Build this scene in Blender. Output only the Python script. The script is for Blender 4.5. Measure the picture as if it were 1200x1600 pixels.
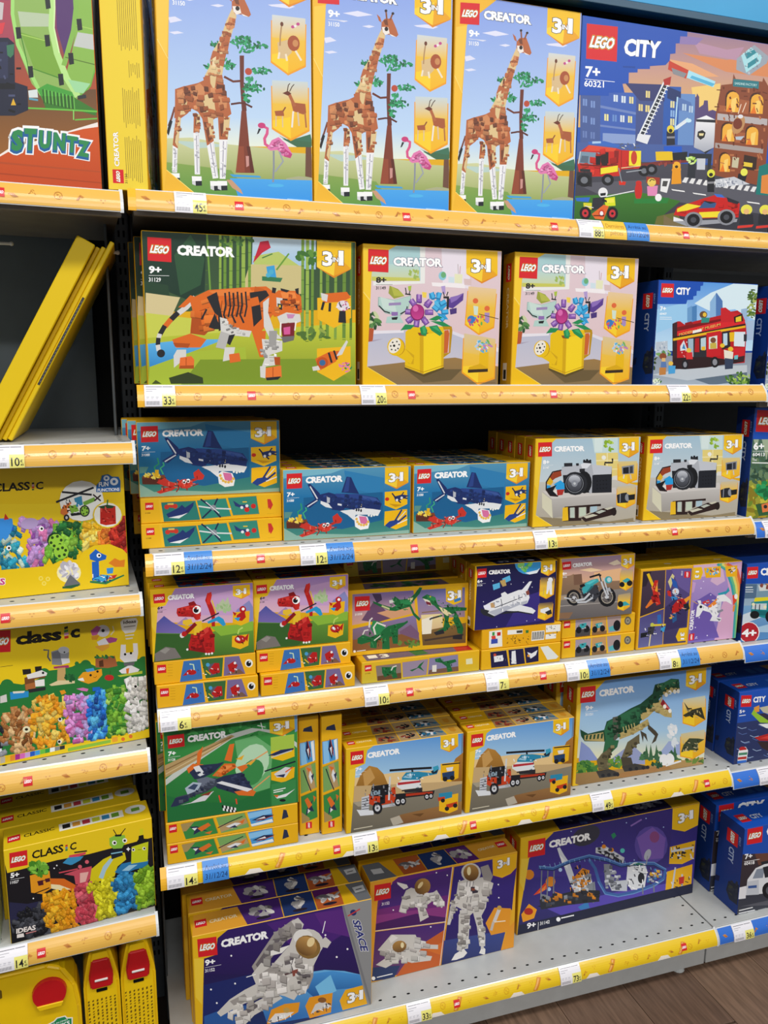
import bpy, bmesh, math, random
import numpy as np
from mathutils import Matrix, Vector

for _o in list(bpy.data.objects):
    bpy.data.objects.remove(_o)
SC = bpy.context.scene
COL = SC.collection

# ---------------------------------------------------------------- camera
def cam_matrix(pos, pitch, roll, yaw):
    R = Matrix.Rotation(yaw, 3, 'Z') @ Matrix.Rotation(pitch, 3, 'X') @ Matrix.Rotation(roll, 3, 'Y')
    r, f, u = R.col[0], R.col[1], R.col[2]
    m = Matrix(((r.x, u.x, -f.x, pos[0]), (r.y, u.y, -f.y, pos[1]), (r.z, u.z, -f.z, pos[2]), (0, 0, 0, 1)))
    return m
_cd = bpy.data.cameras.new('camera')
_cd.sensor_fit = 'VERTICAL'; _cd.sensor_height = 36.0; _cd.lens = 1255.02 / 1600 * 36
_cd.clip_start = 0.02
_co = bpy.data.objects.new('camera', _cd); COL.objects.link(_co)
_co.matrix_world = cam_matrix((-0.02691, -1.48004, 1.53323), -0.178227, -0.006225, -0.30857)
SC.camera = _co

# ---------------------------------------------------------------- world, lamps, exposure
W = bpy.data.worlds.new('store_air'); SC.world = W; W.use_nodes = True
_bg = W.node_tree.nodes['Background']
_bg.inputs[0].default_value = (0.92, 0.96, 1.0, 1); _bg.inputs[1].default_value = 0.36
def area_lamp(x, y, z, sx, sy, power, col=(1, 0.98, 0.95)):
    l = bpy.data.lights.new('ceiling_lamp', 'AREA'); l.shape = 'RECTANGLE'; l.size = sx; l.size_y = sy
    l.energy = power; l.color = col
    o = bpy.data.objects.new('ceiling_lamp', l); COL.objects.link(o); o.location = (x, y, z)
    return o
for _x in (-1.9, 0.35, 2.6):
    area_lamp(_x, -1.55, 3.55, 1.5, 0.3, 52)
    area_lamp(_x, -3.6, 3.55, 1.5, 0.3, 70)
SC.view_settings.view_transform = 'Standard'
SC.view_settings.look = 'None'
SC.view_settings.gamma = 1.0
SC.view_settings.use_curve_mapping = False
SC.view_settings.exposure = -0.42

# ---------------------------------------------------------------- helpers
def lin(h):
    h = h.lstrip('#')
    if len(h) == 3: h = ''.join(c * 2 for c in h)
    out = []
    for i in (0, 2, 4):
        c = int(h[i:i + 2], 16) / 255
        out.append(c / 12.92 if c <= 0.04045 else ((c + 0.055) / 1.055) ** 2.4)
    return tuple(out)
def mixc(a, b, t): return tuple(x + (y - x) * t for x, y in zip(a, b))

def node_mat(name, col, rough=0.5, metal=0.0, spec=0.5, noise=0.0, nscale=40, bump=0.0, stretch=None):
    m = bpy.data.materials.new(name); m.use_nodes = True
    nt = m.node_tree; b = nt.nodes['Principled BSDF']
    b.inputs['Roughness'].default_value = rough; b.inputs['Metallic'].default_value = metal
    b.inputs['Specular IOR Level'].default_value = spec
    c = lin(col)
    tc = nt.nodes.new('ShaderNodeTexCoord'); mp = nt.nodes.new('ShaderNodeMapping')
    nt.links.new(tc.outputs['Object'], mp.inputs[0])
    if stretch: mp.inputs['Scale'].default_value = stretch
    n = nt.nodes.new('ShaderNodeTexNoise'); n.inputs['Scale'].default_value = nscale; n.inputs['Detail'].default_value = 6
    nt.links.new(mp.outputs[0], n.inputs['Vector'])
    r = nt.nodes.new('ShaderNodeValToRGB')
    r.color_ramp.elements[0].position = 0.3; r.color_ramp.elements[1].position = 0.7
    r.color_ramp.elements[0].color = tuple(x * (1 - noise) for x in c) + (1,)
    r.color_ramp.elements[1].color = tuple(min(1, x * (1 + noise)) for x in c) + (1,)
    nt.links.new(n.outputs['Fac'], r.inputs[0]); nt.links.new(r.outputs[0], b.inputs['Base Color'])
    if bump:
        bp = nt.nodes.new('ShaderNodeBump'); bp.inputs['Strength'].default_value = bump; bp.inputs['Distance'].default_value = 0.001
        nt.links.new(n.outputs['Fac'], bp.inputs['Height']); nt.links.new(bp.outputs[0], b.inputs['Normal'])
    return m

def print_mat(name, rough, spec=0.45, coat=0.0):
    m = bpy.data.materials.new(name); m.use_nodes = True
    nt = m.node_tree; b = nt.nodes['Principled BSDF']
    a = nt.nodes.new('ShaderNodeAttribute'); a.attribute_name = 'ink'
    tc = nt.nodes.new('ShaderNodeTexCoord'); n = nt.nodes.new('ShaderNodeTexNoise')
    n.inputs['Scale'].default_value = 60; n.inputs['Detail'].default_value = 4
    nt.links.new(tc.outputs['Object'], n.inputs['Vector'])
    mr = nt.nodes.new('ShaderNodeMapRange'); mr.inputs['To Min'].default_value = rough - 0.05; mr.inputs['To Max'].default_value = rough + 0.06
    nt.links.new(n.outputs['Fac'], mr.inputs['Value']); nt.links.new(mr.outputs[0], b.inputs['Roughness'])
    nt.links.new(a.outputs['Color'], b.inputs['Base Color'])
    b.inputs['Specular IOR Level'].default_value = spec; b.inputs['Coat Weight'].default_value = coat; b.inputs['Coat Roughness'].default_value = 0.12
    return m
M_CARD = print_mat('printed_card', 0.42, 0.35)
M_RAILPRINT = print_mat('printed_rail_insert', 0.3, 0.5, 0.35)
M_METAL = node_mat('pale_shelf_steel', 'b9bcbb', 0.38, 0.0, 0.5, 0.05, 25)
M_DARK = node_mat('charcoal_steel', '4a5055', 0.45, 0.0, 0.5, 0.12, 18)
M_BLACK = node_mat('black_back_panel', '15181a', 0.6, 0.0, 0.3, 0.2, 12)
M_PANEL = node_mat('slate_back_sheet', '5c666c', 0.5, 0.0, 0.4, 0.1, 10)
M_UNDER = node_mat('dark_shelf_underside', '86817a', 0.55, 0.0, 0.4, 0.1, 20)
M_PLASTIC = node_mat('clear_grey_rail_plastic', 'd5d8da', 0.2, 0.0, 0.6, 0.03, 30)
M_HOLE = node_mat('hole_black', '0c0d0e', 0.8, 0, 0.1, 0.1, 30)
M_WHITE = node_mat('white_peg_plastic', 'dcdcd8', 0.35, 0, 0.5, 0.04, 30)

def tag(o, label=None, cat=None, group=None, kind=None):
    if label: o['label'] = label
    if cat: o['category'] = cat
    if group: o['group'] = group
    if kind: o['kind'] = kind
    return o
def link(name, me, parent=None, loc=(0, 0, 0), rot=(0, 0, 0)):
    o = bpy.data.objects.new(name, me); COL.objects.link(o)
    o.location = loc; o.rotation_euler = rot
    if parent: o.parent = parent
    return o

def colour_mesh(name, polys, mat):
    """polys: list of (points3d, colours) -> one mesh with per-vertex ink colours"""
    vs, fs, cs = [], [], []
    for pts, cols in polys:
        b = len(vs); vs.extend(pts); cs.extend(cols); fs.append(tuple(range(b, b + len(pts))))
    me = bpy.data.meshes.new(name); me.from_pydata(vs, [], fs)
    at = me.attributes.new('ink', 'FLOAT_COLOR', 'POINT')
    at.data.foreach_set('color', np.array([(c[0], c[1], c[2], 1.0) for c in cs], dtype=np.float32).ravel())
    me.materials.append(mat); me.update()
    return me

_boxc = {}
def box_mesh(name, w, h, d, mat, cols=None, bev=0.0012, seg=1):
    """box from (0,0,0) to (w,d,h); cols = (front,left,top,right) inks when the material is printed"""
    key = (round(w, 5), round(h, 5), round(d, 5), mat.name, cols, bev, seg)
    if key in _boxc: return _boxc[key]
    bm = bmesh.new(); bmesh.ops.create_cube(bm, size=1)
    for v in bm.verts: v.co = Vector(((v.co.x + .5) * w, (v.co.y + .5) * d, (v.co.z + .5) * h))
    if bev: bmesh.ops.bevel(bm, geom=list(bm.edges), offset=bev, segments=seg, affect='EDGES')
    me = bpy.data.meshes.new(name); bm.to_mesh(me); bm.free()
    me.materials.append(mat)
    if cols:
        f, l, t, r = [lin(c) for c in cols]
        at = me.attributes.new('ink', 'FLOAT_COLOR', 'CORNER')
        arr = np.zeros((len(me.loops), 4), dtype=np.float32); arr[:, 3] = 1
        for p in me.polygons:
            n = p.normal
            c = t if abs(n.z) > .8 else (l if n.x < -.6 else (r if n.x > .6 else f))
            for li in p.loop_indices: arr[li, :3] = c
        at.data.foreach_set('color', arr.ravel())
    _boxc[key] = me
    return me
def slab(name, x0, x1, y0, y1, z0, z1, mat, parent=None, bev=0.001):
    o = link(name, box_mesh(name, x1 - x0, z1 - z0, y1 - y0, mat, None, bev), parent, (x0, y0, z0))
    return o

# ---------------------------------------------------------------- flat print drawn as coloured shapes
_txt = {}
def text_polys(s, off):
    k = (s, off)
    if k in _txt: return _txt[k]
    cu = bpy.data.curves.new('t', 'FONT'); cu.body = s; cu.offset = off; cu.space_character = 0.96; cu.resolution_u = 2; cu.fill_mode = 'FRONT'
    ob = bpy.data.objects.new('t', cu)
    me = bpy.data.meshes.new_from_object(ob)
    vs = [(v.co.x, v.co.y) for v in me.vertices]
    ps = [[vs[i] for i in p.vertices] for p in me.polygons]
    bpy.data.objects.remove(ob); bpy.data.curves.remove(cu); bpy.data.meshes.remove(me)
    _txt[k] = ps
    return ps
def _cap(off):
    ps = text_polys('H', off); ys = [y for p in ps for _, y in p]
    return min(ys), max(ys)

def homography(src):
    dst = ((0, 1), (1, 1), (1, 0), (0, 0))
    A, B = [], []
    for (x, y), (u, v) in zip(src, dst):
        A.append([x, y, 1, 0, 0, 0, -u * x, -u * y]); B.append(u)
        A.append([0, 0, 0, x, y, 1, -v * x, -v * y]); B.append(v)
    return np.append(np.linalg.solve(np.array(A, float), np.array(B, float)), 1).reshape(3, 3)

def clip01(pts):
    """pts: [(u,v,(r,g,b))] clipped to the unit square"""
    for ax, lim, sgn in ((0, 0, 1), (0, 1, -1), (1, 0, 1), (1, 1, -1)):
        out = []
        n = len(pts)
        if n < 3: return []
        for i in range(n):
            a, b = pts[i], pts[(i + 1) % n]
            da, db = (a[ax] - lim) * sgn, (b[ax] - lim) * sgn
            if da >= 0: out.append(a)
            if (da >= 0) != (db >= 0):
                t = da / (da - db)
                out.append((a[0] + (b[0] - a[0]) * t, a[1] + (b[1] - a[1]) * t, mixc(a[2], b[2], t)))
        pts = out
    return pts if len(pts) > 2 else []

def P(s):
    if not isinstance(s, str): return list(s)
    v = [float(x) for x in s.split()]
    return list(zip(v[::2], v[1::2]))

def clusters(ps):
    """printed shapes that stand well apart become parts of their own"""
    lo = np.array([np.min(p, axis=0) for p, _ in ps]); hi = np.array([np.max(p, axis=0) for p, _ in ps]); n = len(ps)
    size = (hi - lo).max(axis=1); grp = np.arange(n)
    for i in range(n):
        gap = np.maximum(0, np.maximum(lo[i] - hi, lo - hi[i])); d = np.sqrt((gap ** 2).sum(axis=1))
        near = d <= np.maximum(.019, .49 * np.maximum(size[i], size))
        m = grp[near].min(); old = set(grp[near].tolist())
        for o in old: grp[grp == o] = m
    return [[ps[i] for i in np.nonzero(grp == g)[0]] for g in np.unique(grp)]

NB = 8
class Art:
    STEP = 0.000007
    def __init__(self, tl, tr, br, bl, up=(0, -1)):
        self.H = homography((tl, tr, br, bl)); self.q = (tl, tr, br, bl)
        self.el = []; self.cur = 'artwork'; self.cache = {}
        self.up = up
    def part(self, n): self.cur = n; return self
    def add(self, polys): self.el.append((self.cur, polys)); return self
    def p(self, col, pts):
        c = lin(col); return self.add([[(x, y, c) for x, y in P(pts)]])
    def bg(self, col): return self.p(col, self.q)
    def g(self, c0, c1, pts, horiz=False):
        pts = P(pts); k = 0 if horiz else 1
        lo = min(q[k] for q in pts); hi = max(q[k] for q in pts); a, b = lin(c0), lin(c1)
        return self.add([[(q[0], q[1], mixc(a, b, (q[k] - lo) / (hi - lo + 1e-9))) for q in pts]])
    def e(self, col, cx, cy, rx, ry=None, rot=0, n=16, c2=None):
        ry = rx if ry is None else ry; c = lin(col); d = lin(c2) if c2 else c; r = math.radians(rot); o = []
        for i in range(n):
            t = 2 * math.pi * i / n; x, y = rx * math.cos(t), ry * math.sin(t)
            o.append((cx + x * math.cos(r) - y * math.sin(r), cy + x * math.sin(r) + y * math.cos(r), mixc(c, d, .5 + .5 * math.sin(t))))
        return self.add([o])
    def es(self, col, s, r, ry=None):
        for x, y in P(s): self.e(col, x, y, r, ry, 0, 10)
        return self
    def l(self, col, w, pts, close=False):
        pts = P(pts); c = lin(col)
        if close: pts = pts + [pts[0]]
        n = len(pts); L, R = [], []
        for i in range(n):
            a = pts[max(i - 1, 0)]; b = pts[min(i + 1, n - 1)]
            if close and i in (0, n - 1): a, b = pts[n - 2], pts[1]
            dx, dy = b[0] - a[0], b[1] - a[1]; m = math.hypot(dx, dy) or 1
            L.append((pts[i][0] - dy / m * w / 2, pts[i][1] + dx / m * w / 2)); R.append((pts[i][0] + dy / m * w / 2, pts[i][1] - dx / m * w / 2))
        return self.add([[(x, y, c) for x, y in (L[i], L[i + 1], R[i + 1], R[i])] for i in range(n - 1)])
    def t(self, s, col, x0, y0, x1, y1, h, bold=0.02, sh=0.0, out=None, up=None):
        """text from baseline (x0,y0) to (x1,y1) with cap height h"""
        up = up or self.up
        base = text_polys(s, bold)
        if not base: return self
        xs = [q[0] for p in base for q in p]; a, b = min(xs), max(xs); y_0, y_1 = _cap(bold)
        for c, off in list(out or []) + [(col, bold)]:
            cc = lin(c); polys = []
            for p in text_polys(s, off):
                o = []
                for x, y in p:
                    v = (y - y_0) / (y_1 - y_0); u = (x - a) / (b - a)
                    ww = math.hypot(x1 - x0, y1 - y0); u += v * sh * h / ww
                    o.append((x0 + (x1 - x0) * u + up[0] * v * h, y0 + (y1 - y0) * u + up[1] * v * h, cc))
                polys.append(o)
            self.add(polys)
        return self
    def frame(self, tl, tr, bl):
        def f(u, v): return (tl[0] + (tr[0] - tl[0]) * u + (bl[0] - tl[0]) * v, tl[1] + (tr[1] - tl[1]) * u + (bl[1] - tl[1]) * v)
        return f
    def logo(self, tl, tr, bl, small=False):
        keep = self.cur; self.part('logo')
        f = self.frame(tl, tr, bl)
        self.p('d8232a', [f(0, 0), f(1, 0), f(1, 1), f(0, 1)])
        upv = (tl[0] - bl[0], tl[1] - bl[1]); m = math.hypot(*upv); upv = (upv[0] / m, upv[1] / m)
        a, b = f(.09, .66), f(.85, .66)
        outs = None if small else [('f3c21b', .105), ('16110f', .075)]
        self.t('LEGO', 'ffffff', *a, *b, m * .33, .045, .28, outs, upv)
        self.part(keep); return self
    def badge(self, tl, tr, bl, base='f2c01c', txt=True):
        keep = self.cur; self.part('badge')
        f = self.frame(tl, tr, bl)
        self.p('e08a1e', [f(0, .75), f(1, .75), f(.5, 1.03)])
        self.p(base, [f(0, 0), f(1, 0), f(1, .74), f(.5, .97), f(0, .74)])
        self.p('f7d13a', [f(.55, .35), f(.5, .97), f(0, .74), f(0, .6)]); self.p('eaa51d', [f(.55, .35), f(.5, .97), f(1, .74)])
        if txt:
            upv = (tl[0] - bl[0], tl[1] - bl[1]); m = math.hypot(*upv); upv = (upv[0] / m, upv[1] / m)
            o = [('4a4034', .07)]
            self.t('3', 'ffffff', *f(.16, .7), *f(.46, .7), m * .42, .04, 0, o, upv)
            self.t('1', 'ffffff', *f(.63, .66), *f(.78, .66), m * .42, .05, 0, o, upv)
            self.t('IN', 'ffffff', *f(.46, .57), *f(.63, .57), m * .13, .03, 0, [('4a4034', .1)], upv)
        self.part(keep); return self
    def inset(self, tl, tr, bl, c0='e8d9a0', c1='f3bd12', edge='f0a020'):
        f = self.frame(tl, tr, bl)
        self.p(edge, [f(-.03, .1), f(1.03, .1), f(1.03, .85), f(.5, 1.04), f(-.03, .85)])
        self.g(c0, 'ecc044', [f(0, 0), f(1, 0), f(1, .4), f(0, .4)]); self.g('ecc044', c1, [f(0, .4), f(1, .4), f(1, .82), f(.5, 1), f(0, .82)])
        self.p('f8cf2c', [f(.5, .62), f(.5, 1), f(0, .82), f(0, .7)]); return self
    def pile(self, cols, poly, n, size, seed=1, stud=True):
        poly = P(poly); rnd = random.Random(seed)
        xs = [q[0] for q in poly]; ys = [q[1] for q in poly]
        k = 0; guard = 0
        while k < n and guard < n * 30:
            guard += 1
            x, y = rnd.uniform(min(xs), max(xs)), rnd.uniform(min(ys), max(ys))
            ins = False; j = len(poly) - 1
            for i in range(len(poly)):
                (xi, yi), (xj, yj) = poly[i], poly[j]
                if (yi > y) != (yj > y) and x < (xj - xi) * (y - yi) / (yj - yi) + xi: ins = not ins
                j = i
            if not ins: continue
            k += 1
            c = lin(rnd.choice(cols)); s = rnd.uniform(.75, 1.25); c = tuple(min(1, q * s) for q in c); dk = tuple(q * .6 for q in c)
            a = rnd.uniform(0, 6.28); w = size * rnd.uniform(.6, 1.2); h = size * rnd.uniform(.35, .6)
            ca, sa = math.cos(a), math.sin(a)
            def R(px, py): return (x + px * ca - py * sa, y + px * sa + py * ca)
            top = [(-w, -h), (w, -h), (w, h), (-w, h)]
            th = size * .45
            self.add([[(q[0], q[1] + th, dk) for q in (R(*t) for t in top)], ])
            self.add([[(q[0], q[1], c) for q in (R(*t) for t in top)]])
            if stud:
                l = tuple(min(1, q * 1.25 + .02) for q in c)
                for sx in (-.5, .5):
                    q = R(w * sx, 0); r = h * .55
                    self.add([[(q[0] + r * math.cos(i * 1.0472), q[1] - th * .25 + r * .8 * math.sin(i * 1.0472), l) for i in range(6)]])
        return self
    def grit(self, poly, n, size, seed=1, dark='1a1a1e', light='ffffff', k=.35):
        """small brick seams and studs printed on a model: short strokes darker or lighter than what lies below"""
        poly = P(poly); rnd = random.Random(seed); xs = [q[0] for q in poly]; ys = [q[1] for q in poly]; done = 0; g = 0
        while done < n and g < n * 20:
            g += 1; x, y = rnd.uniform(min(xs), max(xs)), rnd.uniform(min(ys), max(ys)); ins = False; j = len(poly) - 1
            for i in range(len(poly)):
                (xi, yi), (xj, yj) = poly[i], poly[j]
                if (yi > y) != (yj > y) and x < (xj - xi) * (y - yi) / (yj - yi) + xi: ins = not ins
                j = i
            if not ins: continue
            done += 1; c = dark if rnd.random() < .6 else light; an = rnd.choice((0, .3, 1.5, 1.2)); s = size * rnd.uniform(.5, 1.3)
            self.l(c, size * rnd.uniform(.18, .45), [(x - s / 2 * math.cos(an), y - s / 2 * math.sin(an)), (x + s / 2 * math.cos(an), y + s / 2 * math.sin(an))])
        return self
    def facets(self, poly, cols, n, size, seed=1):
        """brick facets: small tilted plates in slightly different shades"""
        poly = P(poly); rnd = random.Random(seed); xs = [q[0] for q in poly]; ys = [q[1] for q in poly]; done = 0; g = 0
        while done < n and g < n * 20:
            g += 1; x, y = rnd.uniform(min(xs), max(xs)), rnd.uniform(min(ys), max(ys)); ins = False; j = len(poly) - 1
            for i in range(len(poly)):
                (xi, yi), (xj, yj) = poly[i], poly[j]
                if (yi > y) != (yj > y) and x < (xj - xi) * (y - yi) / (yj - yi) + xi: ins = not ins
                j = i
            if not ins: continue
            done += 1; k = rnd.uniform(.72, 1.2); c = tuple(min(1, v * k) for v in lin(rnd.choice(cols))); d = tuple(v * .45 for v in c)
            w, h, sk = size * rnd.uniform(.5, 1.1), size * rnd.uniform(.3, .8), size * rnd.uniform(-.3, .3)
            o = [(x - w / 2, y - h / 2 + sk / 2), (x + w / 2, y - h / 2 - sk / 2), (x + w / 2 + sk * .3, y + h / 2 - sk / 2), (x - w / 2 + sk * .3, y + h / 2 + sk / 2)]
            e = size * .07
            self.add([[(p[0] + e, p[1] + e * 1.6, d) for p in o]]); self.add([[(p[0], p[1], c if i < 2 else tuple(v * .85 for v in c)) for i, p in enumerate(o)]])
        return self
    def leaves(self, cols, cx, cy, rx, ry, n, size, seed=1):
        rnd = random.Random(seed)
        for _ in range(n):
            a = rnd.uniform(0, 6.28); r = math.sqrt(rnd.random())
            self.e(rnd.choice(cols), cx + rx * r * math.cos(a), cy + ry * r * math.sin(a), size * rnd.uniform(.6, 1.3), size * rnd.uniform(.3, .6), rnd.uniform(0, 180), 7)
        return self
    def parts3d(self, w, h, mapper=None, key=None, mat=None):
        """part name -> mesh, in face coordinates x 0..w, z 0..h, printed side towards -y"""
        k = key or (round(w, 4), round(h, 4))
        if k in self.cache: return self.cache[k]
        res = {}; H = self.H; ins = 0.0011
        flat = []
        for part, polys in self.el:
            keep = []
            for poly in polys:
                q = []
                for x, y, c in poly:
                    d = H[2, 0] * x + H[2, 1] * y + H[2, 2]
                    q.append(((H[0, 0] * x + H[0, 1] * y + H[0, 2]) / d, (H[1, 0] * x + H[1, 1] * y + H[1, 2]) / d, c))
                q = clip01(q)
                if q: keep.append(q)
            if keep: flat.append((part, keep))
        # each shape lies one ink layer above whatever it overprints
        n = len(flat); bb = np.zeros((n, 4)); lay = np.zeros(n, int)
        for i, (part, polys) in enumerate(flat):
            us = [q[0] for p in polys for q in p]; vs = [q[1] for p in polys for q in p]; bb[i] = (min(us), max(us), min(vs), max(vs))
            if i:
                o = (bb[:i, 0] < bb[i, 1]) & (bb[:i, 1] > bb[i, 0]) & (bb[:i, 2] < bb[i, 3]) & (bb[:i, 3] > bb[i, 2])
                if o.any(): lay[i] = lay[:i][o].max() + 1
        for i, (part, polys) in enumerate(flat):
            out = res.setdefault(part, [])
            for q in polys:
                ar = sum(q[j][0] * q[(j + 1) % len(q)][1] - q[(j + 1) % len(q)][0] * q[j][1] for j in range(len(q)))
                if ar < 0: q = q[::-1]
                off = 0.00012 + self.STEP * int(lay[i])
                if mapper:
                    for b in range(NB):
                        s = [(u, v * NB - b, c) for u, v, c in q]
                        s = clip01(s)
                        if s: out.append(([mapper(u, (v + b) / NB, off) for u, v, _ in s], [c for _, _, c in s]))
                    continue
                pts = [(ins + u * (w - 2 * ins), -off, ins + v * (h - 2 * ins)) for u, v, _ in q]
                out.append((pts, [c for _, _, c in q]))
        self.cache[k] = [(n, colour_mesh(n, c, mat or M_CARD)) for n, ps in res.items() if ps for c in (clusters(ps) if n not in ('artwork', 'doodle_print', 'small_print') else [ps])]
        return self.cache[k]

ARTS = {}
def art(name, tl, tr, br, bl, up=(0, -1)):
    a = Art(tl, tr, br, bl, up); ARTS[name] = a; return a
# ---------------------------------------------------------------- frames of the two shelf runs
LEFT = Matrix.Translation((-0.02, 0, 0)) @ Matrix.Rotation(math.radians(3.2), 4, 'Z')
LYAW = math.radians(3.2)
def left_place(o):
    o.location = LEFT @ Vector(o.location); o.rotation_euler.z += LYAW
    return o

RH = 0.037
def rail_curve(t, off=0.0):
    y = -0.003 - 0.018 * t - 0.0055 * math.sin(math.pi * t); z = 0.001 - RH * t
    dy = -0.018 - 0.0055 * math.pi * math.cos(math.pi * t); dz = -RH
    m = math.hypot(dy, dz); ny, nz = dz / m, -dy / m
    return y + ny * off, z + nz * off

def rail_profile_mesh(name, w, t0, t1, thick, mat, n=7, cols=None):
    vs, fs = [], []
    rows = [rail_curve(t0 + (t1 - t0) * i / n, 0) for i in range(n + 1)] + [rail_curve(t1 - (t1 - t0) * i / n, -thick) for i in range(n + 1)]
    for x in (0, w):
        for y, z in rows: vs.append((x, y, z))
    m = len(rows)
    for i in range(m):
        j = (i + 1) % m; fs.append((i, m + i, m + j, j))
    fs.append(tuple(range(m))); fs.append(tuple(range(2 * m - 1, m - 1, -1)))
    me = bpy.data.meshes.new(name); me.from_pydata(vs, [], fs)
    bm = bmesh.new(); bm.from_mesh(me); bmesh.ops.recalc_face_normals(bm, faces=bm.faces); bm.to_mesh(me); bm.free()
    me.materials.append(mat)
    if cols:
        at = me.attributes.new('ink', 'FLOAT_COLOR', 'POINT'); arr = np.ones((len(vs), 4), np.float32); arr[:, :3] = lin(cols)
        at.data.foreach_set('color', arr.ravel())
    return me

def rail_art(w, base, phase, lemon=False, seed=1, logos=True, period=0.305, skip=()):
    """brick doodles and logo squares of the printed strip; coordinates in millimetres"""
    W_ = w * 1000; a = Art((0, 0), (W_, 0), (W_, 34), (0, 34)); rnd = random.Random(seed)
    ink = 'c98536' if not lemon else 'd9a41c'
    x = 10.0; k = 0
    a.part('doodle_print')
    if lemon:
        for i in range(int(W_ / 200) + 1):
            xx = i * 200 + 150
            a.p('f3ece0', [(xx, 34), (xx + 10, 24), (xx + 30, 25), (xx + 38, 34)]); a.p('d98a2a', [(xx + 60, 30), (xx + 74, 6), (xx + 84, 8), (xx + 70, 32)])
            a.p('efb46a', [(xx + 62, 28), (xx + 75, 8), (xx + 79, 9), (xx + 66, 30)])
    while x < W_ - 12:
        t = k % 5; y = 17 + rnd.uniform(-4, 4); k += 1
        if t == 0:
            a.p(ink, [(x, y - 2), (x + 8, y - 3), (x + 15, y + 3), (x + 7, y + 4)]); a.p('a8672c', [(x + 4, y), (x + 9, y), (x + 15, y + 3), (x + 9, y + 3)])
        elif t == 1:
            for q in range(5): a.l(ink, 1, [(x + q * 2.2, y + rnd.uniform(-5, 5)), (x + 3 + q * 2, y + rnd.uniform(-5, 5))])
        elif t == 2:
            for q in range(10): a.l(ink, 1.1, [(x + 6 + 6 * math.cos(q * .628), y + 6 * math.sin(q * .628)), (x + 6 + 6 * math.cos(q * .628 + .6), y + 6 * math.sin(q * .628 + .6))])
            a.p(ink, [(x + 3, y - 3), (x + 7, y - 2), (x + 5, y + 1)]); a.p(ink, [(x + 7, y + 1), (x + 10, y), (x + 8, y + 4)])
        elif t == 3:
            a.p(ink, [(x, y + 5), (x + 7, y - 5), (x + 13, y - 1), (x + 9, y + 1), (x + 8, y - 1), (x + 4, y + 5)]); a.p('a8672c', [(x + 2, y + 4), (x + 7, y - 3), (x + 8, y - 2), (x + 4, y + 5)])
        else:
            for q in range(3): a.e(ink, x + q * 3, y + (q % 2) * 4 - 2, 1.2, .8)
        x += rnd.uniform(24, 44)
    if logos:
        x = (phase % period) * 1000
        while x < W_:
            if not any(p * 1000 - 9 < x < q * 1000 + 9 for p, q in skip): a.logo((x - 7.5, 10), (x + 7.5, 10), (x - 7.5, 25), small=True)
            x += period * 1000
    return a

def shelf(name, label, x0, x1, z, depth=0.42, base='e6b24a', lemon=False, phase=0.17, seed=1, left=False, under=True, holes=True, deckmat=None, logos=True, tape=None, skip=()):
    w = x1 - x0
    root = tag(link(name, None, None, (x0, 0, z)), label, 'shelf', 'gondola shelves')
    root.empty_display_size = 0.05
    dm = deckmat or M_METAL
    link('deck', box_mesh('deck', w, 0.004, depth, dm, None, 0.0008), root, (0, 0.002, -0.004))
    if under:
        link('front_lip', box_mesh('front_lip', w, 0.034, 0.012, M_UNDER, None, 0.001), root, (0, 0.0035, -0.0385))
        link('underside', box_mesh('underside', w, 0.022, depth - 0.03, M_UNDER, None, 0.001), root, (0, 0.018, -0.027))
    # price rail: clear lip above and below, printed insert between
    rail = link('price_rail', rail_profile_mesh('price_rail', w, 0.0, 1.0, 0.0016, M_PLASTIC), root, (0, 0, 0.001))
    ins = link('printed_insert', rail_profile_mesh('printed_insert', w - 0.004, 0.05, 0.96, 0.0006, M_RAILPRINT, NB, base), rail, (0.002, -0.0006, 0))
    a = rail_art(w - 0.004, base, phase, lemon, seed, logos, skip=skip)
    def mp(u, v, off):
        t = 0.05 + 0.91 * (1 - v); y, zz = rail_curve(t, off + 0.0004); return (u * (w - 0.004), y, zz)
    for n, me in a.parts3d(w, 0.034, mp, 'r', M_RAILPRINT): tag(link(n, me, rail, (0.002, -0.0006, 0)), kind='stuff' if n == 'doodle_print' else None)
    link('rail_end_cap', rail_profile_mesh('rail_end_cap', 0.006, -0.06, 1.03, 0.004, M_PLASTIC), rail, (w - 0.003, -0.0005, 0))
    if tape: link('yellow_end_tape', rail_profile_mesh('yellow_end_tape', 0.013, 0.0, 1.02, 0.004, M_RAILPRINT, 7, tape), rail, (-0.009, -0.0012, 0))
    if holes:
        vs, fs = [], []
        def disc(cx, cy, rx=0.0042, ry=0.0024):
            b = len(vs)
            for i in range(10): vs.append((cx + rx * math.cos(i * .6283), cy + ry * math.sin(i * .6283), 0.0003))
            fs.append(tuple(range(b, b + 10)))
        k = 0.02
        while k < w: disc(k, 0.024); k += 0.0333
        for q in range(1, 11): disc(w - 0.018, 0.024 + q * 0.036)
        me = bpy.data.meshes.new('perforations'); me.from_pydata(vs, [], fs); me.materials.append(M_HOLE)
        tag(link('perforations', me, root), kind='stuff')
    if left: left_place(root)
    return root

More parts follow.
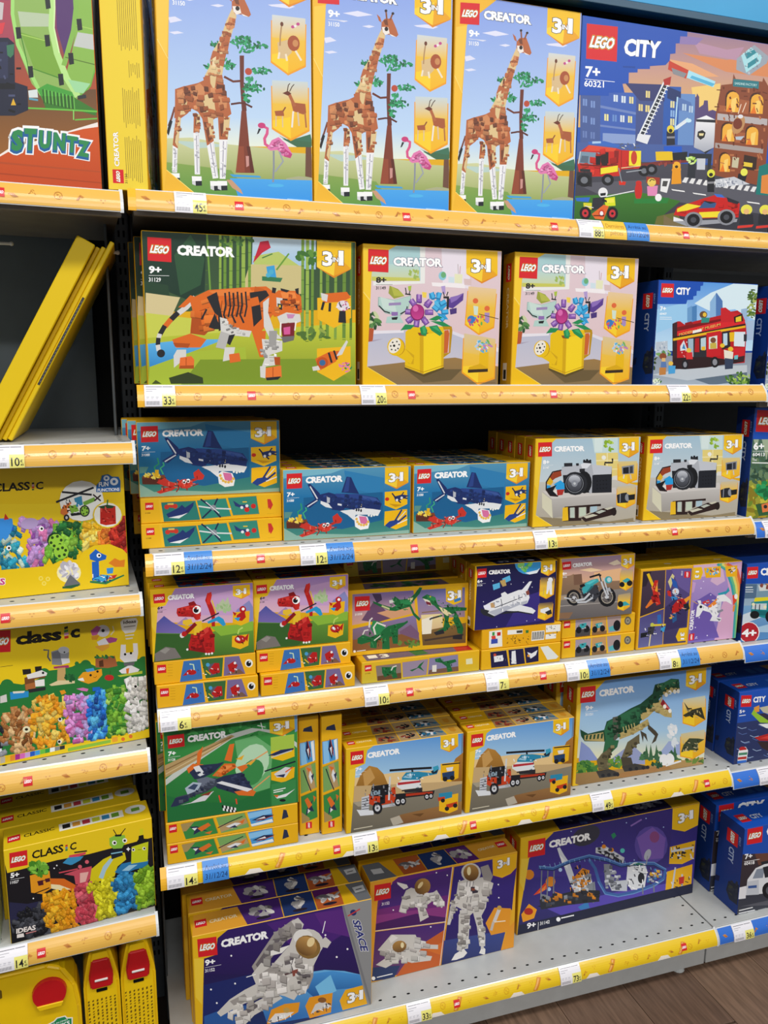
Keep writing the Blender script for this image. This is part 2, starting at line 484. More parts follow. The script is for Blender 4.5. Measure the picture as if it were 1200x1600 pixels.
# ---------------------------------------------------------------- floor, backs, uprights
fl = link('floor', box_mesh('floor', 6.4, 0.02, 5.2, node_mat('floor_joint_dark', '3a2f28', .7), None, 0.0), None, (-2.6, -4.4, -0.026))
tag(fl, kind='structure')
def plank_mat(name, c):
    m = node_mat(name, c, 0.42, 0, 0.4, 0.28, 9, 0.15, (14, 1.0, 1))
    return m
_pm = [plank_mat('brown_oak_laminate_%s' % s, c) for s, c in (('a', '6d5647'), ('b', '755d4c'), ('c', '654f41'))]
_pl = [box_mesh('plank' + str(i), 0.1885, 0.006, 1.195, _pm[i], None, 0.0006) for i in range(3)]
rnd = random.Random(4)
for i in range(13):
    for j in range(3):
        o = link('plank', _pl[(i * 2 + j * j) % 3], fl, (2.6 + 0.15 + i * 0.19, 4.4 - 2.32 + j * 1.2 - (i % 3) * 0.31 + 0.4, 0.02))

tag(slab('wall_back', -1.35, 3.0, 0.46, 0.5, 0, 2.75, M_BLACK), kind='structure')
# perforated-look back panels of each bay (dark steel sheets standing just ahead of the wall)
for nm, x0, x1, z0, z1, lft in (('a', -1.2, -0.045, 1.36, 2.4, True), ('b', -1.2, -0.045, 0.1, 1.355, True)):
    o = slab('trim_1' if nm == 'a' else 'trim_2', x0, x1, 0.395, 0.405, z0, z1, M_PANEL); tag(o, kind='structure'); left_place(o)
def upright(x, y, label, left=False):
    root = tag(link('gondola_upright', None, None, (x, y, 0)), label, 'upright', 'shelving uprights')
    link('post', box_mesh('post', 0.03, 2.6, 0.06, M_DARK, None, 0.002), root)
    vs, fs = [], []
    for k in range(96):
        z = 0.12 + k * 0.025
        for xx in (0.008, 0.018):
            b = len(vs); vs += [(xx, -0.0004, z), (xx + 0.004, -0.0004, z), (xx + 0.004, -0.0004, z + 0.013), (xx, -0.0004, z + 0.013)]; fs.append((b, b + 1, b + 2, b + 3))
        b = len(vs); vs += [(-0.0004, 0.02, z), (-0.0004, 0.02, z + 0.013), (-0.0004, 0.03, z + 0.013), (-0.0004, 0.03, z)]; fs.append((b, b + 1, b + 2, b + 3))
    me = bpy.data.meshes.new('slots'); me.from_pydata(vs, [], fs); me.materials.append(M_HOLE)
    tag(link('slots', me, root), kind='stuff')
    return root
upright(-0.036, 0.34, 'dark slotted steel upright between the yellow classic bay and the creature boxes')
upright(1.332, 0.38, 'dark slotted steel upright between the yellow run and the blue run')
# thin divider sheet closing the narrow gap between the two runs
tag(slab('trim_3', -0.052, -0.047, 0.16, 0.40, 0.02, 2.6, M_DARK), kind='structure')
tag(slab('trim_4', -0.004, 0.0005, 0.24, 0.40, 0.02, 2.6, M_DARK), kind='structure')

# ---------------------------------------------------------------- shelves
YUP = 'e6b450'; YLM = 'ecc61c'
Z = {1: 1.8223, 2: 1.4986, 3: 1.1970, 4: 0.8966, 5: 0.5720, 6: 0.1363}
for k, lab, ph in ((1, 'top shelf carrying the giraffe boxes, orange-yellow printed rail', .172), (2, 'second shelf carrying the tiger and watering can boxes, orange-yellow rail', .186),
               (3, 'third shelf carrying shark and retro camera boxes, orange-yellow rail', .196), (4, 'fourth shelf carrying dragon, shuttle and motorcycle boxes', .19),
               (5, 'fifth shelf carrying jet, truck and green dinosaur boxes, lemon rail', .34)):
    shelf('shelf', lab, 0.0, 1.33 if k > 1 else 1.9, Z[k], 0.40, YUP if k < 5 else YLM, k >= 5, ph, k, skip=((0, .13), (.37, .435), (.935, 1.0)) if k == 5 else ((.76, .825),) if k == 3 else ((1.09, 1.21),) if k == 4 else ((1.07, 1.13),) if k == 2 else ((.83, 1.0),), tape='f0b52c' if k != 4 else None)
rt = shelf('base_shelf', 'lowest pale steel base shelf carrying the space boxes', -0.002, 1.33, Z[6], 0.44, YLM, True, 0.619, 9, under=False, skip=((.5, .56), (.88, .94)))
for x0, x1, par in ((0.0, 1.332, rt),):
    link('kick_panel', box_mesh('kick_panel', x1 - x0, 0.115, 0.012, M_METAL, None, 0.001), par, (x0, 0.022, -0.1195))
    for fx in (1.27, 0.06):
        bm = bmesh.new(); bmesh.ops.create_cone(bm, cap_ends=True, segments=16, radius1=0.017, radius2=0.01, depth=0.016)
        me = bpy.data.meshes.new('levelling_foot'); bm.to_mesh(me); bm.free(); me.materials.append(M_METAL)
        link('levelling_foot', me, par, (fx, 0.045, -0.1283))
# blue run on the right
BLU = '2f6fd0'
for z, lab, hl in ((1.488, 'blue-run shelf beside the second shelf', 1), (1.187, 'blue-railed shelf carrying the forest rescue box', 1), (0.886, 'blue-railed shelf carrying the off-road truck box', 1),
               (0.562, 'blue-railed shelf carrying the rescue boat boxes', 1), (0.1363, 'blue-railed base shelf carrying the police truck boxes', 0)):
    r = shelf('shelf' if hl else 'base_shelf', lab, 1.334, 2.05, z, 0.40, BLU, False, .16, 3, under=bool(hl), logos=not hl)
    if not hl: link('kick_panel', box_mesh('kick_panel', 0.706, 0.115, 0.012, M_METAL, None, 0.001), r, (0.001, 0.022, -0.1195))
# left run
for z, lab, ph, hl in ((1.8178, 'left-run top shelf under the stunt set box', .1, True), (1.40, 'left-run shelf with the leaning thin yellow boxes', .99, True), (1.125, 'left-run shelf under the helicopter brick box', .975, True),
                   (0.8211, 'left-run shelf under the animal brick box', .99, True), (0.4765, 'left-run shelf under the black neon brick box', .99, True), (0.13, 'left-run base shelf under the yellow carry cases', .2, False)):
    shelf('shelf', lab, -1.2, 0.0, z, 0.39, YUP, False, ph, int(z * 10), left=True)
# header over the top shelf
hd = tag(slab('header_sign', 0.2, 2.4, -0.004, 0.018, 2.231, 2.7, node_mat('blue_header_vinyl', '2f9bd0', 0.4, 0, .4, .04, 6)), 'bright blue header fascia above the top shelf', 'sign')
link('lower_edge', box_mesh('lower_edge', 2.2, 0.014, 0.029, node_mat('teal_header_edge', '0e4763', .4), None, 0.001), hd, (0, -0.002, -0.014))
tag(slab('trim_5', 0.2, 2.4, 0.019, 0.46, 2.33, 2.35, M_BLACK), kind='structure')
# white display pegs in the left run
for (x, y, z, ln, lab) in ((-0.30, 0.2, 1.753, 0.085, 'white plastic display peg at the left frame edge'), (-0.0755, 0.15, 1.7395, 0.046, 'white plastic display peg lying behind the leaning yellow boxes')):
    bm = bmesh.new(); bmesh.ops.create_cone(bm, cap_ends=True, segments=10, radius1=0.0028, radius2=0.0028, depth=ln, matrix=Matrix.Translation((ln / 2, 0, 0)) @ Matrix.Rotation(math.pi / 2, 4, 'Y'))
    bmesh.ops.create_uvsphere(bm, u_segments=10, v_segments=6, radius=0.004, matrix=Matrix.Translation((ln, 0, 0)))
    me = bpy.data.meshes.new('display_peg'); bm.to_mesh(me); bm.free(); me.materials.append(M_WHITE)
    tag(link('display_peg', me, None, (x, y, z)), lab, 'peg', 'display pegs')
for (x, z, lab) in ((-0.057, 1.737, 'upper white peg pointing forward near the dark upright'), (-0.06, 1.716, 'lower white peg pointing forward near the dark upright')):
    bm = bmesh.new(); bmesh.ops.create_cone(bm, cap_ends=True, segments=10, radius1=0.003, radius2=0.003, depth=0.2, matrix=Matrix.Translation((0, 0.1, 0)) @ Matrix.Rotation(math.pi / 2, 4, 'X'))
    bmesh.ops.create_uvsphere(bm, u_segments=10, v_segments=6, radius=0.0045)
    me = bpy.data.meshes.new('display_peg'); bm.to_mesh(me); bm.free(); me.materials.append(M_WHITE)
    tag(link('display_peg', me, None, (x, 0.2, z)), lab, 'peg', 'display pegs')
# ================================================================= printed pictures (traced in rectified panel coordinates)
def creator_title(a, x0, y0, x1, y1, h, col='ffffff', out='3a3f46', up=None):
    k = a.cur; a.part('lettering'); a.t('CREATOR', col, x0, y0, x1, y1, h, .055, 0, [(out, .085)] if out else None, up); a.part(k)
def age(a, s, n, x0, y0, x1, y1, h, col='ffffff', d=None, up=None):
    """age mark with a rule and the set number below"""
    k = a.cur; a.part('lettering'); d = d or h * 1.15
    a.t(s, col, x0, y0, x1, y1, h, .04, 0, None, up); a.l(col, h * .05, [(x0, y0 + h * .3), (x0 + (x1 - x0) * 1.6, y0 + h * .3 + (y1 - y0) * 1.6)])
    a.t(n, col, x0, y0 + d, x0 + (x1 - x0) * .95, y0 + d + (y1 - y0) * .95, h * .55, .015, 0, None, up); a.part(k)

# ---- giraffe
a = art('giraffe', (49, -53), (925, 105), (870, 1525), (20, 1480))
a.g('7f98e2', 'bcd6f2', '0 -80 960 -80 960 1000 0 1000'); a.g('bcd6f2', 'e6eddc', '0 1000 960 1000 960 1180 0 1180')
a.g('cfd2a0', '93a458', '0 1140 200 1130 420 1170 640 1190 760 1215 960 1225 960 1400 0 1400'); a.g('86a552', '3e8a35', '0 1280 420 1330 520 1480 960 1500 960 1600 0 1600')
a.p('b9d0c8', '100 1150 300 1160 420 1180 200 1200'); a.p('a9ac88', '730 1375 800 1360 900 1370 900 1410 730 1400')
a.g('4aa6ea', '1f86de', '410 1380 960 1385 960 1600 480 1600 440 1450'); a.p('c79a7a', '390 1390 420 1390 470 1450 480 1480 420 1440')
for s in ('235 225 330 212 425 240 330 250', '355 312 400 305 435 315 400 324', '680 310 760 305 832 322 800 334 700 320', '110 385 150 380 190 405 120 420', '110 476 160 470 195 482 140 490', '200 275 270 278 240 284'): a.p('dfe0f4', s)
a.p('3f7258', '700 1110 760 1140 880 1100 890 1170 780 1165'); a.p('6d4a3a', '850 1170 880 1170 880 1370 838 1360'); a.p('3f6a4c', '720 1130 890 1150 880 1180 800 1180')
a.part('pictured_model')
a.p('6b3328', '505 620 530 620 520 800 528 960 500 960 498 800'); a.p('7d3a28', '498 960 525 960 532 1180 552 1345 445 1345 470 1180'); a.p('93482f', '470 1180 500 1180 498 1340 445 1345'); a.p('5d2a20', '516 1180 535 1180 552 1340 530 1345'); a.p('c9928a', '508 1240 526 1240 524 1300 508 1310')
a.p('3fa0dc', '410 1355 580 1362 590 1374 430 1372'); a.l('6b3328', 14, '410 750 460 780 520 775'); a.l('5a2a22', 12, '440 920 490 912 520 915 560 938')
for cx, cy, rx, ry, n, s in ((530, 525, 45, 22, 22, 3), (600, 560, 60, 22, 20, 5), (500, 535, 45, 18, 14, 9), (370, 555, 32, 14, 10, 4), (545, 580, 55, 22, 14, 6), (440, 670, 40, 38, 22, 7), (320, 690, 20, 14, 8, 8), (620, 715, 52, 22, 22, 11), (555, 790, 36, 40, 20, 12), (575, 820, 62, 20, 26, 13), (530, 880, 18, 36, 14, 14)):
    a.leaves(['1f7a4c', '2c9460', '17603c', '3aa870'], cx, cy, rx, ry, n, 15, s)
a.e('b84a34', 550, 718, 20, 22)
br, lt, dk, cr = 'b5653c', 'cf8a5a', '74402a', 'dcc08c'
a.l('7a4030', 12, '118 940 95 1010 75 1060'); a.p('22242a', '85 1020 100 1030 72 1120 62 1100')
a.p(br, '125 830 165 815 260 790 300 770 300 745 330 720 400 740 412 850 430 900 440 980 415 1000 360 1000 330 1020 270 1010 250 970 215 950 190 980 150 1010 110 1010 120 920')
a.p(lt, '135 835 180 825 210 850 200 900 140 910'); a.p(dk, '180 850 215 850 212 895 178 890'); a.p(cr, '160 915 192 905 175 985 145 990'); a.p(cr, '262 880 310 860 325 900 320 990 290 1000 262 930'); a.p(lt, '222 820 270 790 300 830 290 870 230 900'); a.p(cr, '318 880 345 885 350 960 322 1000'); a.p(dk, '365 790 412 800 412 855 375 860'); a.p(lt, '372 870 420 885 415 945 370 940')
a.p(cr, '330 720 372 720 350 840 325 780'); a.p(br, '290 755 330 745 330 830 300 820'); a.p(br, '365 755 402 760 405 800 370 800')
a.p(cr, '478 330 500 380 470 480 420 640 400 740 300 745 330 690 350 600 400 520 440 410'); a.p(lt, '460 385 495 395 485 450 450 470 445 430'); a.p(br, '430 480 462 488 440 590 400 600 405 530'); a.p(br, '355 590 395 600 380 680 340 680 335 650'); a.p(dk, '385 545 398 545 388 605 378 600'); a.p(br, '392 612 430 608 410 690 385 680'); a.p('e8d2a8', '350 640 372 625 362 700 345 690')
a.p(br, '478 290 500 265 545 265 570 330 582 370 570 384 530 370 490 365 476 330'); a.p('ece4dc', '480 318 520 320 528 360 500 372 484 350'); a.e('2a2020', 508, 332, 12, 14); a.p('f2ece6', '525 362 572 386 540 378'); a.p(br, '450 235 470 255 480 290 462 278'); a.l('8a5030', 10, '508 212 512 270'); a.l('8a5030', 10, '550 232 532 275'); a.es('2e201c', '508 214 551 232', 9); a.p(dk, '490 275 515 270 520 310 500 305')
a.facets('140 840 290 780 400 760 425 900 400 980 290 990 220 930 150 990', [br, br, lt, dk], 46, 40, 3); a.facets('345 640 420 640 395 740 320 740', [cr, lt], 12, 26, 4); a.facets('440 420 485 400 420 620 370 620', [br, br, lt], 16, 30, 5)
for leg in (((120, 1000), (150, 1010), (120, 1200), (108, 1350), (80, 1350), (92, 1180)), ((225, 980), (262, 990), (250, 1100), (240, 1360), (210, 1360), (216, 1100)), ((270, 1000), (335, 1010), (330, 1150), (345, 1380), (312, 1385), (290, 1180)), ((362, 1000), (432, 1000), (410, 1140), (385, 1385), (352, 1385), (362, 1140))):
    (x0, y0), (x1, y1), (x2, y2), (x3, y3), (x4, y4), (x5, y5) = leg
    a.p('eeeef0', [(x5, y5), (x2, y2), (x3, y3), (x4, y4)]); a.p(br, [(x0, y0), (x1, y1), (x2, y2), (x5, y5)]); a.p(dk, [(x0 + 8, y0 + 30), (x1 - 8, y1 + 30), (x2 - 4, y2 - 20), (x5 + 10, y5 - 20)]); a.p(cr, [((x0 + x1) / 2, y0), (x1, y1), (x2, y2 - 10), ((x2 + x5) / 2, y2 - 40)]); a.l('a9a6b4', 6, [((x2 + x5) / 2, y2 + 10), ((x3 + x4) / 2, y3 - 10)]); a.l('c8c6d0', 3, [(x2 - 5, y2 + 10), (x3 - 4, y3 - 10)])
    a.facets([(x0, y0), (x1, y1), (x2, y2), (x5, y5)], [br, dk, br, lt], 8, 24, x0); a.facets([(x5 + 4, y5), (x2 - 4, y2), (x3 - 4, y3), (x4 + 4, y4)], ['e4e4e8', 'c0c0ca', 'f6f6f8'], 10, 15, x1)
for x, y, w in ((62, 1355, 60), (192, 1372, 56), (296, 1400, 58), (338, 1398, 55)): a.p('f4f4f4', [(x, y), (x + w, y), (x + w, y + 38), (x, y + 34)]); a.p('20242c', [(x + w * .35, y + 30), (x + w, y + 28), (x + w, y + 58), (x + w * .35, y + 60)]); a.p('d4d4d8', [(x, y + 30), (x + w * .35, y + 30), (x + w * .35, y + 58), (x, y + 50)])
a.l('d8568a', 17, '607 1050 640 1068 636 1100 620 1130 622 1165 650 1185'); a.e('c93f7a', 608, 1050, 22, 18); a.p('2a2a30', '590 1068 604 1070 588 1100 578 1105'); a.p('e07ab0', '632 1190 660 1140 700 1120 740 1160 772 1225 760 1250 715 1235 690 1200 650 1205'); a.p('f0a0cc', '690 1150 720 1160 725 1210 700 1200'); a.p('c0407e', '730 1190 772 1225 760 1250 725 1240'); a.facets('650 1180 700 1130 760 1220 720 1230 690 1195', ['e07ab0', 'c8508c', 'f0a0cc'], 22, 20, 4); a.l('8a8f9c', 10, '668 1205 664 1300 655 1400'); a.l('9aa0aa', 9, '700 1210 718 1270 670 1335'); a.e('4fb4ea', 670, 1420, 46, 11)
a.part('inset_picture')
a.inset((700, 370), (885, 395), (680, 715), 'cfd6d8', 'f2b71c'); a.p('d6b98a', '722 540 790 520 800 600 760 640 725 635'); a.e('a8522f', 812, 545, 34, 48); a.e('c98a55', 822, 545, 16, 22); a.l('b08a60', 8, '735 560 740 500 752 425'); a.e('6a3a28', 752, 428, 9, 14); a.l('ece0c8', 11, '730 600 722 640'); a.l('ece0c8', 11, '765 610 770 652'); a.l('ece0c8', 11, '820 590 850 650'); a.es('c04a8a', '812 445 842 428', 10); a.es('f0e0e8', '826 440', 8)
a.inset((680, 770), (880, 780), (668, 1125), 'c5d4da', 'f2b71c'); a.p('a85a34', '780 905 860 915 862 970 845 980 790 960'); a.l('b0643c', 18, '770 850 785 890 800 930'); a.p('6a3424', '735 850 765 835 785 852 765 865'); a.l('4a3428', 5, '762 840 770 800 780 790'); a.l('4a3428', 5, '775 840 790 810 803 795'); a.l('ece4d8', 10, '790 960 778 1060'); a.l('d8c0a0', 9, '815 965 818 1050'); a.l('b06a40', 9, '855 970 858 1060'); a.p('a85a34', '685 960 735 955 738 990 690 990'); a.l('8a4a30', 8, '733 960 748 935'); a.l('d8c0a0', 6, '692 990 688 1055'); a.l('d8c0a0', 6, '728 990 726 1060')
a.part('border_print')
a.p('efb62e', '0 -100 420 -100 330 5 215 90 128 170 92 700 48 1335 210 1485 0 1485'); a.p('f6c848', '52 180 128 170 92 620 40 520'); a.p('f3bd35', '40 520 92 620 48 1335 22 1480'); a.l('fadb80', 4, '40 520 95 640'); a.l('ffe27a', 4, '48 1335 210 1485')
a.badge((692, 55), (918, 92), (684, 300)); a.logo((80, 10), (218, 22), (76, 158)); creator_title(a, 246, 130, 580, 178, 62); age(a, '9+', '31150', 140, 250, 215, 258, 50)
a.p('a8d4f2', '730 1500 850 1507 850 1511 730 1504')

# ---- plain yellow end of the giraffe box, lettering runs upwards
a = art('giraffe_end', (0, 0), (64, 0), (64, 382), (0, 382)); a.bg('efd23a')
a.part('small_print')
rnd = random.Random(2)
for x0, x1, y0, y1 in ((28, 60, 10, 165), (42, 60, 178, 205), (30, 58, 215, 285), (30, 58, 292, 372)):
    x = x0
    while x < x1:
        L0 = y0 + rnd.uniform(0, 12); a.l('8f7a2a', .9, [(x, L0), (x, y1 - rnd.uniform(0, 10))]); x += 3.2
a.logo((7, 372), (7, 350), (25, 372)); a.part('lettering'); a.t('CREATOR', 'ffffff', 19, 345, 19, 290, 8, .03, 0, [('a88a20', .06)], (-1, 0)); a.t('31150', '3a3010', 31, 372, 31, 356, 4, .01, 0, None, (-1, 0))

# ---- yellow ends and city ends of the ordinary boxes
a = art('creator_end', (0, 0), (50, 0), (50, 190), (0, 190)); a.bg('c08f0c')
a.logo((38, 14), (38, 40), (14, 14)); a.part('lettering'); a.t('CREATOR', 'e0d3a0', 20, 48, 20, 108, 10, .03, 0, None, (1, 0)); a.part('small_print'); a.p('e8e4d8', '12 158 30 158 30 184 12 184'); a.p('2a2a24', '15 168 27 168 27 182 15 182')
a = art('city_end', (0, 0), (60, 0), (60, 200), (0, 200)); a.bg('103684')
a.logo((48, 22), (48, 52), (20, 22)); a.part('lettering'); a.t('CITY', 'a8bce0', 28, 60, 28, 96, 13, .03, 0, None, (1, 0)); a.t('60417', '8aa4d8', 50, 24, 50, 44, 5, .01, 0, None, (1, 0))
a.part('stud_pattern'); a.p('1c2438', '34 140 60 130 60 178 40 180 30 165'); a.p('16204a', '0 150 12 146 10 160 0 164'); a.leaves(['1a2440', '2a3040', '3a4038'], 50, 150, 12, 22, 14, 6, 2)
a = art('city_top', (0, 0), (260, 0), (260, 70), (0, 70)); a.bg('1a55c0'); a.logo((14, 22), (42, 22), (14, 50)); a.part('lettering'); a.t('CITY', 'e8eef8', 50, 44, 84, 44, 14, .03); a.part('artwork')
a.p('3e7ad8', '120 20 140 20 140 50 120 50'); a.p('3e7ad8', '150 20 170 20 170 50 150 50'); a.p('c9a070', '180 10 255 10 255 60 190 60'); a.p('4a3a30', '200 20 245 22 240 50 205 48')
a = art('plain_top', (0, 0), (140, 0), (140, 45), (0, 45)); a.bg('e0b414'); a.l('b88d10', 1.5, '0 22 140 22'); a.p('e8dcc0', '86 8 104 12 100 18 84 14')

# ---- tiger
a = art('tiger', (110, 57), (1150, 130), (1155, 830), (145, 825))
a.g('2e4a34', '3f5a38', '0 0 1200 0 1200 460 0 460'); a.p('1f3a2c', '100 0 430 0 420 360 330 400 100 300'); a.p('2f5538', '270 180 350 80 420 200 400 330 300 380'); a.p('27442f', '100 300 240 330 250 400 120 420')
a.g('c9d6d8', '9fc4e8', '655 60 960 80 960 260 650 240'); a.p('b9c86a', '660 190 780 170 880 240 660 240'); a.p('cdbf86', '640 230 890 240 890 380 600 360')
a.p('d6c694', '130 365 300 390 260 480 360 500 200 560 130 470'); a.p('c9cf52', '130 465 400 500 560 560 560 640 140 600'); a.g('c4cc3c', '6f8a24', '140 590 1200 520 1200 860 140 860'); a.g('5fb4e8', '2e86c8', '140 620 330 600 520 600 360 660 150 740'); a.p('a8bc38', '150 735 360 660 620 640 640 860 140 860'); a.p('7d9628', '400 700 1000 700 1160 830 300 830')
a.p('33401f', '245 790 340 762 412 790 415 820 255 820'); a.p('44521f', '160 820 180 800 210 820')
for x, w, c in ((425, 9, '6f9a3c'), (490, 12, '8fae48'), (512, 14, '6d9438'), (540, 16, '87aa42'), (575, 14, '6f963a'), (600, 18, '96b44e'), (632, 14, '7aa040'), (890, 14, '7da044'), (912, 16, '98b650'), (938, 13, '6d923a'), (980, 12, '88a848'), (1010, 15, '6c9038'), (1050, 13, '7fa044'), (1090, 16, '6a8c38'), (1125, 12, '587a30')):
    b = 360 if x < 700 else 600
    a.p(c, [(x, 60), (x + w, 60), (x + w + (18 if x < 460 else 0), b), (x + (18 if x < 460 else 0), b)]); 
    for y in range(100, b, 70): a.l('4f7228', 3, [(x, y + x % 37), (x + w, y + x % 37)])
a.leaves(['5f9038', '3f7030', '84b04a'], 930, 200, 60, 20, 14, 22, 3); a.leaves(['5f8038', '4f7030', '94a84a'], 940, 580, 90, 25, 20, 20, 4); a.leaves(['3f6a34', '5f8a3a'], 570, 110, 80, 40, 12, 18, 5)
a.part('pictured_model')
O, D, Wt, K = 'dd6a20', 'b04e18', 'd8d6d2', '26262a'
a.l('3aa0d8', 40, '740 240 750 300'); a.p('357a50', '700 290 800 300 790 320 700 312'); a.p('c0203a', '690 120 730 115 742 150 700 175 655 225'); a.l('4a8040', 6, '750 180 700 200'); a.l('6a9a3a', 8, '770 260 830 180'); a.es('4fb0d0', '745 270 730 285', 12)
a.l(Wt, 26, '375 390 330 440 290 470'); a.l(K, 26, '290 465 250 505'); a.l(O, 26, '255 498 225 535'); a.l(K, 24, '225 530 200 575'); a.l(Wt, 22, '200 570 192 600'); a.l(K, 22, '193 590 190 630'); a.l(Wt, 22, '190 625 195 655'); a.e(K, 206, 668, 20); a.p(O, '290 440 350 380 380 390 320 440')
a.p(O, '345 400 440 355 600 345 720 340 760 370 760 470 700 560 640 560 520 540 420 560 350 560 360 450'); a.p('e88038', '440 360 640 345 660 380 480 385'); a.p(D, '360 470 440 440 460 540 420 580 350 570')
a.facets('355 450 440 370 600 350 740 350 740 480 640 545 420 550', [O, O, 'e87c30'], 34, 50, 3)
a.p(K, '430 390 480 365 490 560 520 545 510 500 470 470'); 
for x in (520, 560, 600): a.l(K, 9, [(x, 370), (x + 4, 430), (x - 6, 480), (x + 12, 520)]); a.l(K, 8, [(x + 20, 365), (x + 26, 440), (x + 16, 490)])
a.p(K, '640 370 720 360 735 385 690 420 700 500 660 540 650 450'); a.p(O, '640 400 680 390 690 430 650 440'); a.l(K, 9, '405 500 430 450'); a.p(K, '440 540 470 470 500 550 470 550'); a.p(Wt, '495 490 530 500 540 545 650 560 640 590 540 580 500 560')
a.p(O, '260 600 350 570 430 600 400 640 280 640'); a.p(D, '265 615 350 620 340 642 275 635'); a.p(Wt, '285 650 330 650 330 690 270 740 268 680'); a.p('e87030', '300 690 355 682 370 700 368 742 295 745'); a.p(D, '300 730 368 728 368 745 295 745'); a.l(D, 4, '330 690 330 740')
a.p('b9b7b4', '500 560 545 575 520 650 475 640'); a.p(K, '540 580 570 575 545 630 530 620'); a.p(Wt, '520 640 570 640 560 700 510 710'); a.p('e06a28', '540 675 590 668 598 710 545 718')
a.p(O, '650 560 720 560 715 640 710 690 690 690'); a.p(Wt, '700 600 800 610 800 660 710 690'); a.p(Wt, '720 680 780 690 770 730 700 740'); a.p('e87830', '715 745 795 732 798 790 720 800'); a.p(Wt, '692 735 720 735 718 795 694 790'); a.l(D, 4, '755 740 755 796'); a.p(D, '760 690 790 690 790 730 765 730'); a.p(K, '720 792 795 786 780 802 725 806')
a.p(O, '740 395 780 360 870 365 890 395 895 470 860 480 760 490 740 460'); a.p('f08a40', '790 370 860 372 868 400 800 400'); a.p(K, '750 345 770 350 765 375 748 372'); a.p(K, '860 355 878 350 878 385 865 375'); a.p(K, '790 350 835 362 820 372 792 362'); a.l(K, 8, '800 405 860 412'); a.l(K, 8, '805 430 862 436'); a.p(Wt, '770 395 800 400 800 450 772 440'); a.p('22201c', '776 425 800 430 798 458 778 452'); a.p('f0c030', '782 432 792 434 791 446 783 444'); a.p(K, '862 430 880 432 880 462 864 460')
a.p(Wt, '775 490 820 470 885 480 890 515 850 530 830 520 790 530'); a.p('c98ab8', '820 478 862 480 850 500 826 500'); a.p('7a1f2a', '790 525 860 520 858 590 800 590'); a.p('d85a9a', '805 545 838 540 838 578 808 580'); a.p('6f6c6c', '792 590 860 586 855 608 805 620'); a.l('f4f2ee', 7, '792 520 790 585'); a.l('f4f2ee', 6, '866 515 860 560'); a.p(Wt, '705 420 735 395 730 470 760 560 800 600 740 600 710 540'); a.p('a09e9c', '735 560 775 560 770 640 735 640')
a.facets('700 600 790 610 775 730 705 735', [Wt, 'b0aeac', 'f0eeea'], 18, 22, 4); a.facets('500 500 640 565 630 585 520 570', [Wt, '8a8886'], 14, 20, 5); a.facets('770 380 880 380 885 465 770 470', [O, 'f08a40', D], 16, 26, 6)
a.part('inset_picture')
for y, h in ((350, 200), (600, 210)): a.p('f0b818', [(968, y + 50), (1130, y + 40), (1132, y + h - 50), (1050, y + h), (970, y + h - 45)])
a.p(O, '990 380 1110 372 1130 400 1090 420 1000 425'); a.p(Wt, '985 375 1020 385 1015 420 990 410'); a.l(K, 12, '1000 420 990 460'); a.l(K, 12, '1030 425 1028 468'); a.e('e0d8e0', 1092, 440, 30, 26); a.p(K, '1075 465 1105 465 1108 525 1070 522'); a.leaves(['c05a8a', 'f0e8ec', '3a3a3a'], 1090, 440, 34, 24, 14, 9, 8)
a.p(O, '960 700 1030 665 1090 660 1060 715 980 760'); a.e('c0521c', 995, 720, 28); a.e('3a6a9a', 995, 720, 15); a.p(Wt, '945 740 975 735 985 755 950 760'); a.p(Wt, '1060 690 1110 610 1118 618 1090 680'); a.l(K, 10, '1025 670 1040 720'); a.l(K, 9, '1050 660 1065 705'); a.leaves(['3a8a4a', 'c04a8a', 'e080b0'], 1105, 745, 32, 26, 18, 9, 6)
a.badge((965, 120), (1130, 132), (965, 292)); a.logo((138, 88), (255, 98), (140, 205)); creator_title(a, 284, 180, 566, 195, 50, out=None); age(a, '9+', '31129', 145, 268, 208, 270, 36)

# ---- watering can
a = art('can', (130, 95), (1120, 150), (1095, 1112), (125, 1115))
a.g('e0ccd4', 'ddbfc0', '0 0 1200 0 1200 1200 0 1200'); a.p('a9cdd0', '370 90 545 100 540 360 180 360 180 200'); a.g('b9d6d2', 'cbd4a8', '190 240 530 240 530 345 190 345'); a.p('c8c85e', '190 330 535 340 535 362 190 360'); a.p('eaeae6', '536 100 575 100 572 380 200 395 200 365 540 362'); a.leaves(['b6c05a', '9fb85a'], 495, 310, 34, 26, 10, 16, 3); a.p('e9e0ea', '690 100 880 110 900 420 700 380')
a.p('f2ecee', '620 372 860 382 860 415 625 398'); a.e('8cc8d8', 698, 325, 28, 32); a.e('6cae78', 705, 318, 18, 22); a.p('cfe0e8', '740 330 782 335 782 376 742 372'); a.p('e6e6c0', '785 310 842 315 838 380 785 376'); a.l('b0a0a0', 4, '812 310 808 240'); a.l('c08080', 4, '822 310 826 255'); a.p('d9c0c0', '850 345 905 350 905 395 855 390')
a.g('b9bcd0', 'c9c4d0', '130 730 420 720 780 730 1120 850 1120 960 130 980'); a.p('e6e2ea', '200 722 420 716 420 735 200 745'); a.p('dfdbe6', '770 722 1110 850 1110 880 770 745'); a.g('9b7a48', '7d6a4c', '130 985 420 950 790 915 1150 990 1150 1150 130 1150'); a.p('6a5838', '430 1000 560 1050 700 1000 840 1000 760 1080 560 1100')
a.p('b5552c', '165 700 205 705 196 798 162 802'); a.leaves(['3c6a3a', '5a8a4a', '2a4a30', 'c8d0a0'], 195, 650, 45, 55, 26, 26, 5); a.p('a8a0b4', '190 790 270 780 200 800')
a.part('pictured_model')
Y1, Y2, Y3 = 'e8be08', 'f4d21e', 'b98c06'
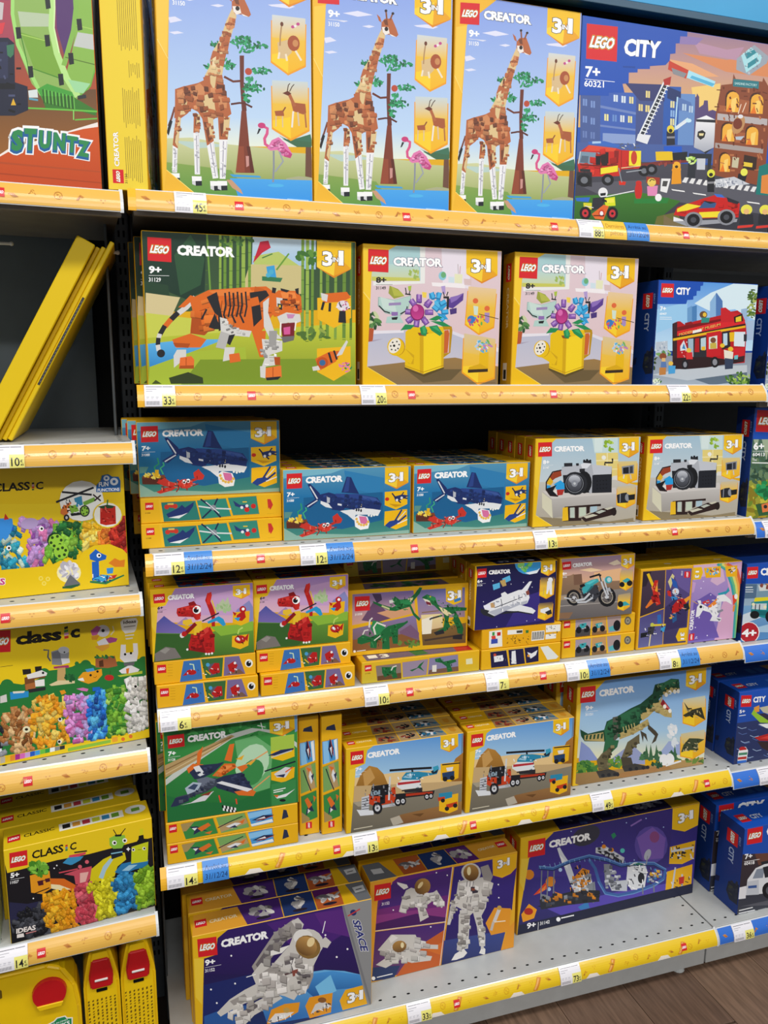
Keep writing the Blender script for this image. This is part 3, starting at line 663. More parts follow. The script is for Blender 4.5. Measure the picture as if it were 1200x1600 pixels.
a.p(Y3, '700 690 765 690 770 720 755 880 700 920'); a.p('d8b4b0', '708 715 750 712 745 880 705 885'); a.p('c8622c', '712 720 740 716 748 740 735 880 705 884'); a.p('5a4a20', '425 985 560 1040 700 980 712 995 565 1055 425 1000')
a.p(Y1, '432 730 470 695 700 690 712 730 705 985 560 1035 428 985'); a.p(Y2, '562 750 712 725 705 985 562 1035'); a.p('d2a606', '535 750 562 750 562 1035 535 1025'); a.p('d8ac10', '690 740 712 730 706 985 690 992'); a.p('8a4a20', '520 735 600 735 570 760 530 755'); a.l(Y3, 5, '428 975 560 1022 706 972')
a.p('d0a408', '395 870 430 850 495 900 490 965 455 960'); a.p(Y1, '360 900 420 840 490 920 470 962'); a.e('b9870a', 368, 838, 62, 66); a.e(Y1, 362, 838, 62, 66); a.e('ece6da', 353, 830, 42, 58, 25); a.es('2a2a2a', '340 806 370 800 386 822 378 850 360 862 332 858 326 832', 6); a.e('111111', 350, 830, 9)
a.p('9aa03c', '318 395 380 420 425 470 350 490 310 450'); a.p('b5b84a', '330 400 400 440 425 470 350 470'); a.p('8fb0a8', '236 476 350 498 474 466 454 564 392 616 286 594 234 542'); a.p('b4d0c8', '240 480 350 500 470 470 450 560 390 610 290 590 240 540'); a.p('c8dcd4', '250 475 350 505 370 590 270 560'); a.p('9a86b4', '312 520 400 515 400 535 312 540'); a.p('8c6cac', '330 585 378 585 376 615 332 612'); a.p('b0d0c8', '300 620 390 610 420 665 290 665'); a.l('262a2c', 9, '242 540 280 580 320 592'); a.l('2a2c2c', 9, '395 600 440 575 445 545'); a.p('1f2224', '332 625 378 620 370 642 335 642'); a.l('1f2224', 10, '430 455 470 460'); a.l('2a2a2a', 7, '440 460 432 410'); a.l('2a2a2a', 7, '458 460 470 412'); a.p('a8c040', '450 400 476 395 472 430 455 432')
for s in ('600 450 650 460 640 500 605 490', '640 520 670 470 690 520 650 560', '650 560 720 500 730 540 690 580', '690 580 740 570 740 600 700 615', '660 590 720 610 740 640 680 640', '650 445 690 455 685 490 655 480'): a.p('2f9fd6', s)
a.p('54b8e6', '640 500 690 520 670 560 640 550'); a.p('6a4a9a', '745 490 850 450 845 500 770 560 745 550'); a.p('8868b4', '750 480 850 455 800 500'); a.p('4a3478', '750 565 800 555 800 595 755 605'); a.l('26242a', 16, '705 480 745 480'); a.l('26242a', 16, '738 500 735 560'); a.p('b09ad0', '688 400 718 396 720 455 700 455'); a.l('2a2a2c', 7, '712 470 702 440'); a.l('2a2a2c', 7, '728 468 738 440')
for s in ('515 455 545 460 542 525 518 520', '470 490 515 535 500 560 462 510', '565 520 600 490 625 520 600 560', '440 570 485 580 475 605 435 600', '450 620 495 640 470 670 435 655', '500 640 530 640 530 690 495 688', '555 630 595 640 590 670 550 662', '580 570 620 575 618 605 582 600'): a.p('7a4a9c', s)
for s in ('520 455 545 460 540 480 522 478', '440 630 480 640 470 655 440 650', '500 660 530 660 528 675 500 674'): a.p('b48cc8', s)
for x, y, an in ((530, 490, 90), (488, 522, 125), (595, 525, 50), (460, 585, 175), (465, 640, 215), (512, 665, 262), (572, 650, 305), (602, 588, 0)):
    t = math.radians(an); dx, dy = 30 * math.cos(t), -30 * math.sin(t); a.l('5f3688', 40, [(x - dx, y - dy), (x + dx, y + dy)]); a.l('8a5cb0', 30, [(x - dx * .8, y - dy * .8 - 3), (x + dx * .9, y + dy * .9 - 3)]); a.l('b890d0', 12, [(x - dx * .2, y - dy * .2 - 6), (x + dx * .8, y + dy * .8 - 6)])
for x, y, an in ((628, 470, 110), (672, 470, 75), (700, 520, 30), (715, 585, 5), (690, 630, 320), (650, 560, 140)):
    t = math.radians(an); dx, dy = 26 * math.cos(t), -26 * math.sin(t); a.l('1f78b0', 34, [(x - dx, y - dy), (x + dx, y + dy)]); a.l('4ab4e8', 22, [(x - dx * .7, y - dy * .7 - 3), (x + dx * .9, y + dy * .9 - 3)])
a.p('5a3c90', '745 490 850 448 846 500 772 560 742 552'); a.p('8a6cb8', '752 484 848 452 800 500 760 520'); a.l('26242a', 16, '738 480 735 565')
a.p('efd050', '552 440 585 445 582 485 556 480'); a.e('7a1458', 518, 588, 52, 60); a.e('9c1f74', 518, 585, 46, 55, 0, 16, 'c8408c'); a.e('d868ac', 505, 560, 20, 24)
for s in ('395 720 430 675 500 680 470 710 420 715', '535 700 570 680 590 720 580 760 545 750', '600 690 660 680 700 740 680 760 620 720', '610 650 700 655 760 690 700 690', '600 640 660 610 700 625 650 650'): a.p('1f8a50', s)
a.p('3aa868', '550 690 575 690 580 740 560 740'); a.p('3aa868', '620 695 655 688 690 735')
a.part('inset_picture')
a.inset((885, 400), (1085, 420), (860, 730), 'e6c9a0', 'f2b410'); a.es('3a7ac0', '905 640', 30); a.leaves(['e06040', '3a90d8', 'c84a8a', '60b050'], 950, 650, 80, 34, 26, 13, 2); a.p('cfe0d0', '920 540 955 545 950 610 925 605'); a.p('a88ac0', '1000 590 1035 590 1035 660 1005 655'); a.es('e06a3a', '935 505 1018 560', 20); a.l('4a3a20', 5, '960 600 1100 635')
a.inset((855, 740), (1080, 780), (842, 1080), 'd8c49a', 'f2b40c'); a.p('e8b810', '965 880 1030 875 1028 1000 960 1000'); a.p('d8a80c', '890 985 970 960 1025 990 1020 1010 885 1010'); a.p('3a2a18', '882 1003 1025 996 1025 1018 882 1026'); a.leaves(['b0d0e8', 'c080b8', '5ab0d8', '6ab060', 'e8e8f0'], 990, 830, 60, 42, 28, 15, 5)
a.part('border_print')
a.p('efbd12', '0 0 400 90 310 140 190 300 155 985 370 1115 0 1130'); a.p('f5cb34', '130 120 165 130 170 300 188 300 178 520 128 440'); a.l('fae084', 4, '128 440 178 500'); a.l('f8dc60', 4, '155 985 370 1115')
a.badge((868, 138), (1092, 150), (868, 368)); a.logo((165, 130), (312, 138), (163, 292)); creator_title(a, 345, 252, 698, 262, 62, out='4a5078'); age(a, '8+', '31149', 220, 375, 295, 375, 42, '2a2a2c')
a.l('5a4a38', 3, '890 1098 1080 1098')
# ---- fire brigade
a = art('fire', (75, 115), (1235, 238), (1208, 1408), (25, 1335))
a.g('6a5a98', 'c79a8a', '0 0 1300 0 1300 420 0 420'); a.g('c79a8a', 'e8b860', '0 420 1300 420 1300 760 0 760'); a.p('d98a5a', '640 300 900 330 1100 300 1250 360 1250 430 900 400'); a.p('b890a8', '700 230 900 270 1000 250 960 330 740 300'); a.p('e6a878', '560 340 700 360 860 430 700 440'); a.p('f0cc78', '700 500 870 470 870 640 720 620'); a.p('8f7ab0', '620 200 760 210 720 250 620 250')
a.p('5a4a78', '715 560 730 555 735 535 748 555 750 620 775 600 778 575 800 575 806 640 830 630 860 640 860 900 700 900')
for x0, x1, y0, y1, c in ((60, 200, 565, 880, '4a5f98'), (175, 385, 545, 900, '3f62b4'), (380, 540, 490, 900, '45548c'), (540, 640, 500, 900, '2f5cae'), (630, 725, 540, 900, '6a90c8')): a.p(c, [(x0, y0), (x1, y0), (x1, y1), (x0, y1)])
a.p('6f86c0', '175 625 380 660 380 675 175 640'); a.p('6f86c0', '175 740 380 760 380 772 175 752'); a.p('3a3f70', '315 490 545 490 545 590 400 590'); a.p('28386a', '560 500 640 530 640 600 560 570'); a.p('5878b4', '620 560 700 590 720 650 630 640')
for x, y, c in ((75, 590, '7a94cc'), (120, 600, '7a94cc'), (75, 690, '7a94cc'), (120, 700, '7a94cc'), (75, 780, '6a80b8'), (120, 785, '6a80b8'), (250, 560, 'd8e4f0'), (295, 565, 'd8e4f0'), (340, 568, 'e8dc9c'), (198, 675, 'e8e0a0'), (245, 678, '6a90d0'), (290, 680, 'd8e0e8'), (335, 683, 'e8e0a0'), (395, 610, 'e8d48a'), (435, 615, 'e8d48a'), (435, 530, 'e8d48a'), (580, 585, 'e0d8a0'), (582, 640, '8ab0e0'), (582, 690, 'e0d8a0'), (650, 600, 'b8d0e8'), (690, 610, 'b8d0e8')): a.p(c, [(x, y), (x + 24, y + 2), (x + 24, y + 42), (x, y + 40)]); a.l('2f4a8c', 3, [(x + 12, y), (x + 12, y + 42)])
a.p('8aa0d0', '190 790 380 795 380 880 190 870'); a.p('4a62a0', '30 850 900 850 900 960 30 960')
a.g('4a4a55', '34343c', '0 950 1300 980 1300 1420 0 1420'); a.p('5a5a64', '30 1100 600 1060 1200 1100 1200 1280 600 1200 200 1180'); a.g('3f7a2c', '2a5a20', '20 1180 420 1150 660 1200 560 1290 520 1380 20 1330'); a.p('6a6a30', '520 1300 640 1270 700 1390 500 1370'); a.l('e8e8e8', 6, '210 1180 380 1140'); a.p('7a6a48', '560 1290 660 1350 1000 1385 900 1420 560 1400')
for x, y in ((600, 1125), (730, 1145), (1065, 1195)): a.p('f0f0f0', [(x, y), (x + 80, y + 10), (x + 85, y + 18), (x + 8, y + 8)])
for i in range(11): a.p('e4e4e4', [(680 + i * 42, 1050 + i * 5), (704 + i * 42, 1052 + i * 5), (690 + i * 42, 1085 + i * 5), (664 + i * 42, 1080 + i * 5)])
a.part('pictured_model')
B1, B2 = '8a4a30', 'a8603c'
a.p(B1, '875 480 940 470 945 410 960 440 1120 450 1125 425 1160 480 1180 490 1170 1100 845 1030 850 660'); a.p('b8b0b0', '860 650 1165 675 1165 715 860 690'); a.p('a89c98', '855 830 1150 860 1150 890 855 862'); a.p('2f7a84', '945 440 1100 450 1100 495 945 485'); a.t('SARDINE FACTORY', 'bfe0e0', 955, 473, 1090, 480, 14, .01)
for x, y, w, h in ((912, 510, 75, 130), (1058, 520, 75, 125), (895, 705, 75, 115), (1042, 720, 72, 118), (890, 890, 62, 120)):
    n = [(x, y + h), (x, y + h * .35)] + [(x + w / 2 - w / 2 * math.cos(t * .524), y + h * .35 - h * .3 * math.sin(t * .524)) for t in range(1, 6)] + [(x + w, y + h * .35), (x + w, y + h)]
    a.p('4a2a20', [(q[0] - 8, q[1] - 10) for q in n]); a.p('f0b040', n); a.p('f7d070', [(x + w * .3, y + h), (x + w * .4, y + h * .4), (x + w * .8, y + h * .3), (x + w * .7, y + h)]); a.p('e87a28', [(x, y + h), (x + w * .3, y + h * .6), (x + w * .5, y + h)])
a.p('c8c0a0', '965 915 1005 920 1000 985 962 980'); a.p('3a2a24', '1035 900 1115 915 1112 1000 1030 990'); a.p('e8c840', '1035 945 1090 952 1088 978 1033 972'); a.p(B2, '870 600 910 605 905 640 868 640'); a.p(B2, '990 560 1050 570 1045 650 985 645'); a.p(B2, '980 760 1035 765 1030 830 975 825'); a.grit('850 480 1160 500 1150 1080 850 1020', 60, 26, 3, '6a3420', 'b87048')
a.p('9aa4b0', '960 320 1060 235 1150 300 1140 340 1040 415 960 385'); a.p('a8dce4', '985 300 1040 250 1110 300 1100 340 1020 400'); a.p('2f8a98', '1005 290 1060 262 1075 280 1020 320'); a.p('2f8a98', '1020 350 1075 310 1090 330 1030 375'); a.grit('960 320 1060 235 1150 300 1040 415', 26, 14, 4, '7a8490', 'd8e0e4')
a.e('c09060', 990, 715, 36, 60, 20); a.e('7a3a28', 985, 710, 28, 34); a.e('e0e0e4', 1000, 665, 16, 12); a.l('f0d8c0', 5, '985 650 1000 590'); a.l('f0d8c0', 5, '1010 640 1030 580'); a.p('b8c4d0', '975 790 1030 785 1010 810 980 808')
a.p('1f7a74', '1130 970 1240 930 1240 1160 1120 1150'); a.p('e08a40', '1150 1030 1230 1010 1230 1150 1150 1140')
a.g('f4f4f6', 'a8acb8', '735 690 795 665 850 690 848 860 790 890 728 862'); a.p('2a2c34', '735 690 850 690 850 708 735 705'); a.p('2a2c34', '740 862 790 890 840 865 800 900'); a.p('2a2a2a', '748 765 775 755 795 770 788 800 765 815 745 795'); a.p('e8d8a0', '755 775 785 775 780 790 757 790'); a.p('2c3038', '700 900 838 900 832 1060 815 1060 815 930 745 930 742 1055 695 1050'); a.p('c8ccd4', '750 930 800 930 800 1000 750 1000')
a.l('e8ecf0', 34, '405 820 550 480'); a.l('2e3440', 20, '415 800 548 490')
for i in range(15): t = i / 14; a.l('eef2f4', 6, [(407 + 137 * t, 790 - 300 * t), (440 + 130 * t, 800 - 300 * t)])
a.p('e4e6ea', '395 790 470 795 450 850 385 830'); a.p('b0302a', '535 460 580 440 575 490 540 495'); a.p('c8402e', '565 348 680 400 665 450 560 400'); a.p('8a8c92', '580 390 670 420 655 445 590 425'); a.p('a8e0f0', '680 400 840 460 830 495 670 445'); a.p('5ab4d8', '700 430 840 475 820 490 690 445')
a.p('2a2c38', '562 770 610 770 615 850 565 855'); a.e('e8d040', 586, 755, 22, 24); a.l('dce4ea', 20, '615 750 690 690'); a.l('b8dcf0', 8, '620 560 612 760')
a.p('c8281e', '60 905 110 865 270 880 300 890 415 895 415 1000 300 1010 290 1050 60 1060 45 980'); a.p('e04a30', '110 865 270 880 260 900 85 900'); a.p('7a94a8', '65 905 175 910 172 985 50 975'); a.p('2a2020', '180 905 225 905 225 985 180 985'); a.p('8a1c18', '258 895 285 895 282 970 258 970'); a.facets('70 890 300 895 410 910 400 990 290 1040 70 1050', ['c8281e', 'b8241a', 'd83a28'], 14, 44, 3); a.p('f0e030', '345 895 415 892 415 985 345 985'); a.e('c8402a', 374, 935, 18, 42); a.p('f0e030', '175 1005 280 985 280 1022 175 1042'); a.p('3a6ac0', '105 845 200 838 290 860 280 875 110 858'); a.p('a8c8e8', '130 842 180 840 180 852 130 856')
a.p('2a2a30', '42 1030 130 1030 130 1120 42 1110'); a.p('e8e8e8', '55 1088 95 1092 95 1108 55 1104'); a.p('7a3430', '415 970 700 925 700 955 420 990'); a.p('e8c020', '500 895 600 890 605 945 505 950'); a.p('1f5ac8', '548 860 655 858 658 895 550 890'); a.p('24262c', '600 900 690 890 690 940 605 945'); a.p('d8301e', '287 1080 330 1085 325 1105 290 1105')
for x, y, r in ((85, 1080, 42), (222, 1075, 36), (435, 1015, 34), (480, 1005, 34)): a.e('1c1c20', x, y, r); a.e('70747c', x, y, r * .5)
a.l('8a9098', 6, '285 1000 305 1090'); a.p('a03828', '450 1050 530 1055 530 1100 450 1090'); a.e('c82a24', 405, 1140, 22, 60); a.e('c82a24', 405, 1090, 18, 14); a.p('2a8038', '380 1190 590 1180 580 1215 380 1220'); a.p('e08ab8', '455 1110 520 1105 515 1170 460 1170'); a.e('e8cc60', 482, 1085, 26, 26); a.p('e8e8e8', '540 1060 595 1060 575 1150 535 1140'); a.p('4a4a4a', '550 1075 580 1075 572 1110 545 1108'); a.e('f0f0f0', 525, 1180, 20, 24); a.p('e89a20', '605 965 650 960 660 1090 600 1095'); a.e('f0b030', 628, 975, 24, 22)
a.leaves(['b8e060', '98c848', 'd8f0a0'], 715, 945, 28, 24, 12, 14, 6); a.p('22242a', '815 1035 860 1035 862 1140 820 1140'); a.e('e0e048', 838, 1022, 24, 26); a.p('22242a', '1005 1020 1060 1020 1050 1070 1000 1060'); a.e('e8e85a', 1040, 1010, 22, 24); a.p('c8ccd4', '865 1060 980 1040 1080 1085 870 1110'); a.grit('870 1060 980 1040 1070 1085 880 1105', 26, 18, 5, '8a90a0', 'f0f0f4')
a.p('c8201e', '800 1180 880 1155 950 1180 1025 1210 1020 1300 780 1310 620 1290 640 1240'); a.facets('660 1250 800 1190 1010 1220 1010 1290 700 1300', ['c8201e', 'b41c1a', 'd83024'], 12, 40, 4); a.p('f0dc30', '640 1250 700 1215 790 1230 700 1260 640 1270'); a.p('f0dc30', '775 1270 905 1262 900 1300 780 1305'); a.p('3a5a88', '770 1245 805 1200 880 1210 870 1240'); a.p('24262c', '790 1195 880 1205 840 1215'); a.p('3a70c8', '860 1150 910 1155 930 1175 880 1170'); a.p('2a2c34', '940 1170 1020 1200 1010 1215 950 1200'); a.p('e8e8ec', '620 1300 680 1320 690 1345 620 1330'); a.p('9a9ca4', '620 1330 1015 1310 1010 1330 700 1360')
for x, y in ((742, 1320), (945, 1300)): a.e('8a8c94', x, y, 56, 52); a.e('1a1a1e', x, y, 40); a.e('4a4c54', x, y, 18)
a.e('e8e8ea', 195, 1155, 28, 32); a.p('2a2c34', '135 1190 215 1180 190 1250 130 1270'); a.p('d8e020', '205 1190 265 1180 270 1235 210 1240'); a.p('e0682a', '130 1290 200 1230 230 1240 200 1325 150 1320'); a.p('2f6ac8', '35 1190 120 1185 110 1215 40 1210'); a.p('d8d030', '80 1220 130 1220 130 1260 85 1270'); a.e('c8402a', 188, 1285, 18, 24); a.e('f0f0f0', 188, 1285, 10, 14)
for x in (92, 252): a.e('1c1c20', x, 1285, 34, 42); a.e('c83038', x, 1285, 19, 25)
a.l('3a1412', 5, '60 985 175 990 280 980'); a.l('8a1814', 5, '175 905 178 1045'); a.l('8a1814', 4, '300 892 300 1010'); a.l('c8ccd0', 6, '62 905 50 980'); a.p('5a6a7c', '70 930 110 932 105 975 60 970'); a.p('16181c', '150 930 180 930 178 985 152 985'); a.l('f4ecb0', 4, '300 1000 410 985'); a.p('2a2c30', '60 1010 120 1012 120 1030 60 1028'); a.l('9aa0a8', 7, '330 1025 420 1010'); a.grit('290 850 400 850 410 890 290 880', 16, 16, 8, '5a5e66', 'e8ecf0'); a.grit('520 955 690 935 690 960 520 985', 14, 18, 9, '2a1a1a', 'a8483c')
a.p('181a20', '178 1160 212 1155 210 1172 182 1176'); a.l('181a20', 12, '190 1200 235 1215'); a.p('f0e848', '215 1195 258 1190 262 1215 220 1220'); a.l('e8e8e8', 4, '90 1240 140 1250'); a.e('181818', 92, 1285, 8); a.e('181818', 252, 1285, 8); a.l('2a1010', 6, '140 1300 205 1300')
a.p('e8c060', '470 1095 496 1095 494 1112 472 1112'); a.l('3a2a20', 6, '470 1080 480 1066 500 1072'); a.p('8a8a90', '815 1075 862 1072 860 1085 816 1088'); a.p('8a8a90', '565 800 612 798 612 810 566 812'); a.e('2a2420', 838, 1030, 12, 12); a.e('2a2420', 586, 765, 11, 12); a.p('e89a20', '600 1000 655 995 655 1008 600 1012'); a.e('3a2a10', 628, 985, 10, 9); a.l('e8ecf0', 4, '640 735 700 690'); a.e('c8e8f4', 690, 700, 18, 12)
for x in (1068, 1185): a.e('e8e050', x, 1250, 36, 34); a.p('2a2a30', [(x - 38, 1275), (x + 42, 1278), (x + 50, 1345), (x - 40, 1345)]); a.e('e8b878', x, 1262, 18, 18); a.p('d83a30', [(x - 50, 1355), (x + 50, 1345), (x + 40, 1362), (x - 52, 1372)])
a.part('border_print'); a.p('1f52b4', '0 60 665 60 665 205 625 205 622 245 600 248 600 305 570 310 568 348 545 375 455 385 455 402 385 405 385 425 335 428 335 490 300 495 312 545 222 550 222 568 30 570'); a.p('1a469c', '300 390 372 390 370 402 300 400')
a.logo((95, 158), (268, 168), (92, 358)); a.part('lettering'); a.t('CITY', 'ffffff', 303, 330, 512, 338, 98, .045, .06, [('16387e', .06)]); a.t('7+', 'ffffff', 88, 462, 172, 464, 62, .03); a.l('ffffff', 3, '86 475 255 485'); a.t('60321', 'ffffff', 82, 518, 194, 521, 36, .015)

# ---- red bus
a = art('bus', (265, 455), (1090, 495), (1020, 1335), (205, 1335))
a.g('3f8fe0', 'bfe0f4', '150 400 1150 400 1150 1050 150 1050'); a.p('d8ecf4', '560 650 700 560 900 480 1100 500 1080 800 900 700 700 720'); a.p('9acbee', '240 700 500 640 500 800 240 900')
a.p('4a80b8', '500 690 580 665 580 960 500 960'); a.p('6a9ccc', '500 690 540 668 540 960 500 960'); a.p('4f78b4', '690 640 745 560 795 630 800 960 690 960'); a.p('8ab4dc', '690 640 740 570 740 960 690 960'); a.p('9ab8d8', '950 700 1005 690 1000 960 950 960'); a.p('a8bcd8', '1000 800 1060 790 1050 960 1000 960'); a.p('b8c4d0', '235 975 335 965 335 1100 230 1100'); a.grit('235 975 335 965 335 1060 235 1080', 18, 14, 2, '6a80a0', 'e0e4ea'); a.leaves(['5a8a4a', '7aa860', 'a8bc88'], 300, 1080, 80, 26, 24, 18, 4)
a.g('8a94a4', 'a8b4c0', '150 1100 1150 1060 1150 1400 150 1400'); a.p('c0c8d0', '205 1250 500 1190 1000 1170 1000 1230 500 1300'); a.p('5f6f80', '560 1290 1000 1230 1000 1300 700 1340')
a.leaves(['4a6a2c', '6f8a3c', 'a8b860', '3a5426'], 1050, 590, 36, 60, 34, 18, 7); a.leaves(['4a6a2c', '6f8a3c', 'a8b860'], 1035, 710, 36, 60, 30, 18, 8); a.leaves(['4a7a2c', '7aa03c', 'a8c860', '2f5420'], 930, 1290, 110, 60, 60, 20, 9); a.leaves(['3a4a24', '5f6a30', '8a8a50'], 190, 1140, 48, 70, 40, 18, 5); a.leaves(['3a6a2c', '6f9a4c', 'e0e8d0'], 240, 1310, 40, 24, 16, 14, 6)
a.part('pictured_model')
a.p('b8181e', '375 820 420 800 440 800 480 830 560 800 780 750 780 690 820 685 860 720 920 710 960 740 990 830 995 900 980 1150 640 1180 480 1200 385 1200'); a.p('3a2226', '375 820 415 805 412 1195 375 1190'); a.p('8f1218', '480 815 535 800 550 830 480 850'); a.p('d8242a', '415 880 780 800 980 790 985 840 415 945'); a.p('7a1016', '415 850 780 780 780 800 415 885'); a.p('2a1a1c', '385 930 780 860 985 820 985 835 780 880 385 945'); a.p('e8b81c', '380 945 780 870 985 838 985 855 780 890 380 965'); a.t('MODERN ART MUSEUM', 'e8c860', 430, 925, 775, 838, 22, .005); a.p('f0f0e8', '545 880 620 862 620 885 545 903')
a.p('c82028', '780 690 820 685 870 725 960 745 985 800 780 810'); a.p('2a1a1a', '888 765 960 735 965 800 895 815'); a.p('e8c830', '905 770 950 755 952 800 905 808')
a.p('2a2a30', '500 945 660 920 665 1140 505 1160'); a.p('9fb8c8', '505 950 550 945 550 1100 510 1100'); a.p('b01a20', '565 945 600 940 600 1060 560 1060'); a.p('b8d0d8', '612 945 655 935 655 1040 612 1040'); a.p('c81c24', '660 900 780 880 780 1090 660 1100'); a.p('dce4e0', '680 935 750 920 750 1030 680 1035'); a.e('7a4a30', 716, 960, 24, 24); a.p('c8b048', '690 985 742 980 745 1030 690 1032'); a.p('2a2428', '790 890 860 880 860 1020 790 1040'); a.p('b8d4e4', '800 905 835 900 835 1000 800 1010'); a.p('d8e4ec', '890 890 985 890 980 1015 890 1010'); a.p('e8b818', '852 895 895 892 890 970 855 972'); a.p('d0222a', '880 1030 980 1020 975 1090 890 1110'); a.p('3a2226', '880 1110 980 1090 975 1140 870 1160'); a.p('6ac0c8', '893 1090 925 1085 922 1120 893 1122')
a.p('d8e0e8', '440 1010 470 960 500 1040 440 1050'); a.p('3a80b8', '455 1030 470 985 485 1035'); a.grit('425 980 500 970 540 1100 430 1110', 14, 12, 3, 'e8c8c8', 'ffffff'); a.p('2e1a1c', '385 1110 660 1100 980 1140 660 1190 480 1205 388 1200')
for x, y, rx, ry in ((480, 1165, 28, 40), (730, 1145, 36, 46)): a.e('1a1a1e', x, y, rx, ry); a.e('8a8c94', x, y, rx * .55, ry * .6)
a.e('8a4a2c', 295, 1095, 30, 28); a.p('e0b878', '285 1110 315 1110 315 1140 285 1140'); a.p('5a7ab0', '280 1140 320 1140 325 1190 275 1190'); a.p('c08040', '265 1190 322 1190 318 1250 262 1255'); a.e('e8c050', 360, 1155, 20, 18); a.p('4aa0d8', '340 1175 400 1175 395 1240 340 1245'); a.e('6a4a30', 635, 745, 32, 30); a.e('e8c040', 645, 745, 16, 18); a.p('2f8a80', '620 770 690 770 680 810 615 815')
a.e('e8c030', 793, 1005, 20, 18); a.e('e8c030', 862, 1035, 22, 20); a.p('e8e0d0', '805 1040 885 1060 880 1120 810 1120'); a.p('34405a', '812 1110 885 1120 880 1200 815 1205'); a.e('e8c848', 512, 1045, 20, 20); a.p('d83030', '490 1065 540 1060 545 1120 490 1120'); a.p('e8b828', '618 1015 650 1012 650 1045 618 1045'); a.p('2e2c34', '972 910 998 910 996 970 972 970')
a.part('border_print'); a.p('1b50b4', '150 400 640 440 632 500 612 505 610 545 580 545 578 585 552 590 550 618 500 622 492 655 150 655')
a.logo((285, 480), (390, 485), (280, 595)); a.part('lettering'); a.t('CITY', 'ffffff', 405, 575, 525, 578, 60, .045, .06); a.t('7+', 'ffffff', 272, 710, 322, 711, 36, .03); a.t('60407', 'ffffff', 270, 745, 328, 746, 18, .015); a.l('e8f0f8', 5, '270 765 368 767'); a.l('e8f0f8', 5, '268 781 372 783')

# ---- stunt set (only its right part is in view)
a = art('stunt', (-2354, -1091), (629, -533), (730, 1372), (-2053, 1155))
a.g('5a3a78', '8a3a5a', '-1800 -600 800 -600 800 300 -1800 300'); a.g('8a4a4a', 'b0502c', '-1800 250 800 300 800 700 -1800 700'); a.g('6a4a2e', '96602c', '-1800 640 800 640 800 1100 -1800 1100'); a.p('56366e', '400 -100 540 -100 520 250 470 420 410 200'); a.p('a8485a', '-200 0 100 0 100 300 -200 300')
a.part('pictured_model')
for k, c, w in ((0, '8cb85a', 250), (1, 'a8d470', 20)): pass
a.p('8fb45c', '90 -200 380 -200 360 60 370 240 440 480 560 690 540 780 300 680 230 600 150 400 100 200'); a.p('b8c8a8', '130 80 360 100 365 190 150 190'); a.p('7aa83c', '150 230 375 300 440 480 500 610 430 560 250 500'); a.p('8ab850', '530 -200 700 -200 700 470 640 640 560 690 470 560 520 360 560 150'); a.p('c4c8c4', '560 230 690 250 690 360 530 330')
a.l('a4dc78', 26, '95 -200 92 100 130 320 230 540 300 680'); a.l('b8e48c', 44, '375 -100 378 60 372 200 410 380 480 560 560 690'); a.l('86b850', 36, '540 -100 548 60 530 220 480 400 460 470'); a.l('d4f4b0', 10, '392 -100 395 60 390 200 428 380')
a.l('4a8a2c', 8, '150 240 205 480 430 560'); a.l('a8d060', 7, '130 240 360 300'); a.l('a8d060', 7, '550 180 690 215'); a.l('5a7a30', 7, '470 410 690 465'); a.l('6ab040', 9, '690 470 650 620 560 700')
for x, y in ((345, 20), (135, 235), (342, 290), (572, 175), (512, 420), (222, 515), (440, 570)): a.p('23282a', [(x - 22, y - 40), (x + 14, y - 42), (x + 22, y + 38), (x - 12, y + 45)])
a.p('46a03c', '270 640 340 600 520 660 560 760 480 780 330 760'); a.p('3a7a2c', '300 690 520 690 690 790 690 830 520 780 330 780')
for i in range(9): a.l('2a5a20', 9, [(310 + i * 26, 640 + i * 6), (318 + i * 26, 740 + i * 6)]); a.l('7acc58', 5, [(322 + i * 26, 640 + i * 6), (330 + i * 26, 735 + i * 6)])
a.p('9fd8a0', '490 570 650 600 600 670 540 660'); a.l('6ac048', 12, '200 775 520 790 700 800'); a.l('6ac048', 10, '540 860 700 850'); a.l('8ad868', 8, '530 790 530 860'); a.l('2c3436', 26, '560 700 620 690')
a.p('22263a', '-300 270 60 270 105 310 110 590 200 620 205 790 110 830 -300 830'); a.p('2e3350', '-300 310 60 300 60 560 -300 570'); a.p('3f7a58', '50 325 105 315 100 390 78 415 55 395'); a.p('e0b030', '98 705 118 755 80 755'); a.p('14161e', '-300 590 110 600 110 640 -300 640'); a.p('d8e0e0', '205 650 270 640 275 700 210 700'); a.p('5aa0b8', '210 700 275 710 275 725 210 715'); a.p('d8404a', '-40 170 40 160 20 240 -40 260'); a.grit('-100 300 110 300 200 800 -100 820', 20, 40, 5, '0e1016', '4a5070'); a.p('c8c0c0', '-60 0 30 20 20 140 -60 150')
a.part('border_print'); a.p('f0e6e0', '-1800 1200 0 1110 60 1070 300 1000 560 920 700 878 740 890 740 1500 -1800 1500'); a.g('d0541a', 'b8421a', '-1800 1240 0 1125 70 1085 260 1040 500 950 600 925 740 905 740 1500 -1800 1500'); a.p('b44a20', '0 1160 740 1230 740 1240 0 1175'); a.p('a84018', '0 1240 740 1310 740 1318 0 1250')
a.part('lettering'); 

_st = (('S', 80, 1085, 84, 150, 0), ('T', 172, 1080, 86, 158, .05), ('U', 280, 1066, 84, 132, .1), ('N', 384, 1078, 84, 128, .1), ('T', 478, 1093, 76, 120, .15), ('Z', 556, 1120, 84, 118, .18))
for c, o, dy in (('f4f6f6', .19, 3), ('1d5f9c', .115, 8), ('2f8a50', .06, -3)):
    for ch, x, y, w, h, r in _st: a.t(ch, c, x, y + dy, x + w, y + dy + w * r, h, .06, .05, [(c, o)])

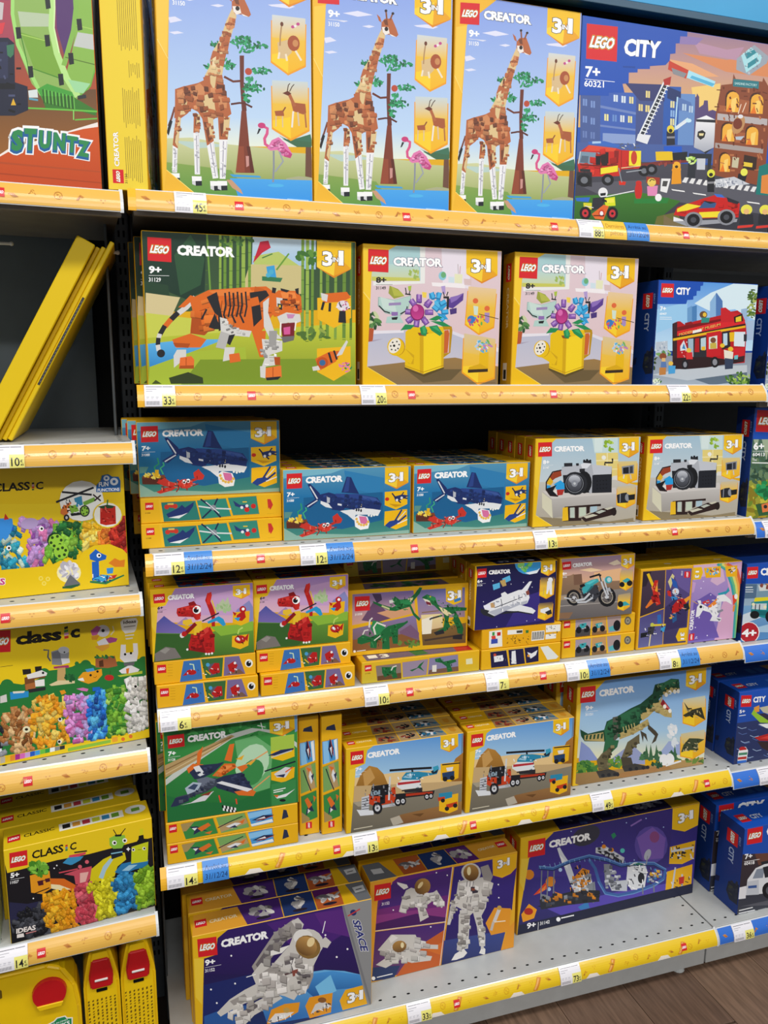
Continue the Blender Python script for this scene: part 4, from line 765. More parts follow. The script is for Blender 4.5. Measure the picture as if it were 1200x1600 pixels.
# ---- shark: front, long edge, lid
a = art('shark', (135, 130), (1105, 118), (1118, 600), (165, 635))
a.g('5a9cbc', '1f72a8', '100 80 1150 80 1150 330 100 330'); a.g('1f72a8', '1c6c84', '100 330 1150 330 1150 520 100 520'); a.g('2a7878', '4a8a7a', '100 500 1150 480 1150 660 100 660'); a.p('7ab8cc', '130 120 620 120 500 160 140 190'); a.p('2f7fb4', '600 140 910 200 900 330 620 260'); a.p('1a5f90', '300 330 900 300 910 500 600 560 300 520'); a.p('8ab0a0', '150 540 260 600 420 590 700 600 1110 575 1110 640 150 650'); a.p('5a8f88', '160 430 220 430 200 470 160 475')
a.l('2f9a6a', 10, '270 470 260 430 290 410 280 370'); a.l('3fae7a', 10, '320 480 300 440 325 420 318 400')
a.part('pictured_model')
a.p('5a2c20', '175 500 340 500 335 550 180 548'); a.p('7a4028', '180 490 330 485 335 505 178 508'); a.leaves(['e8c030', 'f4dc60', 'c89820'], 250, 490, 60, 14, 22, 12, 3); a.p('e0b020', '265 450 290 450 288 500 262 500')
N, N2, Wt = '1c2f68', '2a4488', 'e4e6e8'
a.p(N, '325 235 345 230 420 300 430 345 395 350 380 330'); a.l('dfe2e6', 9, '345 250 405 340'); a.p(N, '310 390 390 340 420 350 350 405'); a.l('dfe2e6', 8, '330 395 405 350'); a.p(N, '420 310 490 295 540 310 700 310 860 340 895 385 880 430 680 420 560 400 520 420 430 360'); a.p(N2, '540 305 700 310 850 340 890 380 700 345 545 330'); a.p('3a5698', '720 320 840 342 880 370 760 345'); a.p(N, '620 185 655 190 690 260 720 310 585 298'); a.p(N2, '625 190 645 190 640 290 600 298'); a.p(Wt, '430 355 490 375 520 410 470 400 430 375'); a.p('b8bcc4', '475 320 500 325 500 370 478 370'); a.p(N, '520 375 640 385 600 430 520 420'); a.p(Wt, '560 375 640 390 630 400 560 388'); a.p('8a8e98', '590 425 650 425 645 450 600 445'); a.p(Wt, '580 430 680 420 760 410 890 430 870 470 800 460 700 460 690 500 640 460'); a.p(N, '640 360 700 360 690 425 650 415'); a.es('2a2c34', '705 425 722 425 740 430', 7, 11); a.p('e8d8b0', '725 370 745 372 742 405 724 400'); a.e('1a1a1a', 736, 392, 7); a.p(N, '760 380 890 390 885 425 770 415')
a.p('f0f0f0', '690 480 720 460 790 475 808 520 800 560 740 568 700 545'); a.p('d870a0', '725 470 780 475 795 510 780 530 740 520'); a.es('e8b850', '708 490 715 510 728 525 745 533 765 535 785 530 797 512', 10); a.es('f0f0e8', '800 465 820 470 840 465 860 462', 8); a.facets('440 320 700 318 880 380 640 410', [N, N2, '22386e'], 46, 26, 4)
a.l('b8281e', 30, '395 560 330 545 285 525'); a.p('c83428', '275 535 330 505 365 530 420 545 400 560 330 560'); a.e('d03a2a', 470, 545, 52, 32); a.l('c03020', 18, '515 525 550 510'); a.p('c83428', '525 470 560 445 575 465 600 490 590 515 560 520 530 500'); a.p('c83428', '275 600 340 570 420 565 380 590 300 612'); a.es('ffffff', '462 532 490 525', 14); a.es('181818', '464 535 490 528', 7); a.grit('290 530 560 500 520 570 300 600', 24, 20, 6, '7a1810', 'e86a58'); a.l('9a2018', 8, '430 570 410 600'); a.l('9a2018', 8, '480 575 485 590'); a.l('8a2018', 7, '520 560 560 545')
a.part('inset_picture')
a.p('f0bc14', '915 300 1085 290 1090 390 1005 428 918 395'); a.p('c8920c', '950 385 1060 395 1000 410'); a.p('24346a', '985 335 1050 320 1100 330 1040 360 1000 372'); a.l('22284a', 10, '970 310 1000 345 1040 380'); a.l('22284a', 10, '1060 305 1030 340 1090 350'); a.es('e0e0e0', '1010 360 1045 345', 10); a.e('c83020', 935, 352, 16, 13)
a.p('f0b810', '920 440 1090 425 1095 540 1010 570 920 540'); a.p('24408a', '925 540 960 510 1020 500 1040 520 960 560'); a.l('24346a', 13, '1000 510 1050 430'); a.l('d8dce0', 6, '1020 505 1080 440'); a.l('24346a', 13, '1030 515 1085 470'); a.l('e8e8ec', 7, '1020 530 1095 500')
a.badge((910, 125), (1088, 122), (915, 278)); a.logo((163, 157), (280, 153), (168, 265)); creator_title(a, 310, 228, 592, 220, 45, out=None); age(a, '7+', '31088', 172, 322, 230, 320, 32)
def edge_panel(a, quad, c, seed, blobs):
    q = P(quad); a.p('c08a10', [(x + (3 if i in (0, 3) else -3) * -1, y) for i, (x, y) in enumerate(q)]); a.g(c, c, q)
a = art('shark_edge', (170, 645), (1118, 603), (1120, 765), (175, 808)); a.bg('ecb61c')
for q, c in (('292 665 530 652 560 785 310 798', '2a7a70'), ('540 650 735 635 770 760 570 780', '2f8a78'), ('750 632 945 618 965 745 785 755', '348876')):
    a.l('c89020', 7, P(q), True); a.p(c, q)
a.p('f0bc28', '285 640 300 800 320 800 300 640'); a.part('pictured_model')
a.p('22346e', '335 745 420 700 440 680 460 700 520 660 515 690 480 740 400 770 350 770'); a.p('e8e8ea', '350 770 440 750 480 735 420 775'); a.es('c83828', '340 695 370 685 395 690', 17); a.p('e0c060', '345 670 385 668 385 680 345 680')
a.l('22284a', 11, '565 640 640 700 700 770'); a.l('22284a', 11, '680 635 650 700 575 775'); a.l('d8dcdc', 10, '550 690 650 705 770 710'); a.es('8a8f98', '650 700', 20); a.l('d0d4d8', 7, '600 660 690 740')
a.p('2a3a70', '785 650 830 680 880 680 900 700 850 705 800 690'); a.es('c82a28', '880 715 925 690', 18); a.es('e8e8ea', '880 688 845 700', 11); a.l('e0c040', 8, '850 660 880 660')
a.part('claw_mark'); a.p('c8352a', '1022 640 1045 640 1062 680 1050 705 1042 718 1034 700 1028 712'); a.l('c8a018', 2, '1020 745 1070 742'); a.logo((198, 666), (252, 664), (200, 716), True); a.part('lettering'); a.t('31088', '6a4a10', 198, 742, 232, 741, 9, .01)
a = art('shark_top', (0, 0), (262, 0), (262, 46), (0, 46)); a.bg('d8ac14'); a.p('20566e', '48 0 165 0 160 46 56 46'); a.p('266a74', '168 0 215 0 212 46 165 46'); a.leaves(['1a2a50', 'c8d0d4', '2a4a70', '8a3a30'], 110, 24, 46, 16, 22, 12, 4); a.leaves(['1a2a50', 'd0d0d0'], 190, 24, 18, 14, 10, 9, 5); a.logo((10, 14), (30, 14), (10, 34), True)

# ---- retro camera: front and lid
a = art('camera', (345, 185), (1165, 160), (1115, 825), (310, 872))
a.g('9cc0d6', 'c6d2d8', '250 100 1250 100 1250 520 250 520'); a.p('c8dede', '780 160 985 160 985 290 800 290'); a.p('d8e8e6', '800 170 870 170 860 280 800 280'); a.p('e6d27e', '810 290 985 285 985 480 815 480'); a.l('f2e6b0', 8, '810 350 985 345'); a.l('f2e6b0', 8, '812 420 985 415'); a.l('f2e6b0', 8, '900 288 895 480'); a.leaves(['a8c840', '8ab030', 'c0d868'], 915, 230, 36, 34, 14, 18, 3); a.es('f0f0e8', '872 325', 18); a.p('e0dcd4', '940 470 1000 465 990 560 940 560'); a.g('c6c4bc', 'a89c88', '290 520 420 520 960 500 1200 560 1200 900 250 900'); a.p('8a7c60', '330 790 900 830 1100 800 1100 880 320 880'); a.p('cfcac6', '390 590 460 650 980 610 960 560 560 600'); a.g('c2beba', '9c9690', '460 650 985 610 970 720 470 800'); a.p('d6d2b8', '385 600 460 660 465 805 385 720'); a.p('b5b0aa', '970 610 1030 560 1050 640 985 720')
a.part('pictured_model')
a.p('1c1d22', '545 400 935 400 930 600 560 605'); a.p('b8bcc4', '540 405 690 375 690 460 545 465'); a.p('c4c8d0', '775 380 935 395 930 455 780 462'); a.p('b0b4bc', '690 395 735 360 775 375 790 460 780 600 755 610 740 480 690 440'); a.p('dfe2e8', '690 380 740 355 775 372 740 410 700 410'); a.p('24252a', '680 415 722 412 722 440 680 442'); a.p('20222a', '780 465 930 458 925 600 775 605'); a.es('0e0e12', '818 510 842 508 866 506 890 504 818 540 842 538 866 536 890 534 818 570 842 568 866 566 890 564', 5)
a.p('26272c', '560 370 625 368 625 395 560 398'); a.p('26272c', '708 352 770 345 775 372 710 368'); a.p('26272c', '652 372 675 370 675 390 655 392'); a.l('24252a', 14, '880 385 880 365 940 365 940 332'); a.es('16171a', '718 350 740 345 765 350', 9)
a.e('17181c', 715, 520, 60, 88); a.e('26282e', 645, 530, 95, 92); a.e('14151a', 640, 530, 78, 80); a.e('6a6e78', 640, 528, 58, 66, 0, 18, '3a3c44'); a.e('c8ccd4', 640, 498, 46, 34, 0, 14, '7a7e88'); a.e('8a8e98', 640, 530, 24, 26); a.e('c4c8cc', 640, 530, 10); a.l('8f939c', 4, [(640 + 68 * math.cos(i * .35), 530 + 72 * math.sin(i * .35)) for i in range(19)])
a.p('9a4024', '440 480 480 440 535 425 540 470 490 490 465 510'); a.p('e0b020', '420 530 445 480 475 515 455 545'); a.p('2f9ad8', '418 545 455 545 450 570 420 570'); a.p('2aa0e0', '480 535 530 505 560 530 562 575 500 585'); a.p('b03028', '500 580 560 575 545 620 505 625'); a.p('e8e4e0', '470 590 500 575 502 615'); a.p('16171c', '420 570 455 560 500 540 470 590 505 625 470 630 435 615'); a.l('2a1a1a', 10, '540 425 470 440 420 520 418 580 450 625 510 630')
a.p('2c1a18', '560 712 845 690 845 708 600 722 600 800 690 800 690 822 545 828'); a.p('e8b820', '545 720 585 715 588 820 540 825'); a.p('b8c4b8', '605 720 635 718 635 800 605 800'); a.p('2c1a18', '640 715 670 712 668 800 640 800'); a.p('c0ccb8', '675 720 725 716 725 780 675 790'); a.p('2c1a18', '730 712 758 710 755 760 730 770'); a.p('a8c0cc', '762 712 815 708 812 755 762 758'); a.p('2c1a18', '685 800 860 725 960 720 965 770 720 832'); a.p('c8c4b0', '705 790 780 770 820 780 730 805'); a.p('b8bcb0', '800 755 850 738 885 745 830 768'); a.p('c8c4b0', '870 728 930 712 945 722 895 738'); a.e('241614', 945, 752, 22, 32)
a.part('inset_picture')
a.inset((985, 355), (1135, 350), (980, 530), 'd8c890', 'f2b414'); a.p('8a8e98', '1012 395 1110 380 1108 450 1015 458'); a.p('1c1e24', '1022 405 1068 398 1068 450 1022 452'); a.p('3a3c44', '1075 395 1100 390 1100 445 1075 448'); a.l('e0e0e0', 9, '1030 460 1025 490'); a.l('c8c8c8', 9, '1080 458 1085 495')
a.inset((975, 555), (1118, 540), (968, 728), 'c8bfa8', 'f2b00e'); a.p('24252c', '970 620 1010 605 1050 600 1060 680 975 685'); a.e('8a8e98', 1055, 640, 20, 30); a.p('1a1b20', '1060 620 1115 612 1112 655 1065 662'); a.l('9a9ea8', 6, '998 610 995 680')
a.part('border_print'); a.p('ecc01a', '250 100 530 150 470 210 390 320 380 400 335 780 470 868 250 890'); a.p('f2cb38', '340 320 385 325 352 600 320 520'); a.l('f8dc70', 3, '335 780 470 868')
a.badge((995, 168), (1152, 162), (992, 325)); a.logo((360, 210), (468, 205), (358, 322)); creator_title(a, 484, 282, 722, 275, 42, out=None); age(a, '8+', '31147', 396, 380, 445, 378, 32)
a = art('camera_top', (0, 0), (260, 0), (260, 46), (0, 46)); a.bg('d2a512'); a.p('6a7a84', '70 0 185 0 178 46 80 46'); a.leaves(['24262c', 'b8bcc4', '4a4c54'], 125, 22, 40, 14, 16, 12, 4); a.p('3a3c40', '190 0 215 0 212 40 188 40'); a.logo((10, 14), (30, 14), (10, 34), True)

# ---- forest rescue (left half in view)
a = art('forest', (1090, 91), (1853, 83), (1755, 998), (1007, 1044))
a.g('9ab8a8', 'a8b08a', '800 -100 2500 -100 2500 700 800 700'); a.g('8a9a40', 'b8a020', '800 650 2500 650 2500 1200 800 1200')
for x in (1060, 1130, 1230, 1330, 1450, 1600, 1720, 1900, 2100): a.p('4a6a58', [(x, 300), (x + 50, 520), (x + 40, 700), (x - 30, 720), (x - 45, 540)]); a.leaves(['2f4a38', '46644a', '6a8460'], x, 620, 60, 130, 26, 30, x)
a.leaves(['a8b830', 'c8c040', '6f8a2c', '8a7a20'], 1150, 880, 150, 120, 60, 40, 4); a.leaves(['a8b830', '6f8a2c', '8a9a30'], 1600, 800, 400, 200, 80, 60, 5); a.leaves(['c8b028', 'a88a18', '6f7a20'], 1400, 1030, 350, 70, 60, 40, 6)
a.part('pictured_model'); a.leaves(['1f8a4c', '2fa060', '176a3c'], 1170, 790, 70, 70, 26, 40, 9); a.p('2f5a34', '1090 920 1220 900 1220 1010 1120 1020'); a.p('e07840', '1140 920 1200 905 1200 980 1150 990'); a.e('2a2a2a', 1175, 940, 16); a.p('c8302a', '1300 700 1500 680 1520 860 1310 860'); a.p('e8e8ea', '1500 760 1750 740 1750 900 1510 900'); a.e('1a1a1c', 1400, 880, 60); a.e('1a1a1c', 1650, 900, 60)
a.part('border_print'); a.p('1b50b4', '800 -100 2000 -100 1900 120 1700 120 1700 240 1500 240 1480 360 800 360')
a.logo((1105, 108), (1300, 115), (1090, 295)); a.part('lettering'); a.t('CITY', 'ffffff', 1320, 260, 1560, 262, 100, .045, .06); a.t('6+', 'ffffff', 1072, 450, 1165, 452, 62, .03); a.l('ffffff', 3, '1065 463 1260 463'); a.t('60413', 'ffffff', 1065, 505, 1170, 506, 30, .015); a.t('The', 'f0f4f0', 1062, 545, 1100, 546, 20, .01); a.l('f0f4f0', 9, '1060 562 1240 566')
# ---- red dragon: front, long edge, lid
a = art('dragon', (95, 210), (640, 165), (660, 535), (130, 588))
a.g('8a6cc0', 'e0b4c4', '60 120 700 120 700 380 60 380'); a.p('c8a0cc', '340 250 560 200 650 260 650 340 340 340'); a.g('4a52a0', '7a6ab0', '130 390 175 345 215 375 300 420 300 440 130 440'); a.p('a88ab8', '240 390 290 350 340 400'); a.p('8a8ac0', '560 310 625 260 650 300 650 380 540 360'); a.p('b8c4a0', '455 290 485 250 495 270 510 240 528 310 455 320'); a.leaves(['9ab880', 'a8c490'], 490, 300, 40, 18, 14, 12, 3); a.g('6fa03a', '2f5a24', '120 435 380 440 560 400 660 375 680 600 120 610'); a.p('8ab83c', '420 400 560 390 650 370 650 420 480 450'); a.p('35602a', '130 440 330 440 420 520 360 570 130 560'); a.p('7a7470', '135 545 190 508 240 515 275 565 140 585'); a.p('94908a', '160 530 195 512 215 520 190 545')
a.part('pictured_model')
R1, R2, Y1 = 'b81e1e', '8a1418', 'e8c030'
a.l(R1, 26, '412 225 402 260 420 300 436 340'); a.p('d83028', '398 225 420 215 424 235 415 285 398 280'); a.l(R1, 18, '435 330 438 400'); a.l(Y1, 7, '425 260 450 330'); a.p('2a9ad0', '405 375 465 345 490 360 505 390 490 398 455 370 410 385'); a.l('1e2430', 7, '378 372 465 328')
a.p(Y1, '340 375 375 370 385 470 360 480 335 450'); a.p(R2, '320 450 380 440 440 450 450 520 400 540 310 525'); a.p(R1, '380 440 420 400 445 450 450 535 405 545 385 490'); a.p(R1, '325 450 365 470 370 505 320 525 310 500'); a.p('d84038', '365 430 410 400 415 425 370 460'); a.l(R2, 20, '345 385 290 440'); a.e('e0d8d8', 275, 448, 13); a.e(R1, 285, 440, 14)
a.p(R1, '242 305 300 290 330 280 365 290 370 345 345 368 330 350 250 348 240 330'); a.p('d83830', '245 305 325 290 330 310 250 320'); a.p(Y1, '275 368 320 360 328 385 300 398 275 388'); a.p(R2, '300 275 330 265 345 285 305 290'); a.p('c8281e', '340 340 365 330 368 360 350 368'); a.e('ffffff', 347, 312, 22); a.e('141418', 343, 314, 14); a.e('ffffff', 350, 306, 4); a.es('601010', '255 325 270 330', 5); a.es('f0f0f0', '405 545 420 545 436 542 305 522', 6); a.facets('330 440 440 410 445 530 330 520', [R1, R1, 'c8281e', R2], 20, 24, 4); a.facets('250 305 340 290 345 345 250 345', [R1, 'cc2a24'], 14, 16, 5)
a.part('inset_picture')
for y in (290, 415): a.p('efb81a', [(540, y + 35), (630, y + 25), (628, y + 85), (585, y + 105), (540, y + 92)])
a.p(R1, '560 340 600 310 610 350 590 370 560 365'); a.e(R1, 592, 308, 18); a.e('ffffff', 594, 306, 8); a.p('2aa0d8', '545 355 580 350 570 372'); a.p(R1, '537 320 560 330 550 345'); a.e(R1, 583, 468, 30, 22); a.e('ffffff', 570, 465, 8); a.l('b8d868', 8, '570 440 575 418 595 405'); a.p(R1, '605 460 628 435 622 480'); a.grit('560 450 600 450 600 490 565 490', 10, 10, 2)
a.part('border_print'); a.p('eec11a', '60 120 260 150 230 195 180 290 140 300 133 590 60 590'); a.p('f4ce3c', '98 300 140 300 136 440 112 400')
a.badge((534, 182), (626, 174), (538, 255)); a.logo((112, 232), (173, 226), (118, 280), True); creator_title(a, 190, 262, 332, 250, 26, out=None); age(a, '6+', '31145', 138, 312, 168, 309, 16, '2a2a3a')
a = art('dragon_edge', (135, 597), (660, 533), (665, 645), (140, 705)); a.bg('efb41e')
for q, c in (('280 584 365 574 378 675 262 692', '3a72b8'), ('370 572 486 560 480 660 395 672', '3a6a3a'), ('494 558 572 550 608 645 490 658', '7a6a98')): a.p('d0b478', [(x + .0, y - 2) for x, y in P(q)]); a.p(c, q)
a.p('7a5a4a', '500 650 575 620 605 645'); a.p('5a5a6a', '400 600 440 590 470 640 420 660'); a.part('pictured_model'); a.e(R1, 320, 640, 26, 14); a.p(R1, '292 640 275 660 300 655'); a.l('d0e8c0', 6, '335 628 330 600 310 598'); a.p(R1, '410 630 440 590 465 590 470 640 430 650'); a.e('4aa0d0', 405, 600, 10); a.l('e8b830', 6, '395 630 420 650'); a.p(R1, '510 600 545 578 565 600 545 640 520 630'); a.e('f0f0f0', 550, 588, 7); a.grit('290 620 560 590 560 640 300 660', 18, 10, 3)
a.part('eye_mark'); a.e('f4f4ee', 627, 588, 22, 22); a.e('12161c', 626, 590, 14, 15); a.e('ffffff', 630, 582, 4); a.logo((148, 606), (192, 602), (150, 648), True); a.part('small_print')
for i in range(5): a.l('b8860c', 1.6, [(200, 604 + i * 14), (225, 602 + i * 14)])
a = art('dragon_top', (0, 0), (190, 0), (190, 45), (0, 45)); a.bg('dcae16'); a.p('2a4a80', '48 0 100 0 96 45 52 45'); a.p('3a5a3a', '100 0 140 0 138 45 96 45'); a.p('7a6a70', '140 0 170 0 168 45 138 45'); a.leaves(['8a1a1a', 'b82a24', '5a1010'], 105, 24, 50, 13, 18, 8, 3); a.logo((8, 14), (26, 14), (8, 32), True)

# ---- green dinosaurs back panel, edge, lids
a = art('dino', (80, 380), (1045, 310), (1040, 850), (85, 915)); a.bg('e8b21a')
a.g('7a6aa8', 'd8a894', '108 405 590 372 610 560 108 660'); a.p('6a4a6a', '180 620 270 470 300 470 350 520 430 600 300 640'); a.p('4a3a58', '260 400 330 400 340 450 300 480'); a.p('d8a078', '300 560 600 480 610 560 420 610'); a.g('8a7aa8', '7a5a40', '112 690 610 580 650 830 112 885'); a.p('7a5a78', '480 720 570 660 640 730 640 780 500 760'); a.p('8a5a34', '112 780 500 740 650 800 650 835 112 885'); a.leaves(['4a6a34', '6a8a3c'], 560, 820, 90, 20, 16, 20, 3)
a.g('6a70b0', 'a88a9a', '615 370 1015 345 1020 600 635 610'); a.g('f0dca0', 'd8b48a', '655 580 830 570 840 740 665 745'); a.g('8a6a3a', '6a5030', '660 720 1030 650 1030 825 672 840'); a.l('8a6a40', 8, '660 560 800 545'); a.p('f4ecd8', '660 620 750 590 740 740 665 745'); a.p('4a3a30', '680 790 1010 745 1010 760 690 805')
a.part('pictured_model'); G1, G2, G3 = '1f6a3a', '124a28', '2f8a50'
a.p(G1, '265 460 340 490 420 515 450 500 420 470 440 420 480 450 560 440 600 400 640 345 662 350 640 400 600 450 570 490 600 560 650 610 640 632 590 580 560 510 450 545 400 540 330 510 275 480'); a.p('d8d4a0', '545 440 590 432 575 470 550 470'); a.p('e8e8e0', '395 455 425 450 440 470 400 480'); a.p('c8c890', '340 495 400 520 400 535 335 508'); a.p(G3, '480 450 560 450 570 490 490 490'); a.grit('400 450 600 420 590 540 420 540', 26, 22, 3, '14401f', '3a8a50')
a.p(G1, '150 770 190 740 250 760 300 740 390 670 470 650 520 640 545 625 550 640 500 680 470 700 470 820 430 820 420 760 400 760 405 865 345 865 345 770 305 790 300 855 250 850 250 800 180 820 150 810'); a.p(G3, '250 690 270 620 340 640 370 680 310 750 280 740'); a.l('e4e0d8', 14, '290 740 275 680 300 640 370 670'); a.l('e4e0d8', 12, '240 680 245 620 265 600'); a.l('e4e0d8', 10, '190 740 205 705 235 700'); a.grit('160 760 300 690 460 660 460 800 260 840', 40, 20, 5, '14401f', '3a8a50'); a.l('d8d4c8', 9, '280 790 330 750')
a.p(G1, '660 430 700 405 770 430 790 490 830 520 900 510 1035 520 1030 545 940 550 990 650 1010 700 1000 750 960 740 950 690 920 630 930 570 890 580 880 640 900 680 860 720 760 735 840 690 850 620 840 570 800 540 760 500 720 480 690 470'); a.p('e4ddc8', '668 440 720 455 745 500 715 500 690 470'); a.p('7a2a3a', '690 462 730 475 740 500 700 490'); a.p('e8d8a8', '800 510 850 530 910 575 870 590 830 560'); a.l('3a3a40', 14, '830 585 740 610 725 620'); a.p(G3, '690 410 770 430 785 480 730 450'); a.p('2a2a30', '760 730 840 705 850 740 780 755'); a.p('2a2a30', '920 760 1000 750 1000 795 920 790'); a.e('c8c040', 728, 425, 7); a.grit('680 420 1000 520 980 740 860 700', 50, 22, 6, '14401f', '3a8a50')
a.part('badge'); a.p('f2bf1c', '855 340 995 330 990 470 925 495 860 465'); a.t('3', 'ffffff', 872, 460, 930, 456, 82, .04, 0, [('4a4034', .07)]); a.t('1', 'ffffff', 955, 440, 985, 438, 70, .05, 0, [('4a4034', .07)]); a.t('IN', 'ffffff', 930, 420, 958, 418, 24, .03, 0, [('4a4034', .1)]); a.p('3a80c8', '925 450 980 430 985 455 930 475')
a.logo((125, 425), (242, 418), (128, 545)); a.part('lettering'); a.t('31058', 'f4f0e8', 128, 582, 185, 575, 18, .02); a.e('ffffff', 128, 877, 10); a.l('ffffff', 5, '145 876 215 868')
a = art('dino_edge', (178, 965), (1140, 870), (1140, 1035), (180, 1145)); a.g('ecb61a', 'd2bd3a', '170 860 1150 860 1150 1150 170 1150')
for q, c in (('295 990 505 968 512 1100 310 1120', '8a7a70'), ('518 962 730 935 718 1070 525 1090', '9a8aa0'), ('740 928 970 900 978 1040 730 1068', '8a84a8')): a.l('d8901c', 6, P(q), True); a.p(c, q)
a.p('6a4a30', '310 1080 510 1050 512 1100 312 1120'); a.p('7a5a4a', '740 1030 975 1000 978 1040 735 1066'); a.part('pictured_model'); a.p(G1, '345 1000 420 1000 470 990 465 1040 480 1090 440 1100 430 1060 370 1090 350 1050'); a.l('e0e0d8', 10, '425 1030 440 1000 470 990'); a.p(G1, '580 1030 640 1010 660 980 700 950 670 1000 700 1040 650 1010 600 1040'); a.p(G1, '785 935 830 925 850 960 950 940 960 960 910 980 930 1040 890 1050 880 1000 840 970 790 960'); a.p('e8e4da', '765 990 800 985 800 1045 765 1045'); a.grit('350 1000 470 1000 470 1080 360 1080', 14, 18, 3, '14401f', '3a8a50'); a.grit('800 940 940 950 920 1030 860 1000', 14, 16, 4, '14401f', '3a8a50')
a.logo((200, 985), (258, 978), (203, 1038), True); a.part('lettering'); a.t('31058', '6a4a10', 205, 1062, 250, 1057, 10, .01); a.p('e8e4b8', '1035 940 1085 932 1090 980 1038 985')
a = art('dino_lid', (0, 0), (262, 0), (262, 141), (0, 141)); a.bg('dcac14'); a.p('6a5a70', '12 80 250 80 250 136 12 136'); a.p('b82a28', '215 100 250 100 250 136 212 136'); a.p('1f6a3a', '110 90 140 85 150 130 120 134'); a.part('lettering'); a.t('1', 'f0ead8', 20, 124, 40, 124, 18, .03); a.t('3', 'f0ead8', 46, 126, 66, 126, 20, .03)
a = art('dino_top', (0, 0), (262, 0), (262, 46), (0, 46)); a.bg('c09412'); a.p('5a4a58', '40 0 215 0 220 46 34 46'); a.leaves(['1f5a30', '143a20', '3a3a38'], 130, 24, 80, 14, 30, 12, 3)

# ---- space shuttle
a = art('shuttle', (97, 195), (630, 150), (625, 570), (90, 625))
a.g('17193a', '2c2468', '60 100 700 100 700 660 60 660'); a.p('3a2f80', '400 400 520 360 530 560 300 600'); a.es('e8e8f8', '210 290 412 298 300 280 470 330 150 430 440 560 240 600 495 552 330 310', 3)
a.part('pictured_model'); a.e('3a9ad8', 440, 175, 88, 70); a.leaves(['5ac060', '8ad070', 'f0f4f4'], 420, 190, 50, 30, 12, 26, 4); a.p('e8f0f4', '420 235 500 215 520 200 500 235 450 245')
a.p('5ab4e0', '270 275 320 252 328 285 285 305'); a.p('5ab4e0', '208 315 255 300 258 335 215 352'); a.p('c0a060', '255 290 290 278 300 320 275 328')
W1, W2 = 'eceef2', 'b8bcc8'
a.p(W1, '150 460 200 430 280 390 380 350 440 345 455 400 440 440 380 455 300 490 230 525 180 530'); a.p(W2, '180 500 290 460 440 420 440 440 300 490 230 525'); a.p(W1, '375 375 410 340 450 292 468 290 440 350 430 380'); a.p(W1, '265 375 290 362 310 380 270 395'); a.p(W1, '300 490 390 450 470 470 498 490 480 512 380 495'); a.p('2a2c34', '132 475 190 490 180 505 230 530 215 540 150 520 132 500'); a.p('2a2c34', '300 495 380 492 480 510 470 516 380 502 260 515'); a.l('3a3c48', 5, '205 445 225 470 290 445 410 395'); a.l('3a3c48', 4, '265 410 275 460'); a.p('c8a070', '195 440 225 432 225 470 200 470'); a.p('8a4a40', '428 360 448 348 455 380 435 385'); a.p('f0f0ff', '150 455 190 450 200 485 160 475'); a.grit('200 440 440 360 440 430 230 510', 22, 18, 4, '9a9eac', 'ffffff')
a.part('inset_picture'); a.inset((525, 265), (618, 258), (520, 408), '3a3050', 'f2b616'); a.p(W1, '570 290 600 280 605 380 590 380 585 340 575 375 565 375'); a.e(W1, 590, 280, 16); a.l('c8b060', 4, '550 330 545 385'); a.inset((518, 440), (612, 428), (514, 558), '3a3050', 'f2b20e'); a.p(W1, '530 480 580 465 600 490 560 510 530 500'); a.p('2a2c34', '560 500 600 480 608 510 580 520')
a.part('border_print'); a.p('eebe18', '40 100 100 190 108 240 92 630 40 640'); a.badge((524, 160), (620, 152), (526, 256)); a.logo((108, 212), (168, 206), (108, 272), True); creator_title(a, 182, 248, 326, 238, 28, out=None); age(a, '6+', '31134', 108, 304, 143, 302, 20)
a = art('shuttle_edge', (135, 765), (665, 705), (665, 830), (135, 893)); a.bg('ecb41a')
for q in ('190 772 298 758 318 866 200 878', '312 756 412 746 428 848 326 862', '420 742 515 730 520 832 436 846'): a.p('e8c868', [(x, y - 3) for x, y in P(q)]); a.p('232048', q)
a.part('pictured_model'); a.p(W1, '215 800 275 790 280 830 220 840'); a.es('c85040', '222 790', 10); a.p(W1, '335 765 360 760 370 850 335 850'); a.p(W1, '440 770 470 780 510 755 500 790 465 815'); a.es('e8a040', '450 795', 9); a.grit('215 800 275 790 370 840 240 840', 12, 12, 2, '5a5c68', 'ffffff'); a.p('e8ece8', '528 735 580 728 655 800 640 815 580 822')
a = art('shuttle_under', (135, 635), (665, 570), (668, 700), (135, 755)); a.bg('ecae18'); a.part('small_print'); a.p('f2f0e8', '176 640 255 628 262 735 178 745'); a.p('e04838', '190 670 215 665 220 690 195 695'); a.p('3a50b0', '190 690 230 685 232 715 190 720'); a.p('3a9a48', '195 645 210 642 210 665 196 668'); a.p('c82a28', '225 645 248 642 248 665 226 668'); a.p('f4f2ea', '292 630 392 622 392 650 292 660'); a.p('4a4a44', '350 632 390 628 390 645 352 648'); a.p('3a7a38', '412 628 432 626 432 645 414 648'); a.p('f4f2ea', '455 635 545 626 545 690 455 700')
for i in range(14): a.l('2a2a2a', 3 if i % 3 else 4.5, [(462 + i * 6, 640 - i * .6), (462 + i * 6, 692 - i * .6)])
a.p('f4f2ea', '553 592 660 582 660 630 555 640'); a.p('f4f2ea', '555 655 632 647 632 680 555 688'); a.grit('290 670 440 660 440 720 290 725', 26, 12, 3, '6a4a10', '8a6418'); a.grit('560 600 650 592 650 670 560 675', 16, 12, 4, '3a3a3a', '8a8a8a')
a = art('shuttle_top', (0, 0), (190, 0), (190, 45), (0, 45)); a.bg('cfa314'); a.p('1c1a34', '45 0 160 0 158 45 50 45'); a.leaves(['c8ccd4', '8a8e9a', '3a3a58'], 105, 24, 44, 12, 16, 8, 3)

